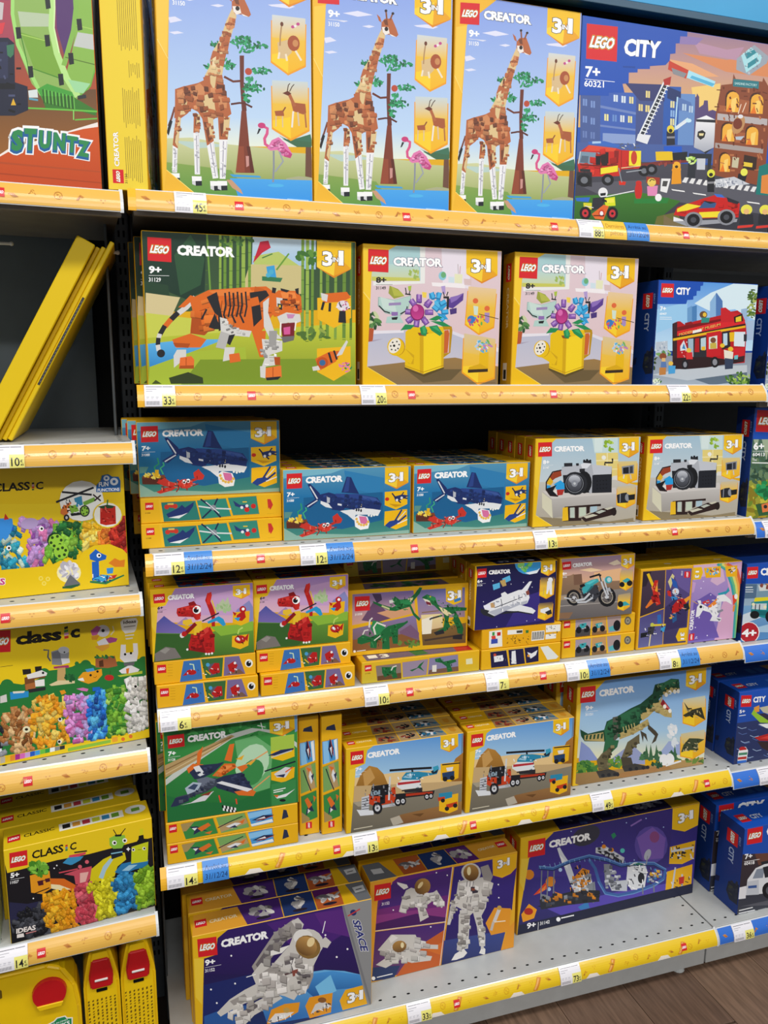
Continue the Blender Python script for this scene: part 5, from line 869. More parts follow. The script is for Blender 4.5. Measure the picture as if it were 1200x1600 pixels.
# ---- teal motorcycle
a = art('moto', (675, 145), (1185, 105), (1165, 510), (640, 560))
a.g('8a78a4', 'e0b08a', '600 80 1250 80 1250 300 600 300'); a.p('f4d4a8', '800 215 880 200 960 215 880 226'); a.p('f0dcc0', '1000 170 1060 145 1090 170 1040 182'); a.p('e8b88a', '900 230 1090 200 1090 300 900 300'); a.g('9a7a60', '7a6450', '640 260 740 250 760 240 800 300 900 290 1180 280 1180 400 640 400'); a.p('7a5a48', '760 245 815 240 820 310 760 315'); a.g('8a8480', '5f5a5c', '640 385 1180 330 1180 560 620 570'); a.p('b09a80', '640 390 760 380 720 410 640 420'); a.p('8a6a50', '655 505 750 500 720 545 650 545'); a.l('c8c0b8', 3, '640 460 1160 420')
a.part('pictured_model'); T1, C1, K1 = '3aa8b0', 'c8ccd2', '1a1b20'
for x, y, r in ((757, 400, 55), (990, 395, 68)): a.e(K1, x, y, r * .92, r); a.e('b0a898', x, y, r * .62, r * .68); a.e('6a6462', x, y, r * .55, r * .6); a.e(C1, x, y, r * .2); a.grit([(x - r * .5, y - r * .5), (x + r * .5, y - r * .5), (x + r * .5, y + r * .5), (x - r * .5, y + r * .5)], 16, 14, int(x), '2a2a2e', 'd8d8d8')
a.p('3a3c44', '800 340 920 310 940 380 900 430 830 420'); a.grit('800 340 930 320 930 420 830 420', 24, 18, 5, '141418', '9a9ea8'); a.p(T1, '815 340 840 300 880 280 925 270 935 290 900 310 860 355 825 375'); a.p('5ac8cc', '840 305 900 278 920 280 870 310'); a.p('2a6a74', '840 370 880 320 900 320 860 360'); a.l(C1, 14, '770 420 830 410 870 370'); a.l(C1, 12, '780 432 840 430 890 400'); a.p(K1, '800 315 830 305 840 320 805 335'); a.l(C1, 12, '940 260 960 320 990 390'); a.l(C1, 10, '965 265 985 330 1000 380'); a.l(K1, 12, '870 262 930 245 950 250'); a.l(K1, 8, '935 235 950 290'); a.e(T1, 1000, 278, 26, 24); a.e('b8d8dc', 1004, 278, 14, 16); a.l(C1, 9, '690 400 740 410'); a.p('a8acb4', '985 335 1010 330 1020 360 990 350')
a.part('inset_picture'); a.inset((1085, 215), (1170, 208), (1080, 350), 'b8a088', 'f0b41a'); a.e(K1, 1095, 310, 18); a.e(K1, 1148, 300, 20); a.p(T1, '1095 285 1130 265 1155 275 1120 300'); a.inset((1070, 380), (1155, 365), (1064, 495), 'a89880', 'f0b00e'); a.p(T1, '1070 440 1120 425 1155 450 1080 462'); a.e(K1, 1085, 445, 20, 22)
a.part('border_print'); a.p('e2b016', '580 80 680 140 690 220 650 555 580 560'); a.badge((1088, 115), (1180, 108), (1088, 208)); a.logo((685, 165), (745, 158), (685, 215), True); creator_title(a, 755, 198, 890, 185, 25, out=None); age(a, '8+', '31135', 685, 248, 715, 246, 17)
a = art('moto_edge', (668, 575), (1160, 515), (1160, 630), (670, 680)); a.bg('ecb820')
for q, c in (('748 572 848 560 848 665 752 676', 'a89aa8'), ('855 558 948 548 960 650 860 662', 'c89a68'), ('956 546 1055 534 1056 632 972 646', 'b09a98')): a.p('c8901c', [(x, y - 2) for x, y in P(q)]); a.p(c, q)
a.p('4a484c', '750 630 848 620 848 665 752 676'); a.p('8a6a48', '858 640 960 630 960 650 860 662'); a.part('pictured_model')
for x, y in ((800, 615), (905, 610)): a.p(T1, [(x - 25, y - 20), (x + 20, y - 30), (x + 15, y), (x - 20, y + 10)]); a.e(K1, x - 28, y + 15, 18, 20); a.e(K1, x + 24, y + 8, 18, 20); a.grit([(x - 30, y - 20), (x + 30, y - 20), (x + 30, y + 25), (x - 30, y + 25)], 12, 12, x, '1a1a1e', 'c8ccd0')
a.p('5ab0b8', '972 610 1030 590 1040 630 980 635'); a.e(K1, 1030, 598, 26, 34)
a.part('wheel_mark'); a.e('6a6458', 1108, 566, 26, 27); a.e('a09a84', 1108, 566, 16, 17); a.e('6a6458', 1108, 566, 7); a.logo((675, 582), (715, 577), (677, 622), True)
a = art('moto_top', (0, 0), (190, 0), (190, 45), (0, 45)); a.bg('c89c14'); a.p('4a3f3c', '45 0 150 0 148 45 50 45'); a.leaves(['24262a', '2a6a70', '7a6a50'], 100, 24, 44, 12, 16, 9, 3); a.logo((8, 12), (26, 12), (8, 30), True)

# ---- robot bird box turned on its end
a = art('robot', (95, 285), (540, 240), (515, 915), (80, 960)); a.bg('e4ac22')
a.g('4a3a4e', '3a2c3c', '108 298 300 280 300 605 98 680'); a.g('5a4a86', '3f3a60', '305 278 530 262 500 900 305 915'); a.g('4a4480', '6a6a9c', '98 690 300 612 300 915 92 945'); a.p('6a5a9a', '350 270 525 262 515 480 420 420'); a.p('2e2430', '110 300 180 295 140 420 105 430'); a.p('3a3260', '310 600 400 520 500 640 500 760 310 800')
a.part('pictured_model')
a.l('e8c020', 24, '150 315 190 400 210 440'); a.p('c8281e', '190 440 210 370 240 370 235 450 270 570 235 585 210 520'); a.p('e87828', '140 600 185 530 210 560 150 610'); a.p('f0a030', '215 460 235 380 240 470'); a.p('b01c1c', '185 510 220 490 250 560 200 560'); a.grit('180 400 250 400 265 575 200 560', 22, 24, 3, '5a0c0c', 'e87050')
a.p('d8cc90', '325 380 360 310 380 330 350 440'); a.p('2a5ab0', '350 340 400 380 415 440 370 420'); a.e('d8e0ec', 395, 465, 30, 30); a.p('b82020', '370 590 420 530 500 520 490 580 420 640 370 650'); a.p('f0a030', '470 530 540 485 535 510 490 560'); a.p('20262e', '465 575 510 560 525 610 490 635'); a.p('3a86c8', '355 510 400 490 415 530 370 540'); a.p('e0b828', '345 690 400 650 410 680 360 700'); a.p('2a5a90', '370 660 410 650 415 710 380 735'); a.p('c83028', '320 460 350 450 360 510 330 500'); a.grit('330 440 500 500 480 640 360 700', 30, 24, 4, '1a1420', 'e8a080')
a.p('2f6ab8', '245 665 275 660 285 735 250 740'); a.p('e8cc30', '190 745 320 740 320 755 190 762'); a.p('1e2028', '110 820 170 810 160 850 110 860'); a.p('3a3a40', '170 770 230 760 215 830 170 830'); a.p('3aa0d8', '280 775 320 760 310 810 280 800'); a.e('c8cc50', 205, 748, 16); a.l('e8d8a0', 9, '195 830 185 930'); a.grit('120 780 300 750 290 840 120 850', 18, 22, 5)
a.part('badge'); a.p('f0c01c', '440 780 510 772 502 885 432 892 412 850'); a.t('3', 'ffffff', 452, 815, 452, 848, 0 + 34, .04, 0, [('4a4034', .07)], (1, 0)); a.t('1', 'ffffff', 456, 862, 456, 876, 30, .05, 0, [('4a4034', .07)], (1, 0))
a.logo((518, 288), (516, 342), (466, 290), True); a.part('lettering'); a.t('31124', 'f0f0f0', 438, 285, 436, 325, 14, .02, 0, None, (1, 0))
# ---- unicorn box turned on its end
a = art('unicorn', (550, 235), (985, 205), (920, 870), (520, 895))
a.g('b89ad0', '7a68b8', '500 180 1000 180 940 900 500 920'); a.p('d8b4d0', '540 235 800 220 830 380 760 420 700 380 720 330 620 340 560 370'); a.p('d8a8c8', '830 250 985 210 920 880 740 880 800 600 860 440'); a.p('c8a0d0', '545 380 575 390 560 470 540 480'); a.p('6f5aac', '560 560 700 480 760 520 720 700 780 860 540 880'); a.es('f0eaff', '620 440 600 640 705 500 680 840 580 770 640 380 610 690', 5)
for i, c in enumerate(('3aa0a8', '6abc88', 'e0dc70', 'f0a848', 'e06a3a')): a.l(c, 26, [(760 + i * 22, 225), (840 + i * 24, 280), (890 + i * 20, 420), (925 + i * 14, 600), (905 + i * 14, 880)])
a.part('pictured_model'); a.p('eeeef0', '590 600 610 570 640 580 690 610 740 590 760 510 820 495 880 550 890 590 840 560 800 560 790 640 760 690 720 680 700 650 640 630 610 680 580 685'); a.p('d0d0da', '760 560 800 560 790 640 760 650'); a.p('e8e8ec', '720 680 800 700 790 730 700 720'); a.p('d83a30', '630 560 690 540 700 570 650 580'); a.p('f08a30', '680 600 760 530 755 580 700 610'); a.p('2a9ab0', '765 490 840 470 860 435 870 470 840 495 775 505'); a.e('22222a', 622, 600, 12); a.l('d0a060', 6, '545 545 595 575'); a.p('e8e8ec', '590 545 620 545 625 570 605 575'); a.p('e0482a', '895 510 935 495 930 560 900 600'); a.e('f0f0f0', 925, 520, 14, 24); a.p('e89030', '900 600 920 590 910 650 895 650'); a.grit('600 580 790 520 780 680 640 620', 20, 22, 3, 'a8a8b8', 'ffffff'); a.p('8a8a98', '760 640 810 625 815 640 770 660'); a.p('70707c', '755 700 795 710 780 725')
a.part('inset_picture'); a.p('f0b41a', '640 260 790 245 790 345 660 350'); a.p('f0b41a', '830 250 940 240 935 340 840 345'); a.leaves(['c86040', '8a5a40', 'e8e0e0', '5ab0d8'], 720, 290, 56, 26, 18, 14, 3); a.leaves(['e8e0e0', '4a4040', 'c0a080'], 890, 285, 36, 24, 14, 14, 4)
a.part('badge'); a.p('f0c01c', '550 255 620 250 635 300 615 360 545 365'); a.t('3', 'ffffff', 565, 320, 563, 348, 36, .04, 0, [('4a4034', .07)], (1, 0)); a.t('1', 'ffffff', 570, 285, 569, 300, 30, .05, 0, [('4a4034', .07)], (1, 0))
a.logo((525, 875), (530, 820), (570, 872), True); a.part('lettering'); a.t('CREATOR', 'ffffff', 560, 790, 572, 622, 30, .03, 0, None, (-1, 0)); a.t('7+', 'f0eaff', 600, 862, 602, 842, 20, .02, 0, None, (-1, 0))
# ---- teal off-road truck (left part in view)
a = art('offroad', (1021, 216), (1763, 165), (1694, 808), (950, 870))
a.g('6a84a0', '9ab4c8', '900 150 2300 150 2300 560 900 560'); a.g('7aa8d0', '3a78b8', '900 560 2300 560 2300 950 900 950'); a.p('54708c', '990 380 1100 380 1090 500 980 500'); a.p('d0dce4', '960 640 1200 560 1700 520 1700 580 1200 640 960 720'); a.p('a8c8e0', '950 780 1300 700 2100 660 2100 720 1300 800')
a.part('pictured_model'); T = '1f8a90'; a.p('d8dcd8', '1110 390 1600 380 1700 440 1120 440'); a.p('7a9aac', '1100 440 1350 430 1350 500 1090 510'); a.p('e8d820', '1080 495 1220 490 1230 525 1070 528'); a.p(T, '1050 530 1350 510 1750 500 1750 650 1200 680 1040 640'); a.p('c8d4d8', '1060 545 1180 545 1175 600 1050 590'); a.l('2a2c34', 8, '1085 550 1080 600'); a.l('2a2c34', 8, '1120 552 1115 602'); a.p('166a70', '1045 600 1190 610 1190 650 1040 640'); a.es('f0e8c0', '1065 550 1165 575', 14); a.e('16171a', 1075, 640, 40, 34); a.e('16171a', 1210, 660, 44, 54); a.e('16171a', 1650, 660, 60); a.leaves(['c89a60', '8a4a40'], 1180, 395, 50, 16, 8, 18, 3)
a.part('age_mark'); a.e('f0ecec', 1025, 790, 90, 92); a.e('b8202c', 1025, 790, 82, 86); a.t('4+', 'ffffff', 960, 825, 1085, 830, 68, .04, .08, [('8a1420', .06)])
a.part('border_print'); a.p('1b50b4', '900 150 2100 150 2000 260 1500 280 1450 375 900 378'); a.logo((1020, 238), (1112, 234), (1015, 334)); a.part('lettering'); a.t('CITY', 'ffffff', 1130, 308, 1280, 306, 60, .045, .06); a.l('f0f4f8', 7, '1002 405 1062 405'); a.l('f0f4f8', 5, '1000 426 1068 427'); a.l('f0f4f8', 5, '1000 444 1066 445')
# ---- jet: front, long edge (lying and on end)
a = art('jet', (90, 237), (865, 138), (862, 640), (118, 752))
a.g('3f9a4a', '1f6a34', '60 100 900 100 900 780 60 780'); a.p('2a7a3c', '90 200 860 120 860 220 500 260 100 310'); a.leaves(['2f8a40', '1f6a30', '48a054'], 400, 215, 320, 40, 60, 30, 3); a.p('c8d0c8', '105 545 300 400 480 280 640 230 780 260 860 330 860 300 760 230 600 215 440 260 280 370 105 510'); a.p('b89a68', '100 430 480 255 500 262 300 390 105 500'); a.l('8a6a40', 6, '105 455 480 268'); a.l('d8c090', 5, '105 480 420 305'); a.p('6ab070', '500 290 620 260 720 330 700 560 560 600 520 420'); a.e('b8dcb8', 600, 420, 90, 120, 30); a.e('3a8a4a', 600, 470, 60, 80, 30); a.p('23703a', '110 600 260 640 500 640 700 560 700 690 120 750')
a.part('pictured_model'); N, O, Wt = '2a3350', 'e0702a', 'e4e6ea'
a.l('e8a060', 7, '560 430 690 350'); a.l('e8a060', 6, '600 570 700 490'); a.p('e8b030', '505 395 555 370 540 400'); a.p('e8b030', '570 420 620 400 590 430')
a.p(O, '285 360 318 320 300 420 280 440'); a.p(O, '440 400 470 310 498 305 480 410'); a.p(O, '225 450 260 420 320 425 270 465 235 475'); a.p(N, '240 470 290 430 400 420 440 410 380 470 320 500 270 510'); a.p(Wt, '262 440 295 430 330 480 295 495'); a.p(O, '370 490 440 420 500 420 510 440 420 495'); a.p('f0904a', '400 465 450 430 490 430 430 475'); a.p(O, '510 440 560 425 575 440 540 470'); a.p(N, '360 520 440 490 540 470 600 560 610 600 500 590 400 560'); a.p(Wt, '395 530 425 520 600 565 570 580'); a.p(O, '495 580 590 565 620 580 605 605 520 600'); a.p('3f4658', '135 660 165 610 240 590 330 510 390 500 400 540 340 580 270 600 180 650'); a.p('2a3350', '135 665 160 615 230 600 240 630 170 660'); a.p('6a7284', '280 510 340 495 390 510 340 560 300 545'); a.p('aebccc', '215 560 260 525 310 530 290 570 230 595'); a.p('3a4a68', '230 560 265 535 290 540 270 570'); a.p('d8d8dc', '190 655 250 640 300 610 350 590 380 575 330 630'); a.p('8a3a2a', '300 600 370 575 350 600'); a.facets('380 520 540 480 590 555 480 580', [N, '3a4464', '1f2740'], 34, 22, 3); a.facets('260 465 390 425 370 470 290 500', [N, '3a4464'], 14, 20, 4); a.p(Wt, '395 530 425 520 600 565 570 580'); a.facets('180 640 250 600 350 520 385 520 340 570 240 620', ['3f4658', '5a6274', '2a3350'], 22, 22, 5); a.facets('385 485 445 430 495 430 430 485', [O, 'f0904a', 'c05a1e'], 12, 20, 6)
a.l('e04a30', 8, '408 600 418 640'); a.l('e04a30', 8, '505 620 510 650')
for i in range(8): a.p('f0f0f0' if i % 2 else '1a1a1a', [(425 + i * 10, 655 + i * 2), (435 + i * 10, 657 + i * 2), (435 + i * 10, 672 + i * 2), (425 + i * 10, 670 + i * 2)]); a.p('1a1a1a' if i % 2 else 'f0f0f0', [(430 + i * 10, 672 + i * 2), (440 + i * 10, 674 + i * 2), (440 + i * 10, 688 + i * 2), (430 + i * 10, 686 + i * 2)])
a.l('e8e8e8', 5, '632 200 678 210'); a.l('e8e8e8', 5, '652 182 662 225')
a.part('inset_picture'); a.p('f0c018', '708 350 845 330 845 380 775 405 708 390'); a.p('24305a', '690 375 780 335 845 318 840 340 740 375'); a.l('c8ccd0', 6, '710 385 830 345'); a.p('a8c84a', '708 270 845 250 845 330 708 350'); a.p('f0b818', '708 470 845 440 840 500 775 530 708 515'); a.l('1a2030', 8, '670 465 850 408'); a.p('d8d8dc', '725 480 790 440 830 445 790 500 740 500'); a.p('24305a', '730 490 790 480 780 500'); a.l('e8602a', 7, '790 470 835 440'); a.p('3a8a4a', '708 540 850 510 850 660 708 660'); a.p('e8e8ea', '730 610 800 590 845 565 790 610 740 620'); a.e('1a1c20', 772, 630, 18, 8); a.p('e06a2a', '720 600 750 600 740 615'); a.l('f4f4f4', 5, '720 575 790 560'); a.l('f4f4f4', 5, '720 586 775 575')
a.p('7ab0e0', '848 140 866 138 866 230 850 240'); a.badge((702, 165), (848, 142), (704, 270)); a.logo((113, 262), (208, 248), (118, 335)); creator_title(a, 228, 300, 455, 268, 38, out=None, up=(0, -1)); age(a, '7+', '31126', 118, 378, 162, 372, 26)
def jet_edge(name, quad, f):
    a = art(name, *quad); a.bg('ecb41a')
    for q, c in ((((.1, .1), (.335, .06), (.37, .88), (.135, .92)), '3a8a44'), (((.36, .06), (.575, .04), (.61, .84), (.395, .9)), '7aa860'), (((.6, .04), (.79, .02), (.8, .8), (.63, .84)), '4a9ad8')): a.p('c8881a', [f(u + .004, v - .02) for u, v in q]); a.p(c, [f(u, v) for u, v in q])
    a.p('a8905a', [f(*q) for q in ((.1, .1), (.2, .08), (.14, .5), (.115, .5))]); a.p('b89a6a', [f(*q) for q in ((.38, .5), (.58, .3), (.6, .6), (.395, .85))]); a.p('8ac4f0', [f(*q) for q in ((.6, .1), (.79, .05), (.79, .3), (.61, .4))]); a.p('e8f0f4', [f(*q) for q in ((.62, .7), (.79, .6), (.8, .76), (.63, .82))])
    a.part('pictured_model'); a.p('2a3350', [f(*q) for q in ((.16, .3), (.22, .35), (.3, .7), (.25, .6), (.19, .75), (.2, .5))]); a.p('e0702a', [f(*q) for q in ((.22, .45), (.3, .25), (.32, .4), (.25, .65))]); a.p('e8e8ea', [f(*q) for q in ((.18, .4), (.22, .42), (.2, .55))]); a.p('e0702a', [f(*q) for q in ((.27, .75), (.33, .7), (.31, .85))])
    a.l('1a2030', 5, [f(.37, .6), f(.48, .35), f(.56, .2)]); a.p('e4e6ea', [f(*q) for q in ((.43, .6), (.5, .48), (.55, .55), (.48, .75))]); a.p('2a3350', [f(*q) for q in ((.45, .7), (.5, .6), (.52, .75))]); a.p('e0702a', [f(*q) for q in ((.53, .5), (.58, .35), (.56, .6))])
    a.p('24284a', [f(*q) for q in ((.63, .5), (.72, .32), (.81, .4), (.72, .6))]); a.p('e8e8ec', [f(*q) for q in ((.66, .5), (.73, .4), (.74, .5))]); a.l('c84a2a', 3, [f(.66, .6), f(.8, .45)])
    a.part('wing_mark'); a.p('2a3350', [f(*q) for q in ((.885, .2), (.91, .25), (.925, .65), (.87, .72))])
    return a
q4 = ((105, 765), (858, 645), (858, 760), (110, 875))
def fl(u, v): return (105 + 753 * u + 3 * v, 765 - 120 * u + 112 * v)
a = jet_edge('jet_edge', q4, fl); a.logo((118, 770), (160, 763), (120, 815), True)
a = jet_edge('jet_edge_up', ((0, 0), (100, 0), (100, 620), (0, 620)), lambda u, v: (100 * v, 620 - 620 * u)); a.logo((30, 590), (30, 555), (62, 590), True)

# ---- flatbed truck with helicopter: front and lid
a = art('heli', (58, 280), (628, 205), (620, 600), (65, 690))
a.g('2f86d8', 'a8d0ec', '30 160 660 160 660 420 30 420'); a.p('e8c890', '95 420 300 395 620 380 620 450 95 460'); a.g('b8843a', '8a6028', '100 480 130 400 170 360 210 370 240 400 270 470 300 500 100 510'); a.p('c89a58', '140 400 175 370 200 420 150 470'); a.g('b07a38', '8a5a24', '560 400 590 330 640 290 640 480 540 460'); a.p('c8aa7a', '90 460 640 440 640 500 90 540'); a.g('8a8474', '6a6458', '85 540 400 500 640 450 640 620 280 690 60 700'); a.p('a8a08c', '95 540 300 500 420 500 120 560'); a.g('a07848', '7a5030', '280 620 330 600 620 540 625 620 330 660'); a.p('b8b0a0', '275 620 320 605 340 640 290 655'); a.l('d8d0b8', 4, '100 670 190 655'); a.p('6a4828', '380 600 440 595 420 612')
a.part('pictured_model'); K, O, C, T = '1e2026', 'c8401e', 'd0d4da', '2a8ab0'
a.l(K, 11, '270 385 380 378 475 374'); a.l(K, 9, '378 375 382 395'); a.p(T, '330 420 350 395 410 392 480 400 500 370 510 380 500 405 430 418 400 440 330 438'); a.p('e4e8ec', '305 450 330 432 420 432 425 470 330 480 305 465'); a.p('b83038', '310 445 420 435 420 445 310 458'); a.p('9ac8e0', '335 420 360 402 385 402 375 425'); a.p('1a3040', '470 392 510 370 500 400 480 405'); a.p('3aa0c0', '480 370 505 362 510 378 485 395'); a.l(K, 6, '330 485 420 478'); a.p('2a2a30', '340 480 430 470 430 490 345 495')
a.p(K, '300 500 490 485 485 505 300 525'); a.p('b8381e', '350 500 480 490 480 500 350 512'); a.p(O, '170 500 300 480 300 540 200 560 170 545'); a.p(K, '185 460 275 450 280 500 230 510 175 510'); a.p('8aa0b0', '180 485 225 480 225 500 180 508'); a.p(K, '225 500 250 498 250 545 225 550'); a.l(C, 9, '272 415 268 530'); a.l('8a8e98', 6, '192 450 190 520'); a.p(O, '280 470 298 465 300 525 282 530')
a.p('c8ccd4', '135 515 172 505 172 580 135 585')
for i in range(5): a.l('3a3c44', 3, [(137, 525 + i * 12), (172, 517 + i * 13)])
a.p('e0e4ea', '112 575 195 580 195 600 130 605'); a.p('c0c4cc', '230 555 300 545 300 558 235 568')
for x, y, r in ((213, 568, 30), (312, 538, 22), (336, 535, 20), (452, 515, 17), (472, 512, 15)): a.e(K, x, y, r * .8, r); a.e(C, x, y, r * .45, r * .55); a.e('5a5c64', x, y, r * .18)
a.grit('150 470 300 460 300 560 150 570', 34, 14, 3, '0e0e12', '8a8c94'); a.grit('310 400 480 400 420 480 310 470', 14, 12, 4, '1a4a60', 'f0f4f8')
a.part('inset_picture'); a.p('f0b81a', '518 355 608 345 605 425 562 445 520 435'); a.l(K, 6, '525 360 612 352'); a.p('e8e8ec', '545 375 580 370 575 390 550 392'); a.p('24406a', '525 400 585 390 585 430 530 435'); a.e(K, 540, 430, 12); a.e(K, 575, 425, 12); a.p('f0b81a', '512 520 605 500 602 580 560 598 512 585'); a.p(T, '510 500 575 492 575 520 512 535'); a.p(O, '505 520 540 515 540 530 508 538'); a.e(K, 530, 535, 10); a.p(O, '545 555 600 540 600 560 550 575'); a.es(K, '550 575 590 560', 11); a.p('6a84a0', '620 205 630 205 624 300 618 310')
a.part('border_print'); a.p('ecbe1e', '30 160 200 255 160 285 150 350 105 370 85 690 30 690'); a.p('f4d042', '75 380 105 370 90 560 70 500')
a.badge((516, 218), (602, 206), (518, 302)); a.logo((78, 292), (142, 284), (80, 356)); creator_title(a, 160, 325, 320, 303, 28, out=None); age(a, '7+', '31146', 104, 388, 136, 384, 18)
a = art('heli_top', (0, 0), (262, 0), (262, 45), (0, 45)); a.bg('e4ae18'); a.p('9a7a50', '75 0 120 0 118 45 68 45'); a.p('b0946a', '122 0 165 0 164 45 120 45'); a.p('8a8a80', '167 0 222 0 225 45 166 45'); a.p('d0a040', '225 0 262 0 262 45 230 45'); a.leaves(['24262c', '8a3a2a', '4a4a50'], 95, 28, 18, 9, 14, 7, 3); a.leaves(['24262c', '8a3a2a', 'c8c8cc'], 142, 26, 18, 9, 14, 7, 4); a.leaves(['24262c', '2a6a90', 'e0e0e4', '5a5a60'], 192, 26, 24, 10, 16, 8, 5); a.p('c88a28', '238 12 252 12 252 30 245 36 238 30'); a.logo((8, 14), (24, 14), (8, 30), True); a.part('lettering'); a.t('CREATOR', 'f4e4b0', 28, 26, 62, 26, 7, .02)

# ---- tyrannosaur
a = art('trex', (95, 150), (878, 33), (820, 610), (60, 755))
a.g('5a94dc', 'a8cce8', '20 0 900 0 900 420 20 420'); a.g('a8cce8', 'e8e6c0', '20 420 900 420 900 590 20 590'); a.p('8a9ad0', '95 610 110 490 160 530 210 600'); a.p('9aa4cc', '260 610 400 500 480 570 480 620'); a.p('a0b0d8', '560 560 620 480 680 480 720 560'); a.leaves(['f0f2f4', 'e0e8ee'], 645, 440, 22, 60, 12, 22, 3); a.leaves(['3a6a4a', '4a7a50', '2f5a40'], 560, 570, 140, 26, 40, 18, 4); a.leaves(['4a8040', '6a9a3a', '2f6a30'], 140, 650, 70, 40, 50, 22, 5); a.leaves(['4a8040', '6a9a3a'], 310, 610, 50, 26, 20, 18, 6); a.g('b8945c', '8a6a40', '80 680 420 640 820 570 830 640 60 770'); a.p('a87a48', '300 680 600 620 640 640 350 700'); a.leaves(['6a8a3a', '4a6a30'], 780, 590, 60, 18, 14, 16, 7)
for x in (490, 515, 548, 655): a.p('3f6a48', [(x, 500), (x + 14, 590), (x - 14, 592)])
a.part('pictured_model'); G1, G2, Tn, Gr = '1f4a34', '2f6a48', 'b8a468', '4a4438'
a.p(G1, '105 420 150 445 245 420 260 370 320 340 400 290 460 260 530 200 545 145 600 130 640 108 685 110 690 170 640 175 590 205 560 240 520 290 500 330 450 370 450 410 400 440 330 460 300 490 250 490 130 490 110 460'); a.p(Tn, '130 455 240 435 245 490 130 485'); 
for i in range(5): a.p(G1, [(140 + i * 22, 455 - i * 3), (152 + i * 22, 453 - i * 3), (146 + i * 22, 480 - i * 2), (136 + i * 22, 480 - i * 2)])
a.p(G2, '245 420 270 370 320 345 310 420 290 500 255 490'); a.p('5a5a50', '295 345 325 338 330 460 300 490'); a.p(G2, '340 330 430 285 460 310 440 360 340 400'); a.p(Tn, '330 440 430 395 500 350 510 385 420 440 335 475'); a.p(Tn, '450 330 520 260 560 250 590 210 580 250 600 290 640 300 640 340 600 335 540 300 500 340 470 360'); a.p(G2, '560 150 640 110 680 115 640 150 590 180'); a.p(Tn, '590 190 640 160 690 165 685 185 640 190 600 215'); a.p('8a2028', '590 230 620 270 640 300 600 290 575 260'); a.p('e07068', '600 250 630 290 605 280'); a.es('f4f0e4', '632 190 660 185 680 182 610 205 630 300 600 275', 10, 13); a.e('d8b020', 612, 165, 7); a.p('14301f', '545 160 570 145 580 175 550 190')
a.p(Gr, '500 380 545 420 560 440 545 480 520 498 540 450 500 410'); a.p(Gr, '455 420 490 440 498 485 475 450 470 490'); a.p(G2, '250 480 330 480 320 520 260 580 220 600 240 540'); a.p('6a6248', '230 560 290 520 265 600 270 650 210 660 200 600'); a.p('6a6248', '380 490 450 440 450 490 380 560 370 600 340 590'); a.p('4a4438', '340 580 400 580 410 620 350 640'); a.p('3f3c38', '195 665 270 650 328 670 325 690 215 705'); a.p('3f3c38', '345 635 420 615 500 630 500 645 360 665'); a.es('24242a', '235 690 270 685 305 682 320 682 395 650 430 645 470 640 495 636', 11); a.facets('250 420 330 350 440 290 540 210 560 240 490 330 430 380 300 480', [G1, G2, '2a5c40', '173a28'], 60, 26, 3); a.facets('240 560 300 500 270 640 215 650', ['6a6248', '4a4434', '8a8058'], 18, 22, 4); a.facets('350 590 440 470 445 490 385 570', ['6a6248', '4a4434', '8a8058'], 16, 20, 6); a.facets('335 450 500 370 505 385 420 435', [Tn, '9a8850', 'd0bc80'], 16, 20, 7); a.facets('560 150 680 115 680 150 600 190', [G1, G2], 14, 18, 8); a.facets('480 340 560 255 620 320 600 330 540 300', [Tn, '9a8850', 'd0bc80'], 16, 18, 9); a.grit('540 150 680 120 680 170 580 220', 20, 14, 5, '122a1e', '8a9a70')
for i in range(5): a.l('c8b878', 5, [(355 + i * 16, 400 - i * 6), (360 + i * 16, 425 - i * 6)])
a.e('f0f0f0', 590, 590, 26, 34); a.e('f0f0f0', 625, 585, 26, 34); a.l('e8e8e8', 10, '600 625 690 595'); a.leaves(['2f6a48', '1f4a34'], 550, 620, 30, 12, 14, 12, 3)
a.part('inset_picture'); a.inset((708, 230), (838, 205), (706, 398), 'c8d0c0', 'f0b418'); a.p('3a3a2a', '705 325 760 290 815 275 835 350 780 320 720 335'); a.p('3a3a2a', '712 245 730 290 760 310 740 310'); a.grit('715 280 810 285 820 340 730 330', 20, 16, 3, '1a1a14', 'b8a468'); a.inset((692, 435), (832, 405), (688, 592), 'c8ccb8', 'f0b010'); a.p('3f4a34', '705 500 740 460 790 460 828 465 790 490 790 530 730 530 690 545'); a.grit('700 480 790 470 790 540 700 540', 26, 16, 4, '1a2018', 'c8b88a')
a.part('border_print'); a.p('ecc020', '20 60 300 100 250 130 200 185 110 265 75 740 130 760 20 780'); a.p('f4d048', '85 280 112 265 95 480 70 430')
a.badge((730, 58), (848, 38), (724, 182)); a.logo((108, 170), (198, 158), (106, 265)); creator_title(a, 218, 225, 425, 192, 40, out=None); age(a, '9+', '31151', 136, 308, 182, 302, 28)

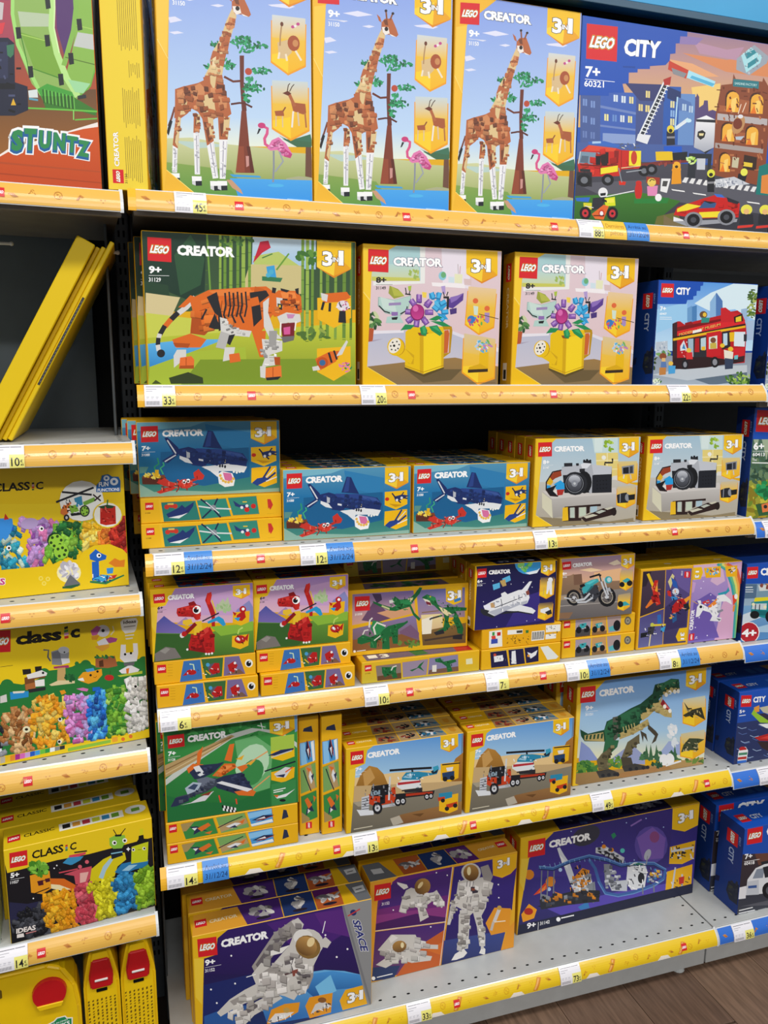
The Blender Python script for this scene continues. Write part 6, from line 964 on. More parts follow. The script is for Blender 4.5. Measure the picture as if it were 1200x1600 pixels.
# ---- rescue boat
a = art('boat', (444, 345), (1498, 189), (1403, 1061), (363, 1255))
a.g('1b58c8', '2c4a90', '300 0 2700 0 2700 1300 300 1300'); a.g('34406e', '26305c', '350 740 1000 640 2600 400 2600 1300 300 1400'); 
rnd = random.Random(5)
for i in range(60):
    x, y = rnd.uniform(400, 2300), rnd.uniform(760, 1200); y -= (x - 400) * .15; a.l('5a74b0' if i % 3 else 'a8c0e0', 7, [(x, y), (x + 50, y + 22), (x + 110, y + 6)])
a.part('pictured_model'); a.p('9ac838', '590 610 640 520 660 600 800 690 1000 700 1000 730 700 720'); a.p('e8a040', '620 530 690 500 690 580 640 590'); a.p('c8c4a8', '690 530 1100 440 1200 560 900 640 740 590'); a.p('3a3444', '680 610 760 600 900 680 800 690'); a.p('f0f4f4', '680 740 1000 720 1000 800 780 790'); a.p('b82a28', '630 910 800 860 1200 830 1500 850 1300 960 690 950'); a.p('3a2c2c', '665 960 1300 960 1200 1060 800 1080 720 1040'); a.p('e04038', '700 920 820 880 1150 850 900 930')
a.part('figure_mark'); a.p('e8e8ea', '412 1240 425 1090 470 1030 520 1030 548 1080 525 1240'); a.e('c02a2a', 482, 1062, 48, 34); a.p('f4f4f4', '430 1080 545 1065 545 1085 430 1105'); a.p('b83028', '420 1165 530 1150 528 1185 418 1195'); a.p('2f6ac8', '412 1210 528 1195 526 1260 410 1260'); a.p('4a8a6a', '430 1110 540 1098 535 1130 430 1140')
a.logo((462, 378), (595, 372), (455, 525)); a.part('lettering'); a.t('CITY', 'ffffff', 612, 470, 770, 452, 72, .045, .06); a.t('5+', 'ffffff', 440, 605, 510, 598, 42, .03); a.l('e8f0f8', 10, '435 638 518 625')

# ---- astronaut: front, lid; second panel, lid
a = art('astro', (205, 450), (1140, 262), (1135, 785), (218, 1030))
a.g('3a1f70', '241a52', '150 200 1200 200 1200 700 150 700'); a.g('241a52', '123a70', '150 640 1200 640 1200 1100 150 1100'); a.p('4a2478', '600 380 990 300 1020 420 800 560'); a.p('5a2a80', '850 330 1000 310 1030 450 900 420'); a.p('1f2a68', '250 700 600 620 500 800 250 900'); a.g('6ab4ea', '1f62b0', '720 660 800 630 900 615 1000 620 1140 650 1140 820 800 860 600 900 560 780'); a.g('4a9ae0', '1a5298', '800 640 940 620 1090 640 1100 700 900 720 850 760 800 720'); a.p('7ac4f0', '850 700 930 640 960 720 880 760'); a.es('ffffff', '412 545 430 688 962 550 1017 510 905 440 300 720 330 790', 5); a.p('2a5aa0', '260 860 420 800 560 800 420 900 260 950')
a.part('pictured_model'); W1, W2, W3 = 'd2cec8', 'a09a96', '6a6468'
a.p(W2, '520 600 640 430 740 360 790 380 780 430 700 470 620 560 540 640'); a.p(W3, '540 590 650 440 700 420 620 540 560 620'); a.p(W1, '730 370 765 352 795 385 785 410 750 400'); a.p(W1, '520 640 570 580 620 600 720 490 740 440 830 410 880 450 880 520 840 600 840 650 800 720 760 740 740 770 690 750 640 740 560 760 480 790 400 830 350 860 330 840 400 770 480 720 540 690'); a.p('f0eee8', '620 520 720 490 680 530 620 545'); a.p(W2, '560 640 620 600 700 620 640 690 560 700'); a.p('ece8e4', '560 690 640 640 720 660 690 700 600 730'); a.p(W3, '690 560 730 540 760 600 700 640'); a.p('ece8e4', '720 570 790 545 780 600 740 620')
for i in range(4): a.l('4a4448', 4, [(728 + i * 18, 590 - i * 8), (740 + i * 16, 552 - i * 6)])
a.p('5a4448', '680 610 720 590 740 630 695 645'); a.p('8a4a40', '730 620 765 610 770 640 735 650'); a.e(W1, 815, 480, 80, 72); a.e('e8e6e2', 790, 450, 50, 40); a.e('8a6a38', 815, 500, 66, 58, 25); a.e('c89a58', 808, 495, 55, 48, 25, 16, '6a4a28'); a.e('f0d8a0', 830, 475, 18, 26, 30); a.p(W1, '880 470 905 448 935 475 915 505 890 500'); a.p(W2, '790 640 845 590 840 650 815 710 760 745 740 720'); a.p('ece8e4', '770 700 815 690 800 735 765 745'); a.p(W1, '540 780 640 730 680 760 600 810 530 850 500 880 460 920 430 900 460 840'); a.p(W3, '470 830 530 790 560 800 500 840'); a.p(W2, '400 780 480 740 500 770 430 810'); a.facets('560 650 640 560 740 510 830 600 790 700 700 750 560 750', [W1, 'ece8e4', 'b8b2ae'], 40, 46, 3); a.facets('350 840 500 740 640 740 600 800 460 900', [W1, 'ece8e4', 'b8b2ae'], 26, 44, 5); a.facets('540 600 650 440 740 370 780 400 680 480 560 630', [W2, '8a8484', 'b8b4b0'], 14, 46, 6); a.facets('745 640 835 600 810 715 760 740', [W1, W2, W3], 14, 28, 7)
a.l('ffffff', 4, '890 430 905 370'); a.l('ffffff', 4, '490 655 540 640')
a.part('inset_picture'); a.p('e89a24', '595 890 620 820 690 790 770 780 760 830 690 870 600 895'); a.p('e8e4e0', '600 885 640 840 740 830 700 860 620 890'); a.e('c8a050', 700, 822, 18, 14); a.p('e89a24', '798 800 820 755 940 730 930 830 820 862'); a.p('d8d4d0', '825 840 850 790 890 770 935 800 900 810 860 820'); a.e('8a5a30', 885, 768, 22, 14); a.grit('605 880 740 820 720 860 620 890', 14, 16, 3, '4a4448', 'ffffff'); a.grit('830 830 930 780 920 820 840 840', 12, 16, 4, '4a4448', 'ffffff')
a.part('badge'); a.p('f0b01e', '975 770 1005 715 1105 688 1135 780 990 818'); a.t('3', 'ffffff', 1015, 785, 1055, 775, 52, .04, 0, [('4a4034', .07)]); a.t('1', 'ffffff', 1075, 765, 1095, 760, 48, .05, 0, [('4a4034', .07)]); a.t('IN', 'ffffff', 1055, 755, 1075, 750, 16, .03, 0, [('4a4034', .1)])
a.part('border_print'); a.p('8f9092', '990 288 1145 255 1145 800 1118 795 1070 600 1010 380'); a.p('7a7b80', '990 288 1000 286 1140 790 1128 792'); a.part('lettering'); a.t('SPACE', '2a3478', 1042, 365, 1085, 520, 40, .03, 0, [('e8e8ec', .07)], (.95, .0)); a.e('24306a', 1048, 328, 16, 15); a.l('c83a3a', 6, '1020 345 1082 310')
a.part('border_print'); a.p('e8b81e', '150 400 395 412 340 455 330 540 265 560 245 1040 150 1040'); a.p('f0ca3c', '212 560 265 560 250 800 216 760')
a.logo((230, 460), (334, 446), (235, 554)); creator_title(a, 358, 505, 610, 455, 40, out=None); age(a, '9+', '31152', 270, 598, 325, 588, 30)
a = art('astro_top', (0, 0), (382, 0), (382, 66), (0, 66)); a.bg('dca418'); a.p('e2a034', '8 0 110 0 110 66 0 66'); a.p('4a2a72', '100 0 190 0 188 66 112 66'); a.p('24386a', '192 0 262 0 260 66 190 66'); a.p('b0582a', '264 0 325 0 320 66 262 66'); a.p('5a2060', '264 0 325 0 325 16 264 24'); a.p('d8aa18', '322 0 340 0 348 66 322 66'); a.p('6a6c70', '340 0 382 0 382 66 352 66')
for x, s in ((148, 3), (226, 4), (292, 5)): a.leaves(['d8d4d0', 'a8a4a4', '6a6468'], x, 32, 24 if s != 4 else 12, 13 if s != 4 else 22, 18, 10, s); a.e('2a2230', x, 54, 16, 5)
a.p('c8c8c8', '352 16 378 14 378 34 354 36'); a.l('4a4a4a', 3, '358 26 372 25'); a.logo((8, 18), (32, 18), (8, 42), True); a.part('lettering'); a.t('CREATOR', 'f0e0b8', 38, 36, 96, 34, 10, .02)
a = art('space', (75, 415), (1105, 165), (1090, 830), (95, 1105))
a.bg('e8a828'); a.g('5a2480', '7a3070', '225 420 230 380 645 285 612 665 118 745 130 540'); a.p('4a2a78', '225 420 640 300 630 480 300 560 130 600'); a.p('8a3a80', '125 640 615 560 612 665 118 745'); a.p('4a2060', '118 700 400 620 615 640 612 668 118 748'); a.g('4a2a78', '6a3a68', '115 755 610 675 575 970 105 1090'); a.p('c8602a', '400 860 610 720 580 970 270 1060'); a.p('d8702a', '480 870 610 800 580 900'); a.p('2a3a68', '105 1000 300 980 260 1065 105 1095'); a.g('3a2a80', '2a1f60', '660 285 930 222 1105 180 1098 600 1060 560 1000 860 590 965'); a.g('3a4a90', '2a2f60', '600 800 900 740 1030 730 1000 858 585 970'); a.es('ffffff', '535 330 612 345 975 398 940 160 980 490 700 380 505 708 240 600', 5); a.l('f0d8c0', 5, '648 285 575 975'); a.l('f0d8c0', 5, '118 748 612 668')
a.p('4a2080', '930 350 1100 200 1098 320 1000 360'); a.p('e8b028', '1105 260 1085 440 1070 640 1100 650')
a.part('pictured_model')
a.p(W1, '325 460 360 440 400 450 440 490 500 480 540 450 600 540 580 575 540 540 510 530 460 570 490 640 430 675 410 580 360 560 320 620 280 610 300 520'); a.p('ece8e4', '260 405 330 420 340 440 310 455 265 420'); a.e('b88a48', 440, 430, 55, 60, 35, 16, '6a4a2a'); a.e('f0d8a0', 425, 420, 14, 30, 35); a.p('8a4a38', '430 440 480 430 480 470 430 490'); a.facets('300 500 400 460 540 470 590 550 460 580 470 640 430 650 400 570 310 600', [W1, 'ece8e4', 'b8b2ae'], 28, 44, 3); a.e('b88a48', 440, 430, 50, 56, 35, 16, '6a4a2a'); a.e('f0d8a0', 425, 420, 12, 28, 35)
a.p(W1, '140 880 230 770 400 765 430 830 560 830 560 860 440 860 420 900 520 910 510 940 380 960 300 940 200 1000 130 980 200 930 180 890'); a.p('ece8e4', '215 800 240 770 280 790 230 830'); a.e('b88a48', 290, 850, 50, 40, -15, 16, '6a4a2a'); a.e('f0e0b0', 310, 840, 12, 20); a.facets('160 890 400 780 540 845 400 940 160 970', [W1, 'ece8e4', 'b8b2ae'], 32, 46, 4); a.e('b88a48', 290, 850, 50, 40, -15, 16, '6a4a2a'); a.e('f0e0b0', 310, 840, 12, 20)
a.p(W1, '690 390 740 370 860 350 940 390 930 430 900 460 890 560 860 620 890 760 890 830 850 830 830 700 800 600 780 620 770 850 700 860 700 620 720 580 680 560 660 620 640 690 620 690 640 560 680 480'); a.p(W2, '845 280 900 260 935 340 920 380 870 370'); a.p('ece8e4', '700 400 800 380 800 460 720 500'); a.e(W1, 780, 320, 70, 66); a.e('b88a48', 780, 322, 55, 58, 0, 18, '5a3a20'); a.e('f4e4b0', 765, 310, 14, 30); a.p('3a3440', '780 420 840 420 830 460 780 470'); a.p('8a4a38', '785 430 810 428 810 445 788 448')
for i in range(3): a.l('4a4450', 4, [(750 + i * 22, 420), (755 + i * 22, 380)]); a.l('4a4450', 4, [(755 + i * 25, 530), (760 + i * 25, 490)])
a.p('ece8e4', '655 935 680 890 740 850 765 880 740 910 690 930'); a.p('ece8e4', '848 880 870 830 892 850 890 890'); a.l(W1, 20, '870 760 870 850'); a.facets('700 400 920 400 880 560 720 600', [W1, 'ece8e4', 'b8b2ae'], 30, 48, 5); a.facets('700 620 780 620 770 850 700 850', [W1, 'ece8e4', W2], 24, 38, 6); a.facets('835 620 875 620 890 800 855 800', [W1, 'ece8e4', W2], 16, 34, 7); a.facets('650 500 700 440 690 560 650 640', [W1, W2], 12, 30, 8)
a.part('inset_picture'); a.p('e89a2a', '890 670 950 560 1065 562 1058 720 930 752'); a.l('d8d4d0', 24, '985 570 950 660'); a.l('c8c0b8', 18, '945 660 930 720'); a.e('c8a050', 985, 560, 16); a.l('f4e8d0', 7, '950 660 1030 650'); a.p('e89a2a', '1000 860 1050 700 1095 650 1090 835')
a.part('badge'); a.p('f0b81e', '930 215 1105 172 1100 275 1060 320 1000 350 935 335'); a.t('3', 'ffffff', 965, 288, 1005, 278, 58, .04, 0, [('4a4034', .07)]); a.t('1', 'ffffff', 1035, 262, 1052, 258, 54, .05, 0, [('4a4034', .07)]); a.t('IN', 'ffffff', 1008, 258, 1032, 252, 18, .03, 0, [('4a4034', .1)])
a.part('border_print'); a.p('e8a430', '75 415 275 365 222 410 110 440 128 540 105 1100 90 1105'); a.logo((103, 432), (218, 408), (105, 542)); a.part('lettering'); a.t('31152', 'f0e8f0', 158, 572, 212, 560, 20, .02); a.e('ffffff', 117, 1073, 13); a.l('ffffff', 6, '140 1066 248 1038')
a = art('space_top', (0, 0), (382, 0), (382, 66), (0, 66)); a.bg('dca018'); a.p('6a6c70', '0 0 42 0 66 66 0 66'); a.p('b0582a', '78 0 140 0 142 66 84 66'); a.p('24386a', '142 0 212 0 220 66 144 66'); a.p('5a2a72', '214 0 268 0 280 66 222 66'); a.p('e2a034', '270 0 382 0 382 66 284 66')
for x, s in ((110, 5), (180, 4), (245, 3)): a.leaves(['d8d4d0', 'a8a4a4', '6a6468'], x, 32, 24 if s != 4 else 12, 13 if s != 4 else 22, 18, 10, s)
a.p('c8c8c8', '14 22 40 24 42 44 16 42'); a.logo((345, 14), (370, 14), (345, 38), True); a.part('lettering'); a.t('CREATOR', 'f0e0b8', 292, 36, 340, 32, 9, .02)

# ---- space roller coaster: front, lid
a = art('coaster', (55, 235), (890, 70), (860, 470), (60, 685))
a.g('2e2a68', '4a3a9c', '30 50 920 50 920 500 30 500'); a.g('3f3490', '23244e', '30 420 920 380 920 700 30 720'); a.p('3a2f7a', '600 110 770 80 760 360 620 380'); a.e('5a4aa0', 675, 260, 75, 85); a.p('7a5ab0', '610 230 680 180 740 230 730 320 640 330'); a.e('8a4a80', 690, 225, 22, 26); a.e('3a3a48', 372, 220, 70, 44, -25); a.p('2a8a60', '490 215 505 205 515 220 500 235'); a.l('8a6ab8', 7, '580 175 630 145'); a.es('a8c0f0', '300 200 560 160 450 250 260 330 600 330 730 180 650 140', 3); a.p('5a4ab4', '200 560 500 480 760 430 740 480 300 600'); a.es('b8d8ff', '175 370 255 380 205 470', 9)
a.part('pictured_model'); Wt, K, Bl, O = 'd8dce4', '24262e', '3f66a8', 'e08a24'
a.p(Wt, '235 280 248 275 270 310 300 350 320 400 325 430 300 430 275 370 250 320'); a.p('f0f2f4', '248 310 285 345 290 375 262 350'); a.p(O, '325 410 360 370 395 380 390 420 340 440'); a.p(Wt, '300 430 400 400 410 440 320 470'); a.l(Bl, 14, '150 370 220 375 300 340 390 315 470 330 540 355 610 345 690 345 740 370 735 410 690 440 600 475 530 490 470 480 440 430 420 370 390 330'); a.l('6a9ad0', 4, '150 364 220 369 300 334 390 309 470 324 540 349 610 339 690 339 745 370'); a.l('6a9ad0', 4, '735 416 690 447 600 481 530 496 470 486 435 430')
a.p('e4e6ea', '570 360 600 340 650 345 660 380 650 450 590 465 565 430'); a.p('2a7a60', '590 350 620 342 645 348 620 358'); a.e(K, 633, 410, 15, 24); a.p('c8ccd4', '420 275 470 270 555 320 550 345 470 310 420 300'); a.p(K, '425 290 470 290 545 335 540 345 460 312'); a.es(O, '458 270 495 285', 10); a.es('5ac8c0', '545 288', 11); a.es(O, '105 405 210 435', 24); a.p('e04a28', '130 500 185 440 200 465 160 490'); a.p('f08a40', '150 490 190 450 185 475'); a.p('8a8e98', '460 350 490 350 500 440 470 450'); a.p('c8ccd4', '480 430 570 420 570 470 500 470'); a.p(K, '150 550 230 530 330 480 440 480 440 510 300 520 200 560'); a.p('3a80c0', '345 548 390 520 400 550 360 560'); a.e('b8bcc8', 660, 305, 14, 26, 20); a.l('9a9ea8', 5, '660 310 655 350'); a.p(O, '230 480 290 500 325 485 320 505 260 515'); a.p('8a9098', '340 470 420 430 430 500 350 500')
for x in (165, 195, 225, 350, 415, 690, 640): a.l('7a808c', 6, [(x, 385 if x < 300 else 440), (x + 2, 530 - max(0, x - 400) * .2)])
a.p('2c2e38', '160 520 230 500 340 470 440 470 445 520 300 540 170 565'); a.facets('170 500 440 470 440 520 180 550', ['2a2c36', '4a4e5a', '8a8e98', 'e08a24'], 40, 22, 3); a.facets('310 410 400 390 410 470 320 480', ['c8ccd4', '8a8e98', 'e08a24', 'eceef2'], 30, 20, 5); a.facets('455 370 500 360 560 450 480 470', ['a8acb8', '6a6e7a', 'd8dce4'], 26, 20, 6); a.facets('425 278 470 272 550 325 540 340 460 305', ['d8dce4', '4a4e5a', 'e8e8ec'], 20, 16, 7); a.facets('680 370 730 380 710 420 660 430', ['c8ccd4', '3a80c0', '6a6e7a', 'e8b030'], 18, 16, 8)
for i in range(26): t = i / 25; x = 155 + 590 * t; y = 370 - 50 * math.sin(t * 3.1) + 20 * t; a.l('8ab4e0', 2.5, [(x, y - 6), (x + 4, y + 8)])
a.l('20305c', 4, '150 378 220 383 300 348 390 322 470 338 540 362 610 353 690 353 735 376'); a.grit('560 350 740 370 700 440 580 470', 34, 14, 4, '3a3c48', 'ffffff'); a.grit('300 340 400 380 400 500 300 480', 30, 16, 6, '16181e', 'e8a040')
a.part('inset_picture'); a.p('f0b81a', '760 270 872 240 865 320 815 345 757 345'); a.grit('765 265 865 250 860 320 765 330', 30, 16, 3, '2a2a30', 'e0e0e4'); a.l('d8dce0', 9, '765 290 865 270'); a.p('efb41a', '748 380 860 345 855 445 800 488 740 490'); a.l('c8ccd4', 7, '785 360 770 470'); a.l('c8ccd4', 7, '815 390 815 460'); a.p('c83028', '800 405 825 398 822 430 802 435'); a.grit('755 420 850 400 840 470 755 480', 20, 12, 5, '2a2a30', 'e0e0e4')
a.p('f0a01c', '75 590 110 540 150 565 138 605 85 625'); a.e('b02820', 110, 575, 22, 16); a.part('badge'); a.p('f2c01c', '770 95 895 70 885 170 825 200 768 190'); a.t('3', 'ffffff', 795, 165, 825, 158, 44, .04, 0, [('4a4034', .07)]); a.t('1', 'ffffff', 845, 145, 862, 141, 40, .05, 0, [('4a4034', .07)]); a.t('IN', 'ffffff', 825, 140, 845, 135, 14, .03, 0, [('4a4034', .1)])
a.part('border_print'); a.p('20243e', '65 640 860 430 865 480 60 700'); a.p('e8ba1e', '30 180 215 205 180 240 100 330 65 600 60 690 30 690'); a.p('f0cc40', '62 330 100 330 82 480 58 440'); a.logo((92, 246), (176, 230), (93, 326)); creator_title(a, 195, 280, 396, 238, 34, out=None); a.part('lettering'); a.t('9+', 'ffffff', 105, 655, 148, 645, 26, .03); a.t('31142', 'ffffff', 168, 636, 214, 625, 15, .015); a.l('ffffff', 2, '160 660 160 622'); a.e('ffffff', 255, 606, 10); a.l('ffffff', 5, '268 600 328 585')
a = art('coaster_top', (0, 0), (535, 0), (535, 75), (0, 75)); a.bg('2a2650'); a.p('d0a418', '0 0 120 0 110 75 0 75'); a.p('d8ac18', '452 0 535 0 535 75 448 75'); a.l('8a7a40', 3, '230 0 236 75'); a.l('8a7a40', 3, '330 0 338 75'); a.leaves(['8a90a8', '3a4a80', '6a5a40'], 180, 40, 40, 20, 16, 12, 3); a.leaves(['8a90a8', '3a4a80'], 285, 40, 40, 20, 16, 12, 4); a.leaves(['8a90a8', 'c8ccd8'], 390, 40, 40, 20, 16, 12, 5)

# ---- police truck
a = art('police', (1085, 191), (1492, 111), (1448, 491), (1042, 600))
a.g('4a3a40', '2a2a30', '1000 0 2000 0 2000 650 1000 650'); a.p('6a4438', '1130 300 1300 270 1500 240 1400 320 1150 360'); a.p('3a3c48', '1050 500 1900 350 1900 450 1040 600'); a.p('5a5a64', '1060 560 1300 500 1500 470 1300 540'); a.part('pictured_model'); a.p('e4e6ea', '1095 430 1135 375 1190 350 1400 300 1700 250 1700 430 1300 480 1085 505'); a.p('8a94a4', '1120 425 1140 380 1180 372 1170 420'); a.p('c8ccd4', '1095 440 1150 430 1150 500 1088 505'); a.p('2a2c34', '1170 370 1400 310 1700 265 1700 300 1180 420'); a.e('1a1a1e', 1200, 480, 34, 40); a.e('5a5c64', 1200, 480, 16, 20); a.p('3a5a98', '1098 460 1140 455 1140 468 1098 472'); a.p('2a2c34', '1160 345 1230 330 1230 345 1165 358'); a.p('e8e8ec', '1050 470 1090 460 1085 520 1050 525')
a.part('border_print'); a.p('1b50b4', '1000 0 2000 0 1900 100 1500 180 1480 240 1250 280 1230 300 1070 310'); a.logo((1098, 190), (1172, 176), (1093, 265)); a.part('lettering'); a.t('CITY', 'ffffff', 1188, 225, 1320, 205, 48, .045, .06); a.t('7+', 'ffffff', 1083, 333, 1120, 328, 24, .03); a.l('ffffff', 2, '1080 345 1155 332'); a.t('60418', 'ffffff', 1080, 362, 1130, 355, 15, .015); a.l('e8e8ea', 5, '1052 580 1120 562'); a.l('e8e8ea', 5, '1050 594 1130 574')
# ---- big yellow brick boxes of the left run
RB = [['1f5ac0', '2f7ad8', '3a90e0', '1a3f90'], ['2a9ab8', '48b8c8', '1f7a98', 'c8e0d0'], ['b08ac8', 'c89ad8', '8a4aa0', 'd878b0'], ['2a7a3a', '1f6030', '8ac040', '6aa832'], ['e8b020', 'f0c840', 'f0dc70'], ['e07828', 'f09030', 'd86a20'], ['b02420', '8a1a18', 'd03a2a']]
a = art('classic1', (-957, 340), (960, 255), (1010, 1220), (-842, 1422)); a.bg('ecc716'); a.p('f0cf20', '-1100 590 1020 580 1020 700 -1100 720')
for i, (pl, n) in enumerate((('-1000 740 0 700 0 1100 -1000 1160', 120), ('-30 710 130 740 240 1080 0 1100 -30 1100', 60), ('140 720 330 710 440 740 420 900 330 1080 230 1080 230 800', 80), ('440 740 680 730 690 860 640 980 420 1040 340 1050 400 860', 80), ('660 740 780 740 860 800 820 900 640 940', 50), ('790 780 900 770 950 870 870 900 780 880', 36), ('880 760 980 660 990 960 900 900 870 860', 46))):
    a.pile(RB[0 if i == 0 else i], pl, n, 34, i + 3)
a.leaves(['1f5ac0', '3a90e0'], 20, 780, 60, 40, 8, 60, 2); a.es('1a3a20', '430 870', 62); a.es('9ad040', '440 880', 60); a.es('2a4a18', '410 850 450 840 480 870 470 905 425 915 400 890', 12); a.es('9ad040', '480 960', 60); a.es('2a4a18', '455 940 490 930 515 950 505 985 465 995', 12); a.es('ffffff', '68 932 325 780', 20); a.es('181818', '70 932 327 780', 10); a.p('c83020', '40 660 70 705 30 710'); a.e('b8a0d0', 230, 740, 70, 44, -10)
a.part('pictured_model'); a.e('f4f4ee', 640, 560, 175, 160); a.l('22242a', 16, '440 570 735 455'); a.l('22242a', 16, '485 490 720 512'); a.p('e07a38', '475 640 500 590 560 570 550 640 510 680 475 660'); a.p('8ac040', '540 600 600 590 620 640 560 660'); a.p('3a90b8', '580 540 640 520 650 590 600 610'); a.p('7ab040', '650 570 740 530 750 560 660 600'); a.l('3a2a2a', 12, '730 510 790 560'); a.l('3a2a2a', 12, '790 515 740 560'); a.e('22242a', 664, 640, 40, 46); a.e('9ad048', 664, 640, 30, 36); a.es('2a4a18', '664 615 645 635 655 662 682 650 682 622', 7); a.e('22242a', 522, 692, 22, 26); a.e('c8c8cc', 522, 692, 10, 12); a.p('22242a', '550 660 620 650 640 670 560 680'); a.grit('480 560 640 540 640 660 500 660', 30, 20, 3)
a.e('f0d020', 845, 670, 118, 106); a.e('f8f6ea', 845, 670, 108, 96); a.p('c82a20', '785 610 905 600 910 740 830 752 785 740'); a.p('2a4a2a', '765 605 840 590 900 600 880 618 800 620'); a.l('3a7a3a', 10, '840 590 845 550'); a.grit('790 615 900 610 900 740 800 745', 20, 22, 4, '7a1410', 'e86050')
a.part('border_print'); a.p('ecc716', '-1100 1150 0 1105 400 1070 470 1030 610 1020 650 960 740 910 860 900 960 940 1000 980 1020 1400 -1100 1500'); a.e('e4bd10', 620, 1140, 10); a.part('pictured_model')
a.e('f6ecb0', 540, 1125, 95, 80); a.leaves(['d8d4dc', 'b8b4c0', 'f0eef4'], 545, 1110, 70, 60, 26, 30, 3); a.p('6a6c72', '500 1230 550 1140 630 1210 610 1235'); a.p('2a5a3a', '488 1235 620 1215 632 1222 560 1250 490 1250')
a.p('1f62c0', '720 1040 775 1035 780 1180 725 1190'); a.p('1f62c0', '702 985 750 940 790 970 836 990 830 1020 760 1040 705 1020'); a.e('ffffff', 775, 990, 18); a.e('181818', 778, 990, 9); a.p('2a7a4a', '850 1190 970 1140 975 1150 830 1218 705 1205 705 1190'); a.p('3aa0d8', '720 1180 800 1140 900 1150 800 1200'); a.p('e08020', '850 1050 900 1010 940 1030 980 1020 975 1080 900 1080'); a.p('3a90d8', '835 1090 890 1085 885 1130 840 1135'); a.p('c83028', '860 1150 920 1140 900 1170 850 1175'); a.grit('720 1150 900 1140 850 1200 720 1200', 24, 22, 4, '1a3a70', 'f0f0f0')
for x, y in ((320, 1170), (375, 1175), (345, 1210)): a.e('f2dc60', x, y, 18); a.e('ecc716', x, y, 9)
a.part('lettering'); a.t('CLASS', '1c1812', -60, 492, 235, 475, 66, .03); a.t('C', '1c1812', 280, 472, 340, 468, 60, .03); a.p('c83a2a', '250 448 268 447 268 462 250 463'); a.p('2a5a3a', '250 466 268 465 268 476 250 478'); a.p('e0a0c8', '250 432 268 431 268 445 250 446'); a.p('1c1812', '250 416 268 415 268 428 250 430')
a.p('2a6ab0', '755 440 790 400 800 360 850 350 880 370 930 370 945 400 945 488 755 492'); a.e('e8eef4', 835, 382, 24, 22); a.e('2a6ab0', 835, 382, 9); a.e('e8eef4', 895, 408, 32, 30); a.e('2a6ab0', 895, 408, 13); a.t('FUN', 'ffffff', 775, 450, 850, 444, 36, .03); a.t('FUNCTIONS', 'ffffff', 765, 488, 938, 480, 24, .03); a.t('BRICKS', 'c8408a', -220, 1222, 40, 1220, 50, .04, 0, [('ffffff', .09)])
a = art('classic2', (-797, 356), (1034, 136), (1080, 1071), (-685, 1402)); a.bg('ecca1a'); a.p('2a7a38', '-1000 800 0 690 60 675 160 690 300 640 340 590 420 580 520 560 560 540 620 525 700 560 860 520 900 530 1020 500 1060 480 1090 1010 -1000 1400')
for x, y, r in ((50, 700, 50), (320, 610, 40), (620, 550, 40), (1040, 520, 36), (555, 538, 16), (950, 540, 40)): a.e('2a7a38', x, y, r)
for i, (c, pl, n) in enumerate(((['8a8c94', 'c8ccd2', '2a2c34'], '-400 900 0 880 60 1200 -400 1290', 70), (['b0723c', '8a5428', 'c89058', 'd8b480'], '0 930 100 860 220 850 260 1150 100 1190 0 1100', 110), (['e8a020', 'f0b838', 'e8c860', 'd88818'], '230 800 340 770 470 790 510 1100 300 1150 220 1050', 130), (['c878c0', 'd890d0', 'b0508c', 'b8a0d8'], '470 780 640 760 660 1060 520 1110 480 950', 100), (['1f6ac8', '3a90d8', '5ab4e0', '1a4a98'], '640 760 760 740 780 1050 640 1090', 90), (['6aa832', '8ac840', '3f8a30', 'a8d060'], '780 720 890 700 950 940 900 1030 780 1060', 110), (['e4e2de', 'd0cec8', 'f2f0ec'], '910 650 1060 640 1070 1000 930 1040 920 800', 90))): a.pile(c, pl, n, 26, i + 11)
a.es('f4f0e8', '435 945 430 1105', 16); a.es('181818', '433 940 428 1105', 10); a.e('f0e8c0', 190, 1015, 28, 24); a.e('2a2418', 190, 1015, 12, 10); a.es('181818', '980 702', 10); a.p('d878b8', '550 720 600 712 640 722 630 740 590 735'); a.p('1f6ac8', '668 710 722 705 725 730 670 738'); a.p('e89a20', '430 735 465 728 478 750 445 765')
a.part('pictured_model'); a.p('8a8c92', '370 450 480 420 500 460 495 510 440 550 375 545'); a.p('6a6c74', '370 460 430 440 440 500 380 500'); a.l('5a5c64', 12, '365 520 345 490 350 440 312 438'); a.p('e8e8ec', '440 500 500 500 505 530 450 545'); a.e('b0b2b8', 460, 440, 40, 26); a.es('1a1a1e', '465 455', 6); a.p('a8386a', '385 560 495 548 500 568 390 575'); a.p('c8a468', '415 570 472 565 475 670 412 668'); a.p('e0d0a0', '355 690 420 660 540 660 540 680 370 700'); a.leaves(['2a6a3a', '1f5a30'], 505, 640, 34, 20, 14, 16, 3)
a.p('7a4a28', '175 640 330 600 325 640 250 650 245 720 180 725'); a.p('24201e', '160 580 220 575 225 610 165 620'); a.p('24201e', '250 560 300 555 300 595 255 600'); a.p('e8e6e2', '190 620 300 585 340 605 335 625 200 650'); a.p('b06a38', '180 690 260 670 255 725 185 730'); a.p('f0eeea', '250 660 320 650 322 700 255 705'); a.p('2a2a2e', '200 725 330 705 328 730 210 750'); a.e('1a1a1a', 310, 605, 9); a.p('2a90d0', '70 745 205 738 205 780 75 800'); a.p('e8e0d0', '90 740 180 735 170 750 95 755'); a.p('d8d4d0', '0 775 45 760 50 815 0 825')
a.p('e8a020', '565 640 600 600 680 590 735 575 740 620 700 665 640 685 580 665'); a.p('4a9ad0', '615 580 675 568 685 590 630 600'); a.p('f0f0f0', '560 650 600 640 610 665 570 660'); a.es('1a1a1a', '655 622 705 595', 9); a.l('7a4a18', 4, '675 635 690 640 698 628')
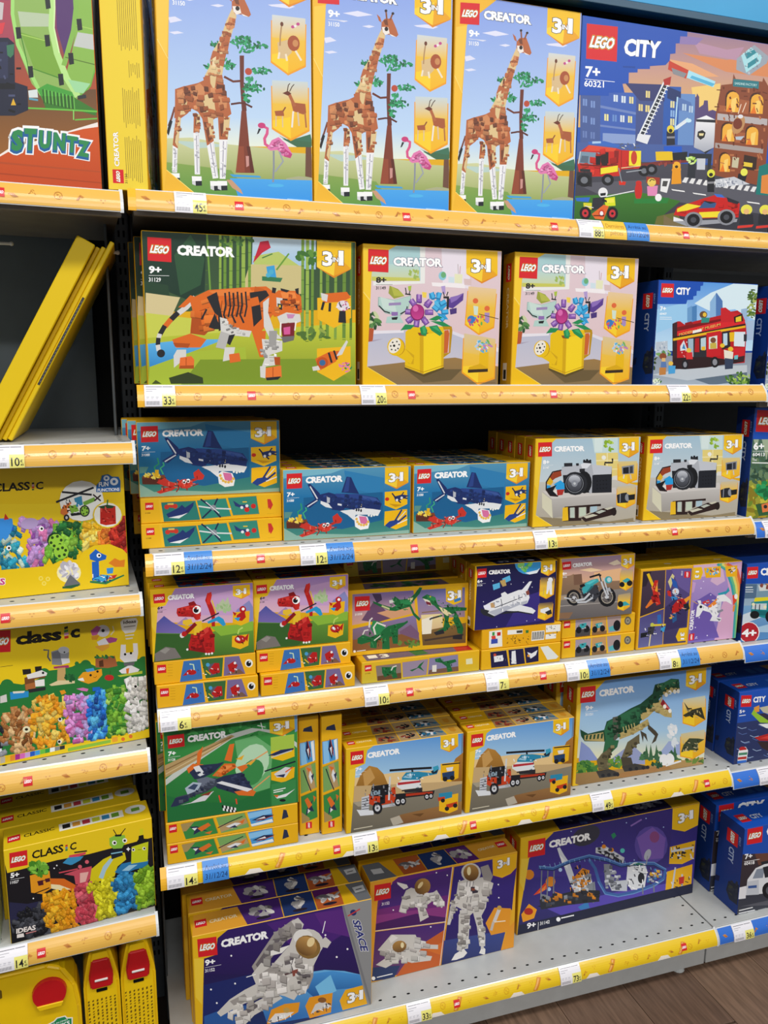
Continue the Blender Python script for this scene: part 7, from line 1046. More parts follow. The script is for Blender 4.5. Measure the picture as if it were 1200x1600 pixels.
a.e('d8d4d8', 745, 300, 48, 44); a.p('c05a9a', '655 300 700 262 730 275 700 330 665 335'); a.p('e09a2a', '660 340 720 330 700 365 665 365'); a.e('1a1a1e', 745, 298, 12); a.p('a8488a', '760 360 800 345 850 355 840 378 790 390'); a.p('e8e6ea', '700 380 760 350 790 400 720 420'); a.p('e8a83a', '690 410 790 395 790 420 740 450 690 420'); a.l('e8dcb0', 9, '800 330 825 300 815 265')
a.p('a8623a', '690 500 830 480 850 555 780 570 690 565'); a.p('5a3420', '715 520 745 510 750 560 718 562'); a.leaves(['2a6a3a', '3a8a48'], 750, 490, 70, 10, 14, 14, 5); a.e('c02a28', 790, 640, 34, 22); a.l('2a6a30', 7, '795 620 800 590'); a.p('f0eef0', '875 400 910 400 910 460 965 455 962 390 995 390 1000 460 990 520 900 530 868 500'); a.p('e8e6ea', '860 590 940 545 1010 580 990 610 880 610'); a.p('6a6a70', '895 535 975 525 970 550 900 555'); a.es('1a1a1a', '905 470 948 462', 9); a.p('b8c840', '850 625 1030 590 1030 610 870 635'); a.p('e07828', '912 575 935 570 930 610 915 610')
a.part('border_print'); a.p('ecca1a', '-1000 1340 0 1215 260 1165 800 1080 1090 1010 1090 1300 -1000 1500')
for i, c in enumerate(('b8b0a0', 'e8b820', 'e08a28', 'a8288a', 'd868b8', 'c8a0d8', '1f5ac0', '3a9ae0', '6ac040', '2a9a48', 'e8f0f0', '8a8c92', '2a2c34')): x = 0 + i * 36; a.p(c, [(x, 1262 - x * .23), (x + 35, 1254 - x * .23), (x + 35, 1210 - x * .19), (x, 1217 - x * .19)])
a.p('8abc40', '490 1150 800 1088 800 1110 490 1175'); a.p('e8a030', '810 1075 850 1066 852 1100 812 1108'); a.es('e07028', '890 1085 945 1065', 14)
a.part('lettering'); a.t('class', '1c1812', 112, 405, 445, 365, 92, .045); a.t('c', '1c1812', 508, 355, 578, 345, 92, .045); a.p('1c1812', '463 272 490 264 490 282 465 290'); a.p('3a8a40', '463 295 492 288 492 305 463 312'); a.p('e0a0c8', '463 316 495 310 495 330 464 336'); a.p('c83028', '464 340 495 334 495 352 465 358')
a.p('e8e6e0', '870 235 890 215 985 205 998 230 985 290 970 310 905 320 880 290'); a.t('ideas', '3a3830', 892, 250, 985, 240, 24, .03); a.l('9a968c', 8, '895 272 980 262'); a.l('e8e6d8', 10, '905 335 970 328'); a.l('e8e6d8', 10, '910 358 960 352'); a.l('2a2a20', 3, '0 562 90 550'); a.logo((-70, 300), (75, 292), (-70, 460))
a = art('classic3', (35, 640), (1055, 395), (1085, 1015), (95, 1290)); a.g('211d22', '17161c', '0 300 1150 300 1150 1350 0 1350'); a.p('2a2a48', '75 1000 200 1010 330 980 200 1080 85 1180')
a.part('border_print'); a.p('ecca1e', '20 640 1055 380 1065 530 620 655 400 700 60 795'); a.part('artwork'); a.es('ffffff', '400 738 382 758 890 618 240 972 425 762', 5)
a.part('pictured_model'); a.p('8ac040', '0 0 0 0 0 0'); 
a.p('d86a20', '355 830 450 830 540 880 510 920 430 900 360 900'); a.p('f0e0b0', '360 870 420 875 500 905 430 915 360 900'); a.p('c85060', '450 800 560 760 640 740 650 800 600 870 530 870 520 810'); a.p('e8b0a8', '560 790 620 780 600 850 560 860'); a.p('d8c818', '625 870 640 760 720 690 800 650 870 640 880 690 820 740 800 810 660 860'); a.p('a8c8d8', '690 820 720 740 770 680 790 690 740 770 720 830'); a.p('2a7ab0', '800 780 850 720 940 700 1035 690 1030 740 940 760 850 800'); a.p('9ac8e0', '850 770 900 730 960 725 900 770')
for i, (c, pl, n) in enumerate(((['2a2c34', '3a3c44', '1a1b20', '4a4c54'], '120 1080 300 1000 360 1100 350 1220 200 1240 100 1220', 90), (['e8a018', 'f0b428', 'd88a10'], '300 960 500 900 550 950 540 1160 360 1200 330 1100', 130), (['c84858', 'b83a4c', 'd86070'], '540 880 640 870 690 1000 680 1110 540 1150', 110), (['d8d020', 'e8e030', 'c0b818'], '620 880 800 810 830 900 830 1060 690 1100 680 980', 120), (['2a80b8', '3a98d0', '1f6498'], '790 860 860 790 950 800 970 980 960 1030 820 1060 820 900', 110), (['8ab828', 'a0cc38', '6a9a20'], '940 800 1020 740 1075 740 1080 980 970 1010 960 900', 110))): a.pile(c, pl, n, 26, i + 31)
a.p('e89a20', '215 810 350 775 362 900 300 940 225 930'); a.l('1c1814', 7, '240 940 350 895'); a.leaves(['6aa838', '4a8a28', '8ac848'], 275, 760, 66, 40, 34, 26, 3); a.p('4a1a2a', '265 850 305 840 310 875 275 882'); a.p('4a1a2a', '318 832 352 825 355 850 325 858'); a.l('4a1a2a', 6, '290 848 340 838')
a.p('d84858', '485 665 600 640 600 655 560 670 480 690'); a.p('3a90c0', '440 720 480 680 585 670 560 700 500 735'); a.p('1c1a20', '410 750 560 720 600 660 610 700 560 750 440 785'); a.l('d04a58', 9, '415 790 545 760'); a.es('d86070', '560 745 608 710', 14); a.l('1c1a20', 10, '520 645 608 632')
a.p('8ac040', '762 540 800 520 870 515 880 560 850 610 790 615 765 590'); a.es('f4f4f0', '798 572 870 555', 17); a.es('181818', '800 573 870 556', 9); a.l('1a1a1a', 6, '815 520 790 478'); a.l('1a1a1a', 6, '840 515 875 468'); a.p('1a1a1a', '800 515 850 510 845 525 805 528'); a.p('1a2430', '770 630 840 615 860 660 780 690'); a.l('8ac8e0', 8, '775 650 855 635'); a.p('c8d020', '918 600 1035 560 1030 700 915 720'); a.es('f0f0e8', '930 620 1005 610', 12); a.es('181818', '930 620 1007 610', 7); a.l('5a6010', 3, '960 620 985 618'); a.p('1a1a18', '930 590 970 540 1030 540 1035 562'); a.p('1a1a18', '968 520 1000 512 1005 545 965 548'); a.p('d8d020', '975 470 1000 468 998 510 975 515'); a.p('ffffff', '880 615 890 610 895 600 900 610 910 615 900 620 896 632 890 622')
a.part('lettering'); a.t('CLASS', '1c1812', 228, 696, 445, 642, 56, .03); a.t('C', '1c1812', 490, 632, 535, 620, 52, .03); a.p('c83a2a', '458 592 474 588 474 602 458 606'); a.p('3a80c0', '458 608 474 604 474 616 458 620'); a.p('3a8a40', '458 622 474 618 474 632 458 636'); age(a, '5+', '11027', 82, 832, 142, 820, 36); a.t('IDEAS', 'f0e8e4', 125, 1220, 258, 1190, 34, .035); a.p('f0e8e4', '130 1225 175 1215 180 1240 130 1250'); a.l('d88a88', 6, '190 1218 262 1200'); a.logo((72, 655), (195, 630), (77, 762))
a = art('classic3_top', (0, 0), (262, 0), (262, 73), (0, 73)); a.bg('e6c41c'); a.p('f0eee4', '96 24 214 20 214 46 96 50')
for i, c in enumerate(('22201e', 'd8983a', 'b83a48', 'c8d038', '3a88b8', '6a9a30')): a.p(c, [(102 + i * 18, 28 - i * .6), (116 + i * 18, 27.5 - i * .6), (116 + i * 18, 43 - i * .6), (102 + i * 18, 44 - i * .6)])
a.e('e4e6e2', 238, 28, 20, 17); a.p('6a9a30', '230 22 246 21 246 34 230 35'); a.logo((6, 30), (28, 28), (6, 52), True); a.part('lettering'); a.t('CLASSIC', '2a2410', 34, 44, 88, 40, 11, .02)
a = art('pale', (0, 0), (262, 0), (262, 191), (0, 191)); a.g('bcd8d4', 'c8c6c4', '0 0 262 0 262 191 0 191'); a.pile(['d8d8d8', 'a8a8ac', 'c0b8b4', '6a6a70'], '150 70 262 60 262 185 150 185', 90, 9, 5)
# ---------------------------------------------------------------- toy boxes
YB = 'e2ad10'
def toybox(name, label, x, y, z, w, h, d, front=None, top=None, side=None, cols=None, group=None, yaw=0, left=False, cat='toy box'):
    c = cols or (YB, YB, YB, YB)
    o = tag(link(name, box_mesh('carton', w, h, d, M_CARD, c), None, (x, y, z), (0, 0, math.radians(yaw))), label, cat, group)
    if front and front in ARTS:
        for n, me in ARTS[front].parts3d(w, h): link('front_' + n if n == 'artwork' else n, me, o)
    if top and top in ARTS:
        for n, me in ARTS[top].parts3d(w, d): link('top_' + n, me, o, (0, 0, h), (-math.pi / 2, 0, 0))
    if side and side in ARTS:
        for n, me in ARTS[side].parts3d(d, h): link('side_' + n, me, o, (0, d, 0), (0, 0, -math.pi / 2))
    if left: left_place(o)
    return o
def row_behind(n, name, labels, x, y, z, w, h, d, gap=0.001, dx=0.0, seed=1, **k):
    rnd = random.Random(seed); yy = y
    for i in range(n):
        yy += d + gap
        toybox(name, labels[i], x + dx * (i + 1) + rnd.uniform(-.0015, .0015), yy, z, w, h, d, **k)
ORD = ('first', 'second', 'third', 'fourth', 'fifth')
def behind(what, n): return ['%s, %s box behind the front one' % (what, ORD[i]) for i in range(n)]

# top shelf
z = Z[1] + .0004
gx = (0.0485, 0.3125, 0.579)
gl = ('tall giraffe toy box with blue sky, leftmost of three on the top shelf', 'tall giraffe toy box, middle of three on the top shelf', 'tall giraffe toy box touching the blue fire brigade box')
for i, x in enumerate(gx): toybox('giraffe_toy_box', gl[i], x, 0.012, z, 0.262, 0.382, 0.071, 'giraffe', group='giraffe boxes on the top shelf')
toybox('fire_brigade_toy_box', 'wide blue fire brigade toy box with fire engine and burning building', 0.8425, 0.012, z, 0.48, 0.378, 0.095, 'fire', cols=('1f55b5',) * 4)
toybox('giraffe_toy_box', 'giraffe toy box turned sideways showing its plain yellow end with small print', 0.026, 0.0125, z + .002, 0.262, 0.382, 0.0655, 'giraffe', None, 'giraffe_end', group='giraffe boxes on the top shelf', yaw=90 - 8)

# second shelf
z = Z[2] + .0004
toybox('tiger_toy_box', 'tiger toy box in the jungle, front one at the left of second shelf', 0.0105, 0.012, z, 0.3805, 0.262, 0.0705, 'tiger')
toybox('tiger_toy_box', 'tiger toy box directly behind the front tiger box, peeking out left', -0.0015, 0.0845, z, 0.3805, 0.262, 0.0705, 'tiger')
toybox('tiger_toy_box', 'tiger toy box at the very back, darkest sliver on the left', -0.0108, 0.157, z, 0.3805, 0.262, 0.0705, 'tiger')
toybox('watering_can_toy_box', 'yellow watering can toy box beside the tiger box', 0.404, 0.012, z, 0.284, 0.26, 0.05, 'can', None, 'creator_end')
toybox('watering_can_toy_box', 'yellow watering can toy box beside the red bus box', 0.716, 0.012, z, 0.285, 0.26, 0.05, 'can', None, 'creator_end')
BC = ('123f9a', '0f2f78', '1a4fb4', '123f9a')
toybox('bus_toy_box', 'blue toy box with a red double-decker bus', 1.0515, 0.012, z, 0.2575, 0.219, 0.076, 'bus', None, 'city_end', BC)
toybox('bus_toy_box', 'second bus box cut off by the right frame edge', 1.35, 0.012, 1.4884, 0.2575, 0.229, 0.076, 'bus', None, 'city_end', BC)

# third shelf
z = Z[3] + .0004; SD = 0.0465
toybox('shark_toy_box', 'shark box lying flat, lowest of the stack at the left', -0.0125, 0.046, z, 0.2635, SD, 0.141, 'shark_edge')
toybox('shark_toy_box', 'shark box lying flat, second of the stack at the left', -0.012, 0.051, z + SD + .0003, 0.2635, SD, 0.141, 'shark_edge')
toybox('shark_toy_box', 'shark box standing on two flat ones, front left', -0.0125, 0.066, z + 2 * SD + .0006, 0.2655, 0.141, SD, 'shark', None, None)
for i, (x, y) in enumerate(((-0.0285, 0.1135), (-0.039, 0.161))):
    toybox('shark_toy_box', ('shark box standing second in the upper row, sliver left of the front one', 'shark box standing third in the upper row, leftmost sliver')[i], x, y, z + 2 * SD + .0006, 0.2635, 0.141, SD, 'shark')
for i, y in enumerate((0.19, 0.335)):
    for k in range(2): toybox('shark_toy_box', 'hidden flat shark box %s the left stack, %s layer' % (('deep behind', 'at the back of')[i], ('bottom', 'upper')[k]), -0.025, y, z + k * (SD + .0003), 0.2635, SD, 0.141 if i == 0 else .06, 'shark_edge')
for x, lab in ((0.2525, 'shark box standing directly on the shelf beside the flat stack'), (0.5205, 'shark box standing directly beside the retro camera boxes')):
    toybox('shark_toy_box', lab, x, 0.041, z, 0.2625, 0.141, SD, 'shark', 'shark_top')
    row_behind(5, 'shark_toy_box', ['%s, %s row behind it' % (lab, ORD[i]) for i in range(5)], x, 0.041, z, 0.2625, 0.141, SD, seed=int(x * 99), front='shark', top='shark_top')
for x, lab, n in ((0.788, 'retro camera toy box nearer the shark boxes', 4), (1.064, 'retro camera toy box at the right end of the third shelf', 4)):
    toybox('camera_toy_box', lab, x, 0.031, z, 0.258, 0.19, 0.0455, 'camera', 'camera_top', 'creator_end')
    row_behind(n, 'camera_toy_box', ['%s, %s row behind it' % (lab, ORD[i]) for i in range(n)], x, 0.031, z, 0.258, 0.19, 0.0455, seed=7, top='camera_top', side='creator_end')
toybox('forest_rescue_toy_box', 'tall blue box with green forest picture at the right frame edge', 1.344, 0.028, 1.1874, 0.262, 0.2605, 0.055, 'forest', None, 'city_end', BC)

# fourth shelf
z = Z[4] + .0004; FD = 0.0445
for (x2, x1, xt, y2, y1, yt, lab) in ((0.001, -0.002, -0.0035, 0.006, 0.012, 0.012, 'left'), (0.1965, 0.191, 0.188, 0.005, 0.017, 0.022, 'right')):
    w = 0.1905
    toybox('dragon_toy_box', 'red dragon box lying flat, bottom of the %s dragon stack' % lab, x2, y2, z, w, FD, 0.141, 'dragon_edge')
    toybox('dragon_toy_box', 'red dragon box lying flat, second of the %s dragon stack' % lab, x1, y1, z + FD + .0003, w, FD, 0.141, 'dragon_edge')
    toybox('dragon_toy_box', 'red dragon box standing on the %s flat dragon boxes' % lab, xt, yt, z + 2 * FD + .0006, w, 0.141, FD, 'dragon', 'dragon_top')
    row_behind(3, 'dragon_toy_box', ['red dragon box standing %s behind the %s stack front' % (ORD[i], lab) for i in range(3)], xt, yt, z + 2 * FD + .0006, w, 0.141, FD, dx=-0.003 if lab == 'left' else 0, seed=5, top='dragon_top', front='dragon')
    for k in range(2): toybox('dragon_toy_box', 'hidden flat dragon box behind the %s stack, %s layer' % (lab, ('bottom', 'upper')[k]), x1, 0.165, z + k * (FD + .0003), w, FD, 0.141, 'dragon_edge')
toybox('dinosaur_toy_box', 'green dinosaur box lying flat on the fourth shelf', 0.402, 0.009, z, 0.2615, 0.046, 0.141, 'dino_edge', 'dino_lid')
toybox('dinosaur_toy_box', 'green dinosaur box standing on the flat one, picture panels forward', 0.3855, 0.05, z + .0463, 0.262, 0.141, 0.046, 'dino', 'dino_top', None, yaw=-2.5)
toybox('dinosaur_toy_box', 'hidden flat dinosaur box behind the lowest one', 0.402, 0.152, z, 0.2615, 0.046, 0.141, 'dino_edge')
row_behind(2, 'dinosaur_toy_box', ['dinosaur box standing %s behind the upright one' % ORD[i] for i in range(2)], 0.393, 0.052, z + .0463, 0.2605, 0.141, 0.046, dx=.004, front='dino', top='dino_top')
toybox('dinosaur_toy_box', 'dinosaur box lying on top at the back in deep shade', 0.402, 0.15, z + .188, 0.2615, 0.046, 0.141, 'dino_edge')
toybox('dinosaur_toy_box', 'hidden dinosaur box standing at the back of the fourth shelf', 0.402, 0.198, z + .0463, 0.2605, 0.141, 0.046, 'dino')
toybox('dinosaur_toy_box', 'hidden dinosaur box standing last at the back', 0.402, 0.246, z + .0463, 0.2605, 0.141, 0.046, 'dino')
for nm, lab, x2, x1, xt, y2, y1, yt, e2, e1, fr, tp, w in (('shuttle_toy_box', 'space shuttle', 0.667, 0.668, 0.648, 0.008, 0.011, 0.01, 'shuttle_edge', 'shuttle_under', 'shuttle', 'shuttle_top', 0.1905),
        ('motorcycle_toy_box', 'teal motorcycle', 0.8675, 0.868, 0.8515, 0.0205, 0.025, 0.018, 'moto_edge', 'moto_edge', 'moto', 'moto_top', 0.1885)):
    toybox(nm, '%s box lying flat at the bottom of its stack' % lab, x2, y2, z, w, FD, 0.141, e2)
    toybox(nm, '%s box lying flat, second of its stack' % lab, x1, y1, z + FD + .0003, w, FD, 0.141, e1)
    toybox(nm, '%s box standing upright on two flat ones' % lab, xt, yt, z + 2 * FD + .0006, w + .002, 0.141, FD, fr, tp, 'creator_end')
    row_behind(3, nm, ['%s box standing %s behind the upright one' % (lab, ORD[i]) for i in range(3)], xt, yt, z + 2 * FD + .0006, w, 0.141, FD, seed=3, top=tp, side='creator_end', front=fr)
    for k in range(2): toybox(nm, 'hidden flat %s box at the back, %s layer' % (lab, ('bottom', 'upper')[k]), x1, 0.168, z + k * (FD + .0003), w, FD, 0.141, e2)
toybox('robot_toy_box', 'purple robot bird box turned on its end, panels sideways', 1.0605, 0.02, z, 0.141, 0.191, FD, 'robot', 'plain_top')
row_behind(2, 'robot_toy_box', ['robot bird box on end, %s behind' % ORD[i] for i in range(2)], 1.0605, 0.02, z, 0.141, 0.191, FD, top='plain_top', front='robot')
toybox('unicorn_toy_box', 'lilac unicorn box with rainbow turned on its end', 1.2035, 0.024, z, 0.1395, 0.191, FD, 'unicorn', 'plain_top')
row_behind(3, 'unicorn_toy_box', ['unicorn box on end, %s behind' % ORD[i] for i in range(3)], 1.2035, 0.024, z, 0.1395, 0.191, FD, top='plain_top')
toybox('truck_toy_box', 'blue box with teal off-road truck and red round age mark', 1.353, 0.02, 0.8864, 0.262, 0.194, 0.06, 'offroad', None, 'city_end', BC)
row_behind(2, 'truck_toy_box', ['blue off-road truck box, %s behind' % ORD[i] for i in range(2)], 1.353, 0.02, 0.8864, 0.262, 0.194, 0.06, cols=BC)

# fifth shelf
z = Z[5] + .0004; JD = 0.0435
toybox('jet_toy_box', 'orange and navy jet box lying flat, bottom of its stack', 0.0065, 0.0035, z, 0.2595, JD, 0.191, 'jet_edge')
toybox('jet_toy_box', 'orange and navy jet box lying flat, second of its stack', 0.0062, 0.004, z + JD + .0003, 0.2595, JD, 0.191, 'jet_edge')
toybox('jet_toy_box', 'jet box standing on two flat ones, bright green picture', 0.0085, 0.0055, z + 2 * JD + .0006, 0.26, 0.191, JD, 'jet')
toybox('jet_toy_box', 'jet box standing second, green sliver left of the front one', -0.0035, 0.052, z + 2 * JD + .0006, 0.26, 0.191, JD, 'jet')
toybox('jet_toy_box', 'jet box on end with narrow picture strip, next to the jet stack', 0.2735, 0.025, z, 0.042, 0.262, 0.19, 'jet_edge_up')
toybox('jet_toy_box', 'jet box on end with narrow picture strip, next to the truck box', 0.3185, 0.015, z, 0.0435, 0.264, 0.19, 'jet_edge_up')
for x, y, lab in ((0.367, 0.0035, 'flatbed truck and helicopter box on the left of the pair'), (0.6365, 0.0035, 'flatbed truck and helicopter box beside the green dinosaur box')):
    toybox('flatbed_truck_toy_box', lab, x, y, z, 0.2618, 0.1905, 0.0445, 'heli', 'heli_top', 'creator_end')
    row_behind(6, 'flatbed_truck_toy_box', ['%s, %s row behind' % (lab, o) for o in ORD + ('sixth',)], x, y, z, 0.2618, 0.1905, 0.0445, dx=0.002, seed=2, top='heli_top', side='creator_end')
toybox('tyrannosaur_toy_box', 'large green tyrannosaur box at the right of the fifth shelf', 0.922, 0.036, z, 0.368, 0.2545, 0.06, 'trex', None, 'creator_end')
toybox('tyrannosaur_toy_box', 'second tyrannosaur box behind, only its yellow end showing', 0.909, 0.105, z, 0.368, 0.2545, 0.06, 'trex', None, 'creator_end')
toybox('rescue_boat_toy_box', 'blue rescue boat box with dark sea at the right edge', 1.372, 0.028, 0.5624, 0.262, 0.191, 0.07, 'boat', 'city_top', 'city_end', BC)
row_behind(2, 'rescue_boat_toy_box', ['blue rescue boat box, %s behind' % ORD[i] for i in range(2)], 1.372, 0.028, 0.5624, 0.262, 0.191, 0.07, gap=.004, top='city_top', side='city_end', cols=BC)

# base shelf
z = Z[6] + .0004
toybox('astronaut_toy_box', 'large flying astronaut box with grey space stripe, front left of base shelf', 0.047, 0.012, z, 0.382, 0.262, 0.0655, 'astro', 'astro_top', yaw=1.0)
toybox('astronaut_toy_box', 'astronaut box second in its row, only its lid showing', 0.0445, 0.0845, z, 0.382, 0.262, 0.0655, 'astro', 'astro_top')
toybox('astronaut_toy_box', 'astronaut box third in its row, lid in shade', 0.036, 0.1515, z, 0.382, 0.262, 0.0655, 'astro', 'astro_top')
toybox('astronaut_toy_box', 'astronaut box showing its back picture with three white robots', 0.4425, 0.079, z, 0.371, 0.258, 0.0655, 'space', 'space_top', yaw=1.2)
toybox('astronaut_toy_box', 'astronaut box behind the back-facing one, lid in shade', 0.437, 0.156, z, 0.378, 0.262, 0.0655, None, 'astro_top')
toybox('astronaut_toy_box', 'astronaut box last in the middle row, deep in shade', 0.437, 0.2235, z, 0.378, 0.262, 0.0655, None, 'astro_top')
toybox('roller_coaster_toy_box', 'wide violet space roller coaster box on the base shelf', 0.839, 0.122, z, 0.532, 0.267, 0.075, 'coaster', 'coaster_top', 'creator_end', yaw=1.0)
toybox('roller_coaster_toy_box', 'second roller coaster box behind, dark lid only', 0.82, 0.215, z, 0.505, 0.267, 0.075, None, 'coaster_top', 'creator_end')
toybox('police_truck_toy_box', 'blue police truck box with white truck, front of its row', 1.421, 0.022, Z[6] + .0004, 0.282, 0.245, 0.088, 'police', 'city_top', 'city_end', BC)
toybox('police_truck_toy_box', 'blue police truck box set further back on the base shelf', 1.416, 0.122, Z[6] + .0004, 0.282, 0.255, 0.088, 'police', 'city_top', 'city_end', BC)

# left run
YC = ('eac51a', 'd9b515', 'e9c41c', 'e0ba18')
toybox('stunt_set_box', 'orange stunt track set box with green loop, top left', -0.5582, 0.0136, 1.8186, 0.53, 0.40, 0.09, 'stunt', cols=('c9581e',) * 4, left=True)
toybox('brick_box', 'yellow brick box with helicopter and rainbow bricks', -0.3982, 0.03, 1.1254, 0.385, 0.2345, 0.09, 'classic1', None, None, YC, yaw=5.46, left=True)
toybox('brick_box', 'yellow brick box with green meadow and animal models', -0.4028, 0.0127, 0.8215, 0.412, 0.262, 0.13, 'classic2', None, None, YC, yaw=5.07, left=True)
toybox('brick_box', 'black and yellow neon brick box with pineapple model', -0.2592, 0.002, 0.4769, 0.262, 0.191, 0.073, 'classic3', 'classic3_top', None, YC, yaw=4, left=True)
row_behind(3, 'brick_box', ['neon brick box %s behind the front one, yellow lid showing' % ORD[i] for i in range(3)], -0.265, 0.004, 0.4769, 0.262, 0.191, 0.073, dx=-.009, yaw=4, top='classic3_top', cols=YC, left=True)
toybox('brick_box', 'pale blue brick box cut by the left frame edge', -0.54, 0.01, 0.4769, 0.262, 0.191, 0.073, 'pale', None, None, ('b9cfd0',) * 4, left=True)

# thin yellow boxes leaning in the left run
def leaner(label, x, z, ang, wdt, length, y, d, col, dark=False):
    o = tag(link('slim_toy_box', box_mesh('carton', length, wdt, d, M_CARD, (col,) * 4, 0.0015), None, (x, y, z), (0, -math.radians(ang), 0)), label, 'toy box', 'slim boxes leaning in the left run')
    if dark:
        link('print_patch', colour_mesh('print_patch', [([(length * .28, -.0004, .002), (length * .72, -.0004, .002), (length * .72, -.0004, wdt - .002), (length * .28, -.0004, wdt - .002)], [lin('39383a')] * 4)], M_CARD), o)
        ps = []; rr = random.Random(3)
        for i in range(26):
            xx = length * (.29 + .016 * i); ps.append(([(xx, -.0007, .004), (xx + .004, -.0007, .004), (xx + .005, -.0007, wdt - .005), (xx + .001, -.0007, wdt - .004)], [lin('8a8a86')] * 4))
        link('print_marks', colour_mesh('print_marks', ps, M_CARD), o)
    return o

# yellow carry cases at the bottom left
M_CASE = node_mat('glossy_yellow_case_plastic', 'efc50c', 0.3, 0, .5, .05, 14)
M_RED = node_mat('glossy_red_latch', 'c0161c', 0.25, 0, .5, .06, 14)
def poly_prism(name, pts, d, mat, bev=0.004, seg=3, y0=0):
    bm = bmesh.new(); vs = [bm.verts.new((x, y0, zz)) for x, zz in pts]; f = bm.faces.new(vs)
    r = bmesh.ops.extrude_face_region(bm, geom=[f])
    for v in r['geom']:
        if isinstance(v, bmesh.types.BMVert): v.co.y += d
    bmesh.ops.recalc_face_normals(bm, faces=bm.faces)
    if bev: bmesh.ops.bevel(bm, geom=list(bm.edges), offset=bev, segments=seg, affect='EDGES', clamp_overlap=True)
    me = bpy.data.meshes.new(name); bm.to_mesh(me); bm.free(); me.materials.append(mat)
    for p in me.polygons: p.use_smooth = False
    return me
leaner('thick yellow slim box leaning in front of the thin stack', -0.2495, 1.4025, 61.2, 0.032, 0.382, 0.045, 0.26, 'e6c312')
leaner('thin yellow box leaning second, worn edge', -0.2395, 1.4025, 61.2, 0.0078, 0.378, 0.06, 0.24, 'cfa90e')
leaner('thin yellow box leaning third, deep orange edge', -0.2300, 1.4025, 61.2, 0.0078, 0.378, 0.055, 0.24, 'd9b50f')
leaner('thin yellow box leaning last, with dark printed patch', -0.2205, 1.4025, 61.2, 0.0078, 0.388, 0.05, 0.24, 'e0bd12', True)

zc = 0.1304
def carry_end(label, x, y):
    """case seen from its narrow end: tapering top, red clasp, rows of small print"""
    w, h = 0.068, 0.272
    o = tag(link('carry_case', poly_prism('carry_case', [(0, 0), (w, 0), (w, h * .72), (w * .86, h * .9), (w * .76, h), (w * .24, h), (w * .14, h * .9), (0, h * .72)], 0.27, M_CASE, .006), None, (x, y, zc)), label, 'carry case', 'yellow brick carry cases')
    link('clasp', poly_prism('clasp', [(w * .2, h * .7), (w * .8, h * .7), (w * .84, h * .8), (w * .74, h * .93), (w * .26, h * .93), (w * .16, h * .8)], 0.008, M_RED, .003), o, (0, -0.006, 0))
    link('clasp_slot', box_mesh('clasp_slot', w * .36, .004, .003, M_WHITE, None, .0008), o, (w * .32, -0.0082, h * .765))
    link('latch_hole', box_mesh('latch_hole', w * .3, .007, .003, M_HOLE, None, .0008), o, (w * .35, -0.0015, h * .66))
    ps = []; rr = random.Random(int(x * 999))
    for c in range(7):
        xx = w * (.1 + .12 * c); yy = h * .6
        while yy > 0.01:
            ln = rr.uniform(.002, .006); ps.append(([(xx, -.0004, yy), (xx + .003, -.0004, yy + .0015), (xx + .003, -.0004, yy + .0015 - ln), (xx, -.0004, yy - ln)], [lin('6b5410')] * 4)); yy -= ln + rr.uniform(.002, .006)
    link('small_print', colour_mesh('small_print', ps, M_CARD), o)
    left_place(o); return o
carry_end('yellow carry case end-on with red clasp, beside the round-latch case', -0.142, 0.03)
carry_end('yellow carry case end-on with red clasp, next to the grey upright', -0.072, 0.03)
h = 0.272; w = 0.40
cs = tag(link('carry_case', poly_prism('carry_case', [(0, 0), (w, 0), (w, h * .62), (w * .985, h * .8), (w * .93, h * .95), (w * .86, h), (w * .14, h), (0, h * .8)], 0.07, M_CASE, .007), None, (-0.548, 0.02, zc)), 'wide yellow carry case with round red latch and handle hole', 'carry case', 'yellow brick carry cases')
bm = bmesh.new(); bmesh.ops.create_cone(bm, cap_ends=True, segments=28, radius1=0.032, radius2=0.03, depth=0.012, matrix=Matrix.Rotation(math.pi / 2, 4, 'X'))
me = bpy.data.meshes.new('round_latch'); bm.to_mesh(me); bm.free(); me.materials.append(M_RED); lt = link('round_latch', me, cs, (w * .865, -.002, h * .79))
link('latch_tongue', poly_prism('latch_tongue', [(-.024, -.02), (.024, -.02), (.02, -.03), (-.02, -.03)], .004, M_CASE, .001), lt, (0, -.008, 0))
link('grip_hole', poly_prism('grip_hole', [(w * .36, h * .8), (w * .66, h * .83), (w * .66, h * .89), (w * .62, h * .93), (w * .4, h * .93)], .003, node_mat('case_recess', '6e5606', .5), .001), cs, (0, -.0015, 0))
a = Art((0, 0), (100, 0), (100, 60), (0, 60)); a.part('sticker')
a.p('f4f4ee', '4 22 40 10 50 0 76 0 82 10 98 14 96 44 8 58'); a.p('1f8a55', '8 25 42 14 52 4 74 4 80 14 94 17 93 41 12 53')
a.t('BRICKS', 'ffffff', 22, 48, 88, 38, 15, .03); a.t('MORE ALONG', 'e6f2ea', 16, 28, 82, 20, 6, .02)
a.e('f2f2f2', 0, 0, 1)
for n, me in a.parts3d(.062, .036): link(n, me, cs, (w * .81, -.0004, h * .44))
a = Art((0, 0), (100, 0), (100, 60), (0, 60)); a.part('case_print'); a.e('c22a2e', 60, 75, 44, 34); a.e('e8d8d0', 20, 40, 7); a.e('f4f4f4', 26, 30, 5); a.e('222222', 88, 30, 3)
for n, me in a.parts3d(.11, .06): link(n, me, cs, (w * .72, -.0004, h * .14))
left_place(cs)

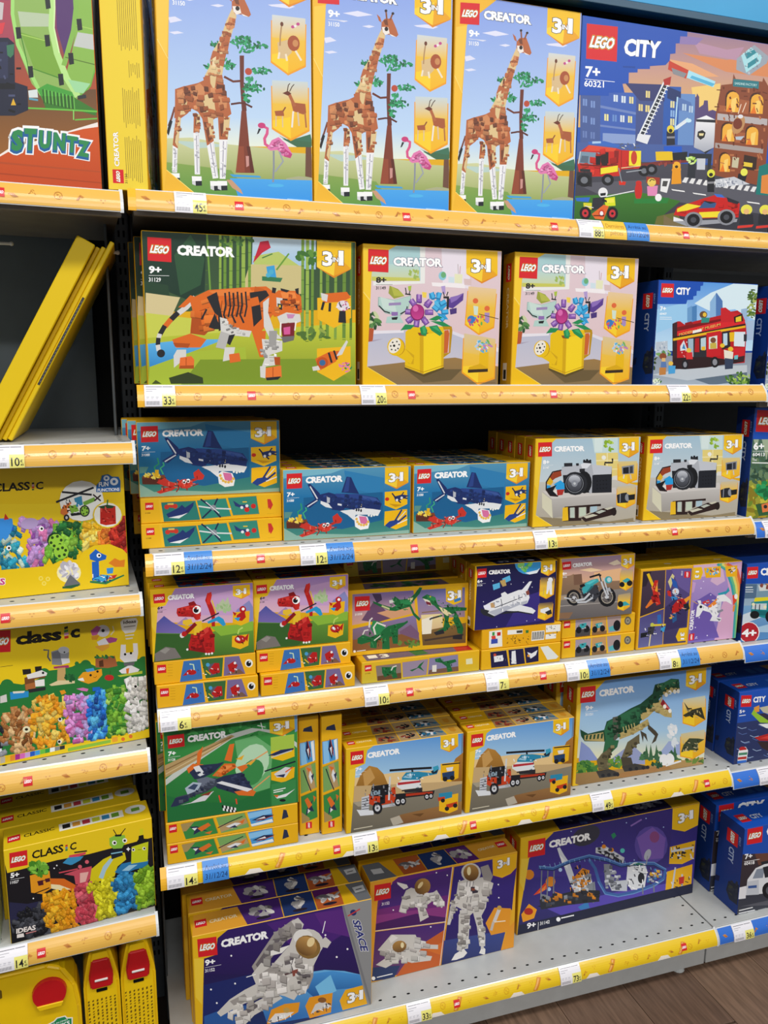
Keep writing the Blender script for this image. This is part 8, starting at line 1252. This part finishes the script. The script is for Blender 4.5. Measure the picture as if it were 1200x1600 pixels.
# ---------------------------------------------------------------- price tags and date tags slipped into the rails
def tag_mapper(w):
    def mp(u, v, off):
        y, zz = rail_curve(0.03 + 0.96 * (1 - v), off + 0.0016); return (u * w, y, zz)
    return mp
def bands(a, col, x0, y0, x1, y1, n=8): a.p(col, [(x0, y0), (x1, y0), (x1, y1), (x0, y1)])
def place_tag(kind, label, x, zr, price=None, cents='', w=0.052, left=False, wide=False):
    a = Art((0, 0), (100, 0), (100, 64), (0, 64)); rr = random.Random(int(abs(x) * 1000))
    if kind == 'price':
        a.part('paper'); bands(a, 'eceaf0', 0, 0, 100, 64)
        a.part('yellow_patch'); bands(a, 'ece57e', 56, 26, 100, 64, 6)
        a.part('lettering')
        a.l('55555f', 1.6, [(6, 6), (58, 6)]); a.l('55555f', 1.6, [(60, 6), (92, 6)]); a.l('90909a', 1.3, [(6, 13), (40, 13)]); a.l('90909a', 1.2, [(6, 19), (26, 19)])
        for i in range(3): a.l('8a8a98', 1.1, [(6 + i * 15, 36), (15 + i * 15, 36)]); a.l('9a9aa8', 1.0, [(6 + i * 15, 40), (13 + i * 15, 40)])
        for i in range(17): a.l('55555f', 1.0, [(6 + i * 2.5, 48), (6 + i * 2.5, 59)])
        n = len(price); x1 = 60 + 13 * n if n > 1 else 76
        a.t(price, '1c1c22', 61, 59, x1, 59, 24, .012); a.t('\u20ac', '1c1c22', x1 + 2, 49, x1 + 9, 49, 8, .01); a.t(cents or '49', '1c1c22', x1 + 2, 59, x1 + 11, 59, 7, .01)
    elif kind == 'date':
        a.part('paper'); bands(a, '3c87d8', 0, 0, 100, 64)
        a.part('lettering'); a.t('Arr\u00eat\u00e9 au', '17386e', 8, 24, 90, 24, 13, .0, .12); a.t('31/12/24', '17305e', 8, 52, 94, 52, 17, .0, .12)
    elif kind == 'last':
        a.part('paper'); bands(a, 'efc33e', 0, 0, 100, 64)
        a.part('lettering'); a.t('Derni\u00e8res', 'b0721c', 10, 26, 92, 26, 15, .0, .1); a.t('pi\u00e8ces', 'b0721c', 26, 50, 82, 50, 15, .0, .1)
    ps = a.parts3d(w, .034, tag_mapper(w), 'm', M_RAILPRINT)
    root = tag(link('price_tag' if kind == 'price' else 'date_tag' if kind == 'date' else 'notice_tag', rail_profile_mesh('tag_card', w, 0.03, 0.99, 0.0004, M_RAILPRINT, NB, 'eceaf0' if kind == 'price' else '3c87d8' if kind == 'date' else 'efc33e'), None, (x, -0.0014, zr + .001)), label, 'price tag' if kind == 'price' else 'label')
    for n, me in ps: link(n, me, root)
    if left: left_place(root)
    return root
for k, kind, x, w, price, label in (
    (1, 'price', .066, .053, '45', 'white price tag reading 45 under the first giraffe box'), (1, 'price', .837, .056, '88', 'white price tag reading 88 under the fire brigade box'),
    (1, 'last', .894, .051, None, 'yellow last-pieces notice on the top rail'), (1, 'date', .946, .052, None, 'blue date label on the top rail'),
    (2, 'price', .003, .052, '33', 'white price tag reading 33 under the tiger box'), (2, 'price', .392, .05, '20', 'white price tag reading 20 under the watering can box'), (2, 'price', 1.074, .053, '22', 'white price tag reading 22 under the red bus box'),
    (3, 'price', .006, .053, '12', 'white price tag reading 12 at the left end, under the flat shark boxes'), (3, 'date', .0595, .05, None, 'blue date label at the left end of the third rail'), (3, 'price', .273, .052, '12', 'white price tag reading 12 under the standing shark box'),
    (3, 'date', .3255, .053, None, 'blue date label under the standing shark box'), (3, 'price', .768, .052, '13', 'white price tag reading 13 under the retro camera box'),
    (4, 'price', .004, .056, '6', 'white price tag reading 6 under the dragon boxes'), (4, 'price', .4, .052, '10', 'white price tag reading 10 under the flat dinosaur box'), (4, 'price', .667, .052, '7', 'white price tag reading 7 under the shuttle boxes'),
    (4, 'price', .859, .054, '10', 'white price tag reading 10 under the motorcycle boxes'), (4, 'date', .9135, .053, None, 'blue date label under the motorcycle boxes'), (4, 'price', 1.096, .056, '8', 'white price tag reading 8 under the robot bird box'), (4, 'date', 1.1525, .052, None, 'blue date label under the unicorn box'),
    (5, 'price', .003, .058, '14', 'white price tag reading 14 under the jet boxes'), (5, 'date', .071, .05, None, 'blue date label under the jet boxes'), (5, 'price', .377, .053, '13', 'white price tag reading 13 under the flatbed truck box'), (5, 'price', .941, .055, '49', 'white price tag reading 49 under the tyrannosaur box'),
    (6, 'price', .501, .056, '33', 'white price tag on the base rail below the astronaut boxes'), (6, 'price', .882, .055, '73', 'white price tag on the base rail below the roller coaster box')):
    place_tag(kind, label, x, Z[k], price, w=w)
for x, zr, price, label in ((1.378, .1363, '36', 'white price tag reading 36 on the blue base rail'), (1.411, .562, '15', 'white price tag on the blue rail under the boat box'), (1.358, 1.187, '18', 'white price tag on the blue rail under the forest box')):
    place_tag('price', label, x, zr, price, w=.062)
place_tag('price', 'white price tag reading 10 under the leaning yellow boxes', -.227, 1.40, '10', left=True)
place_tag('price', 'white price tag reading 14 under the neon brick box', -.283, .4765, '14', left=True)
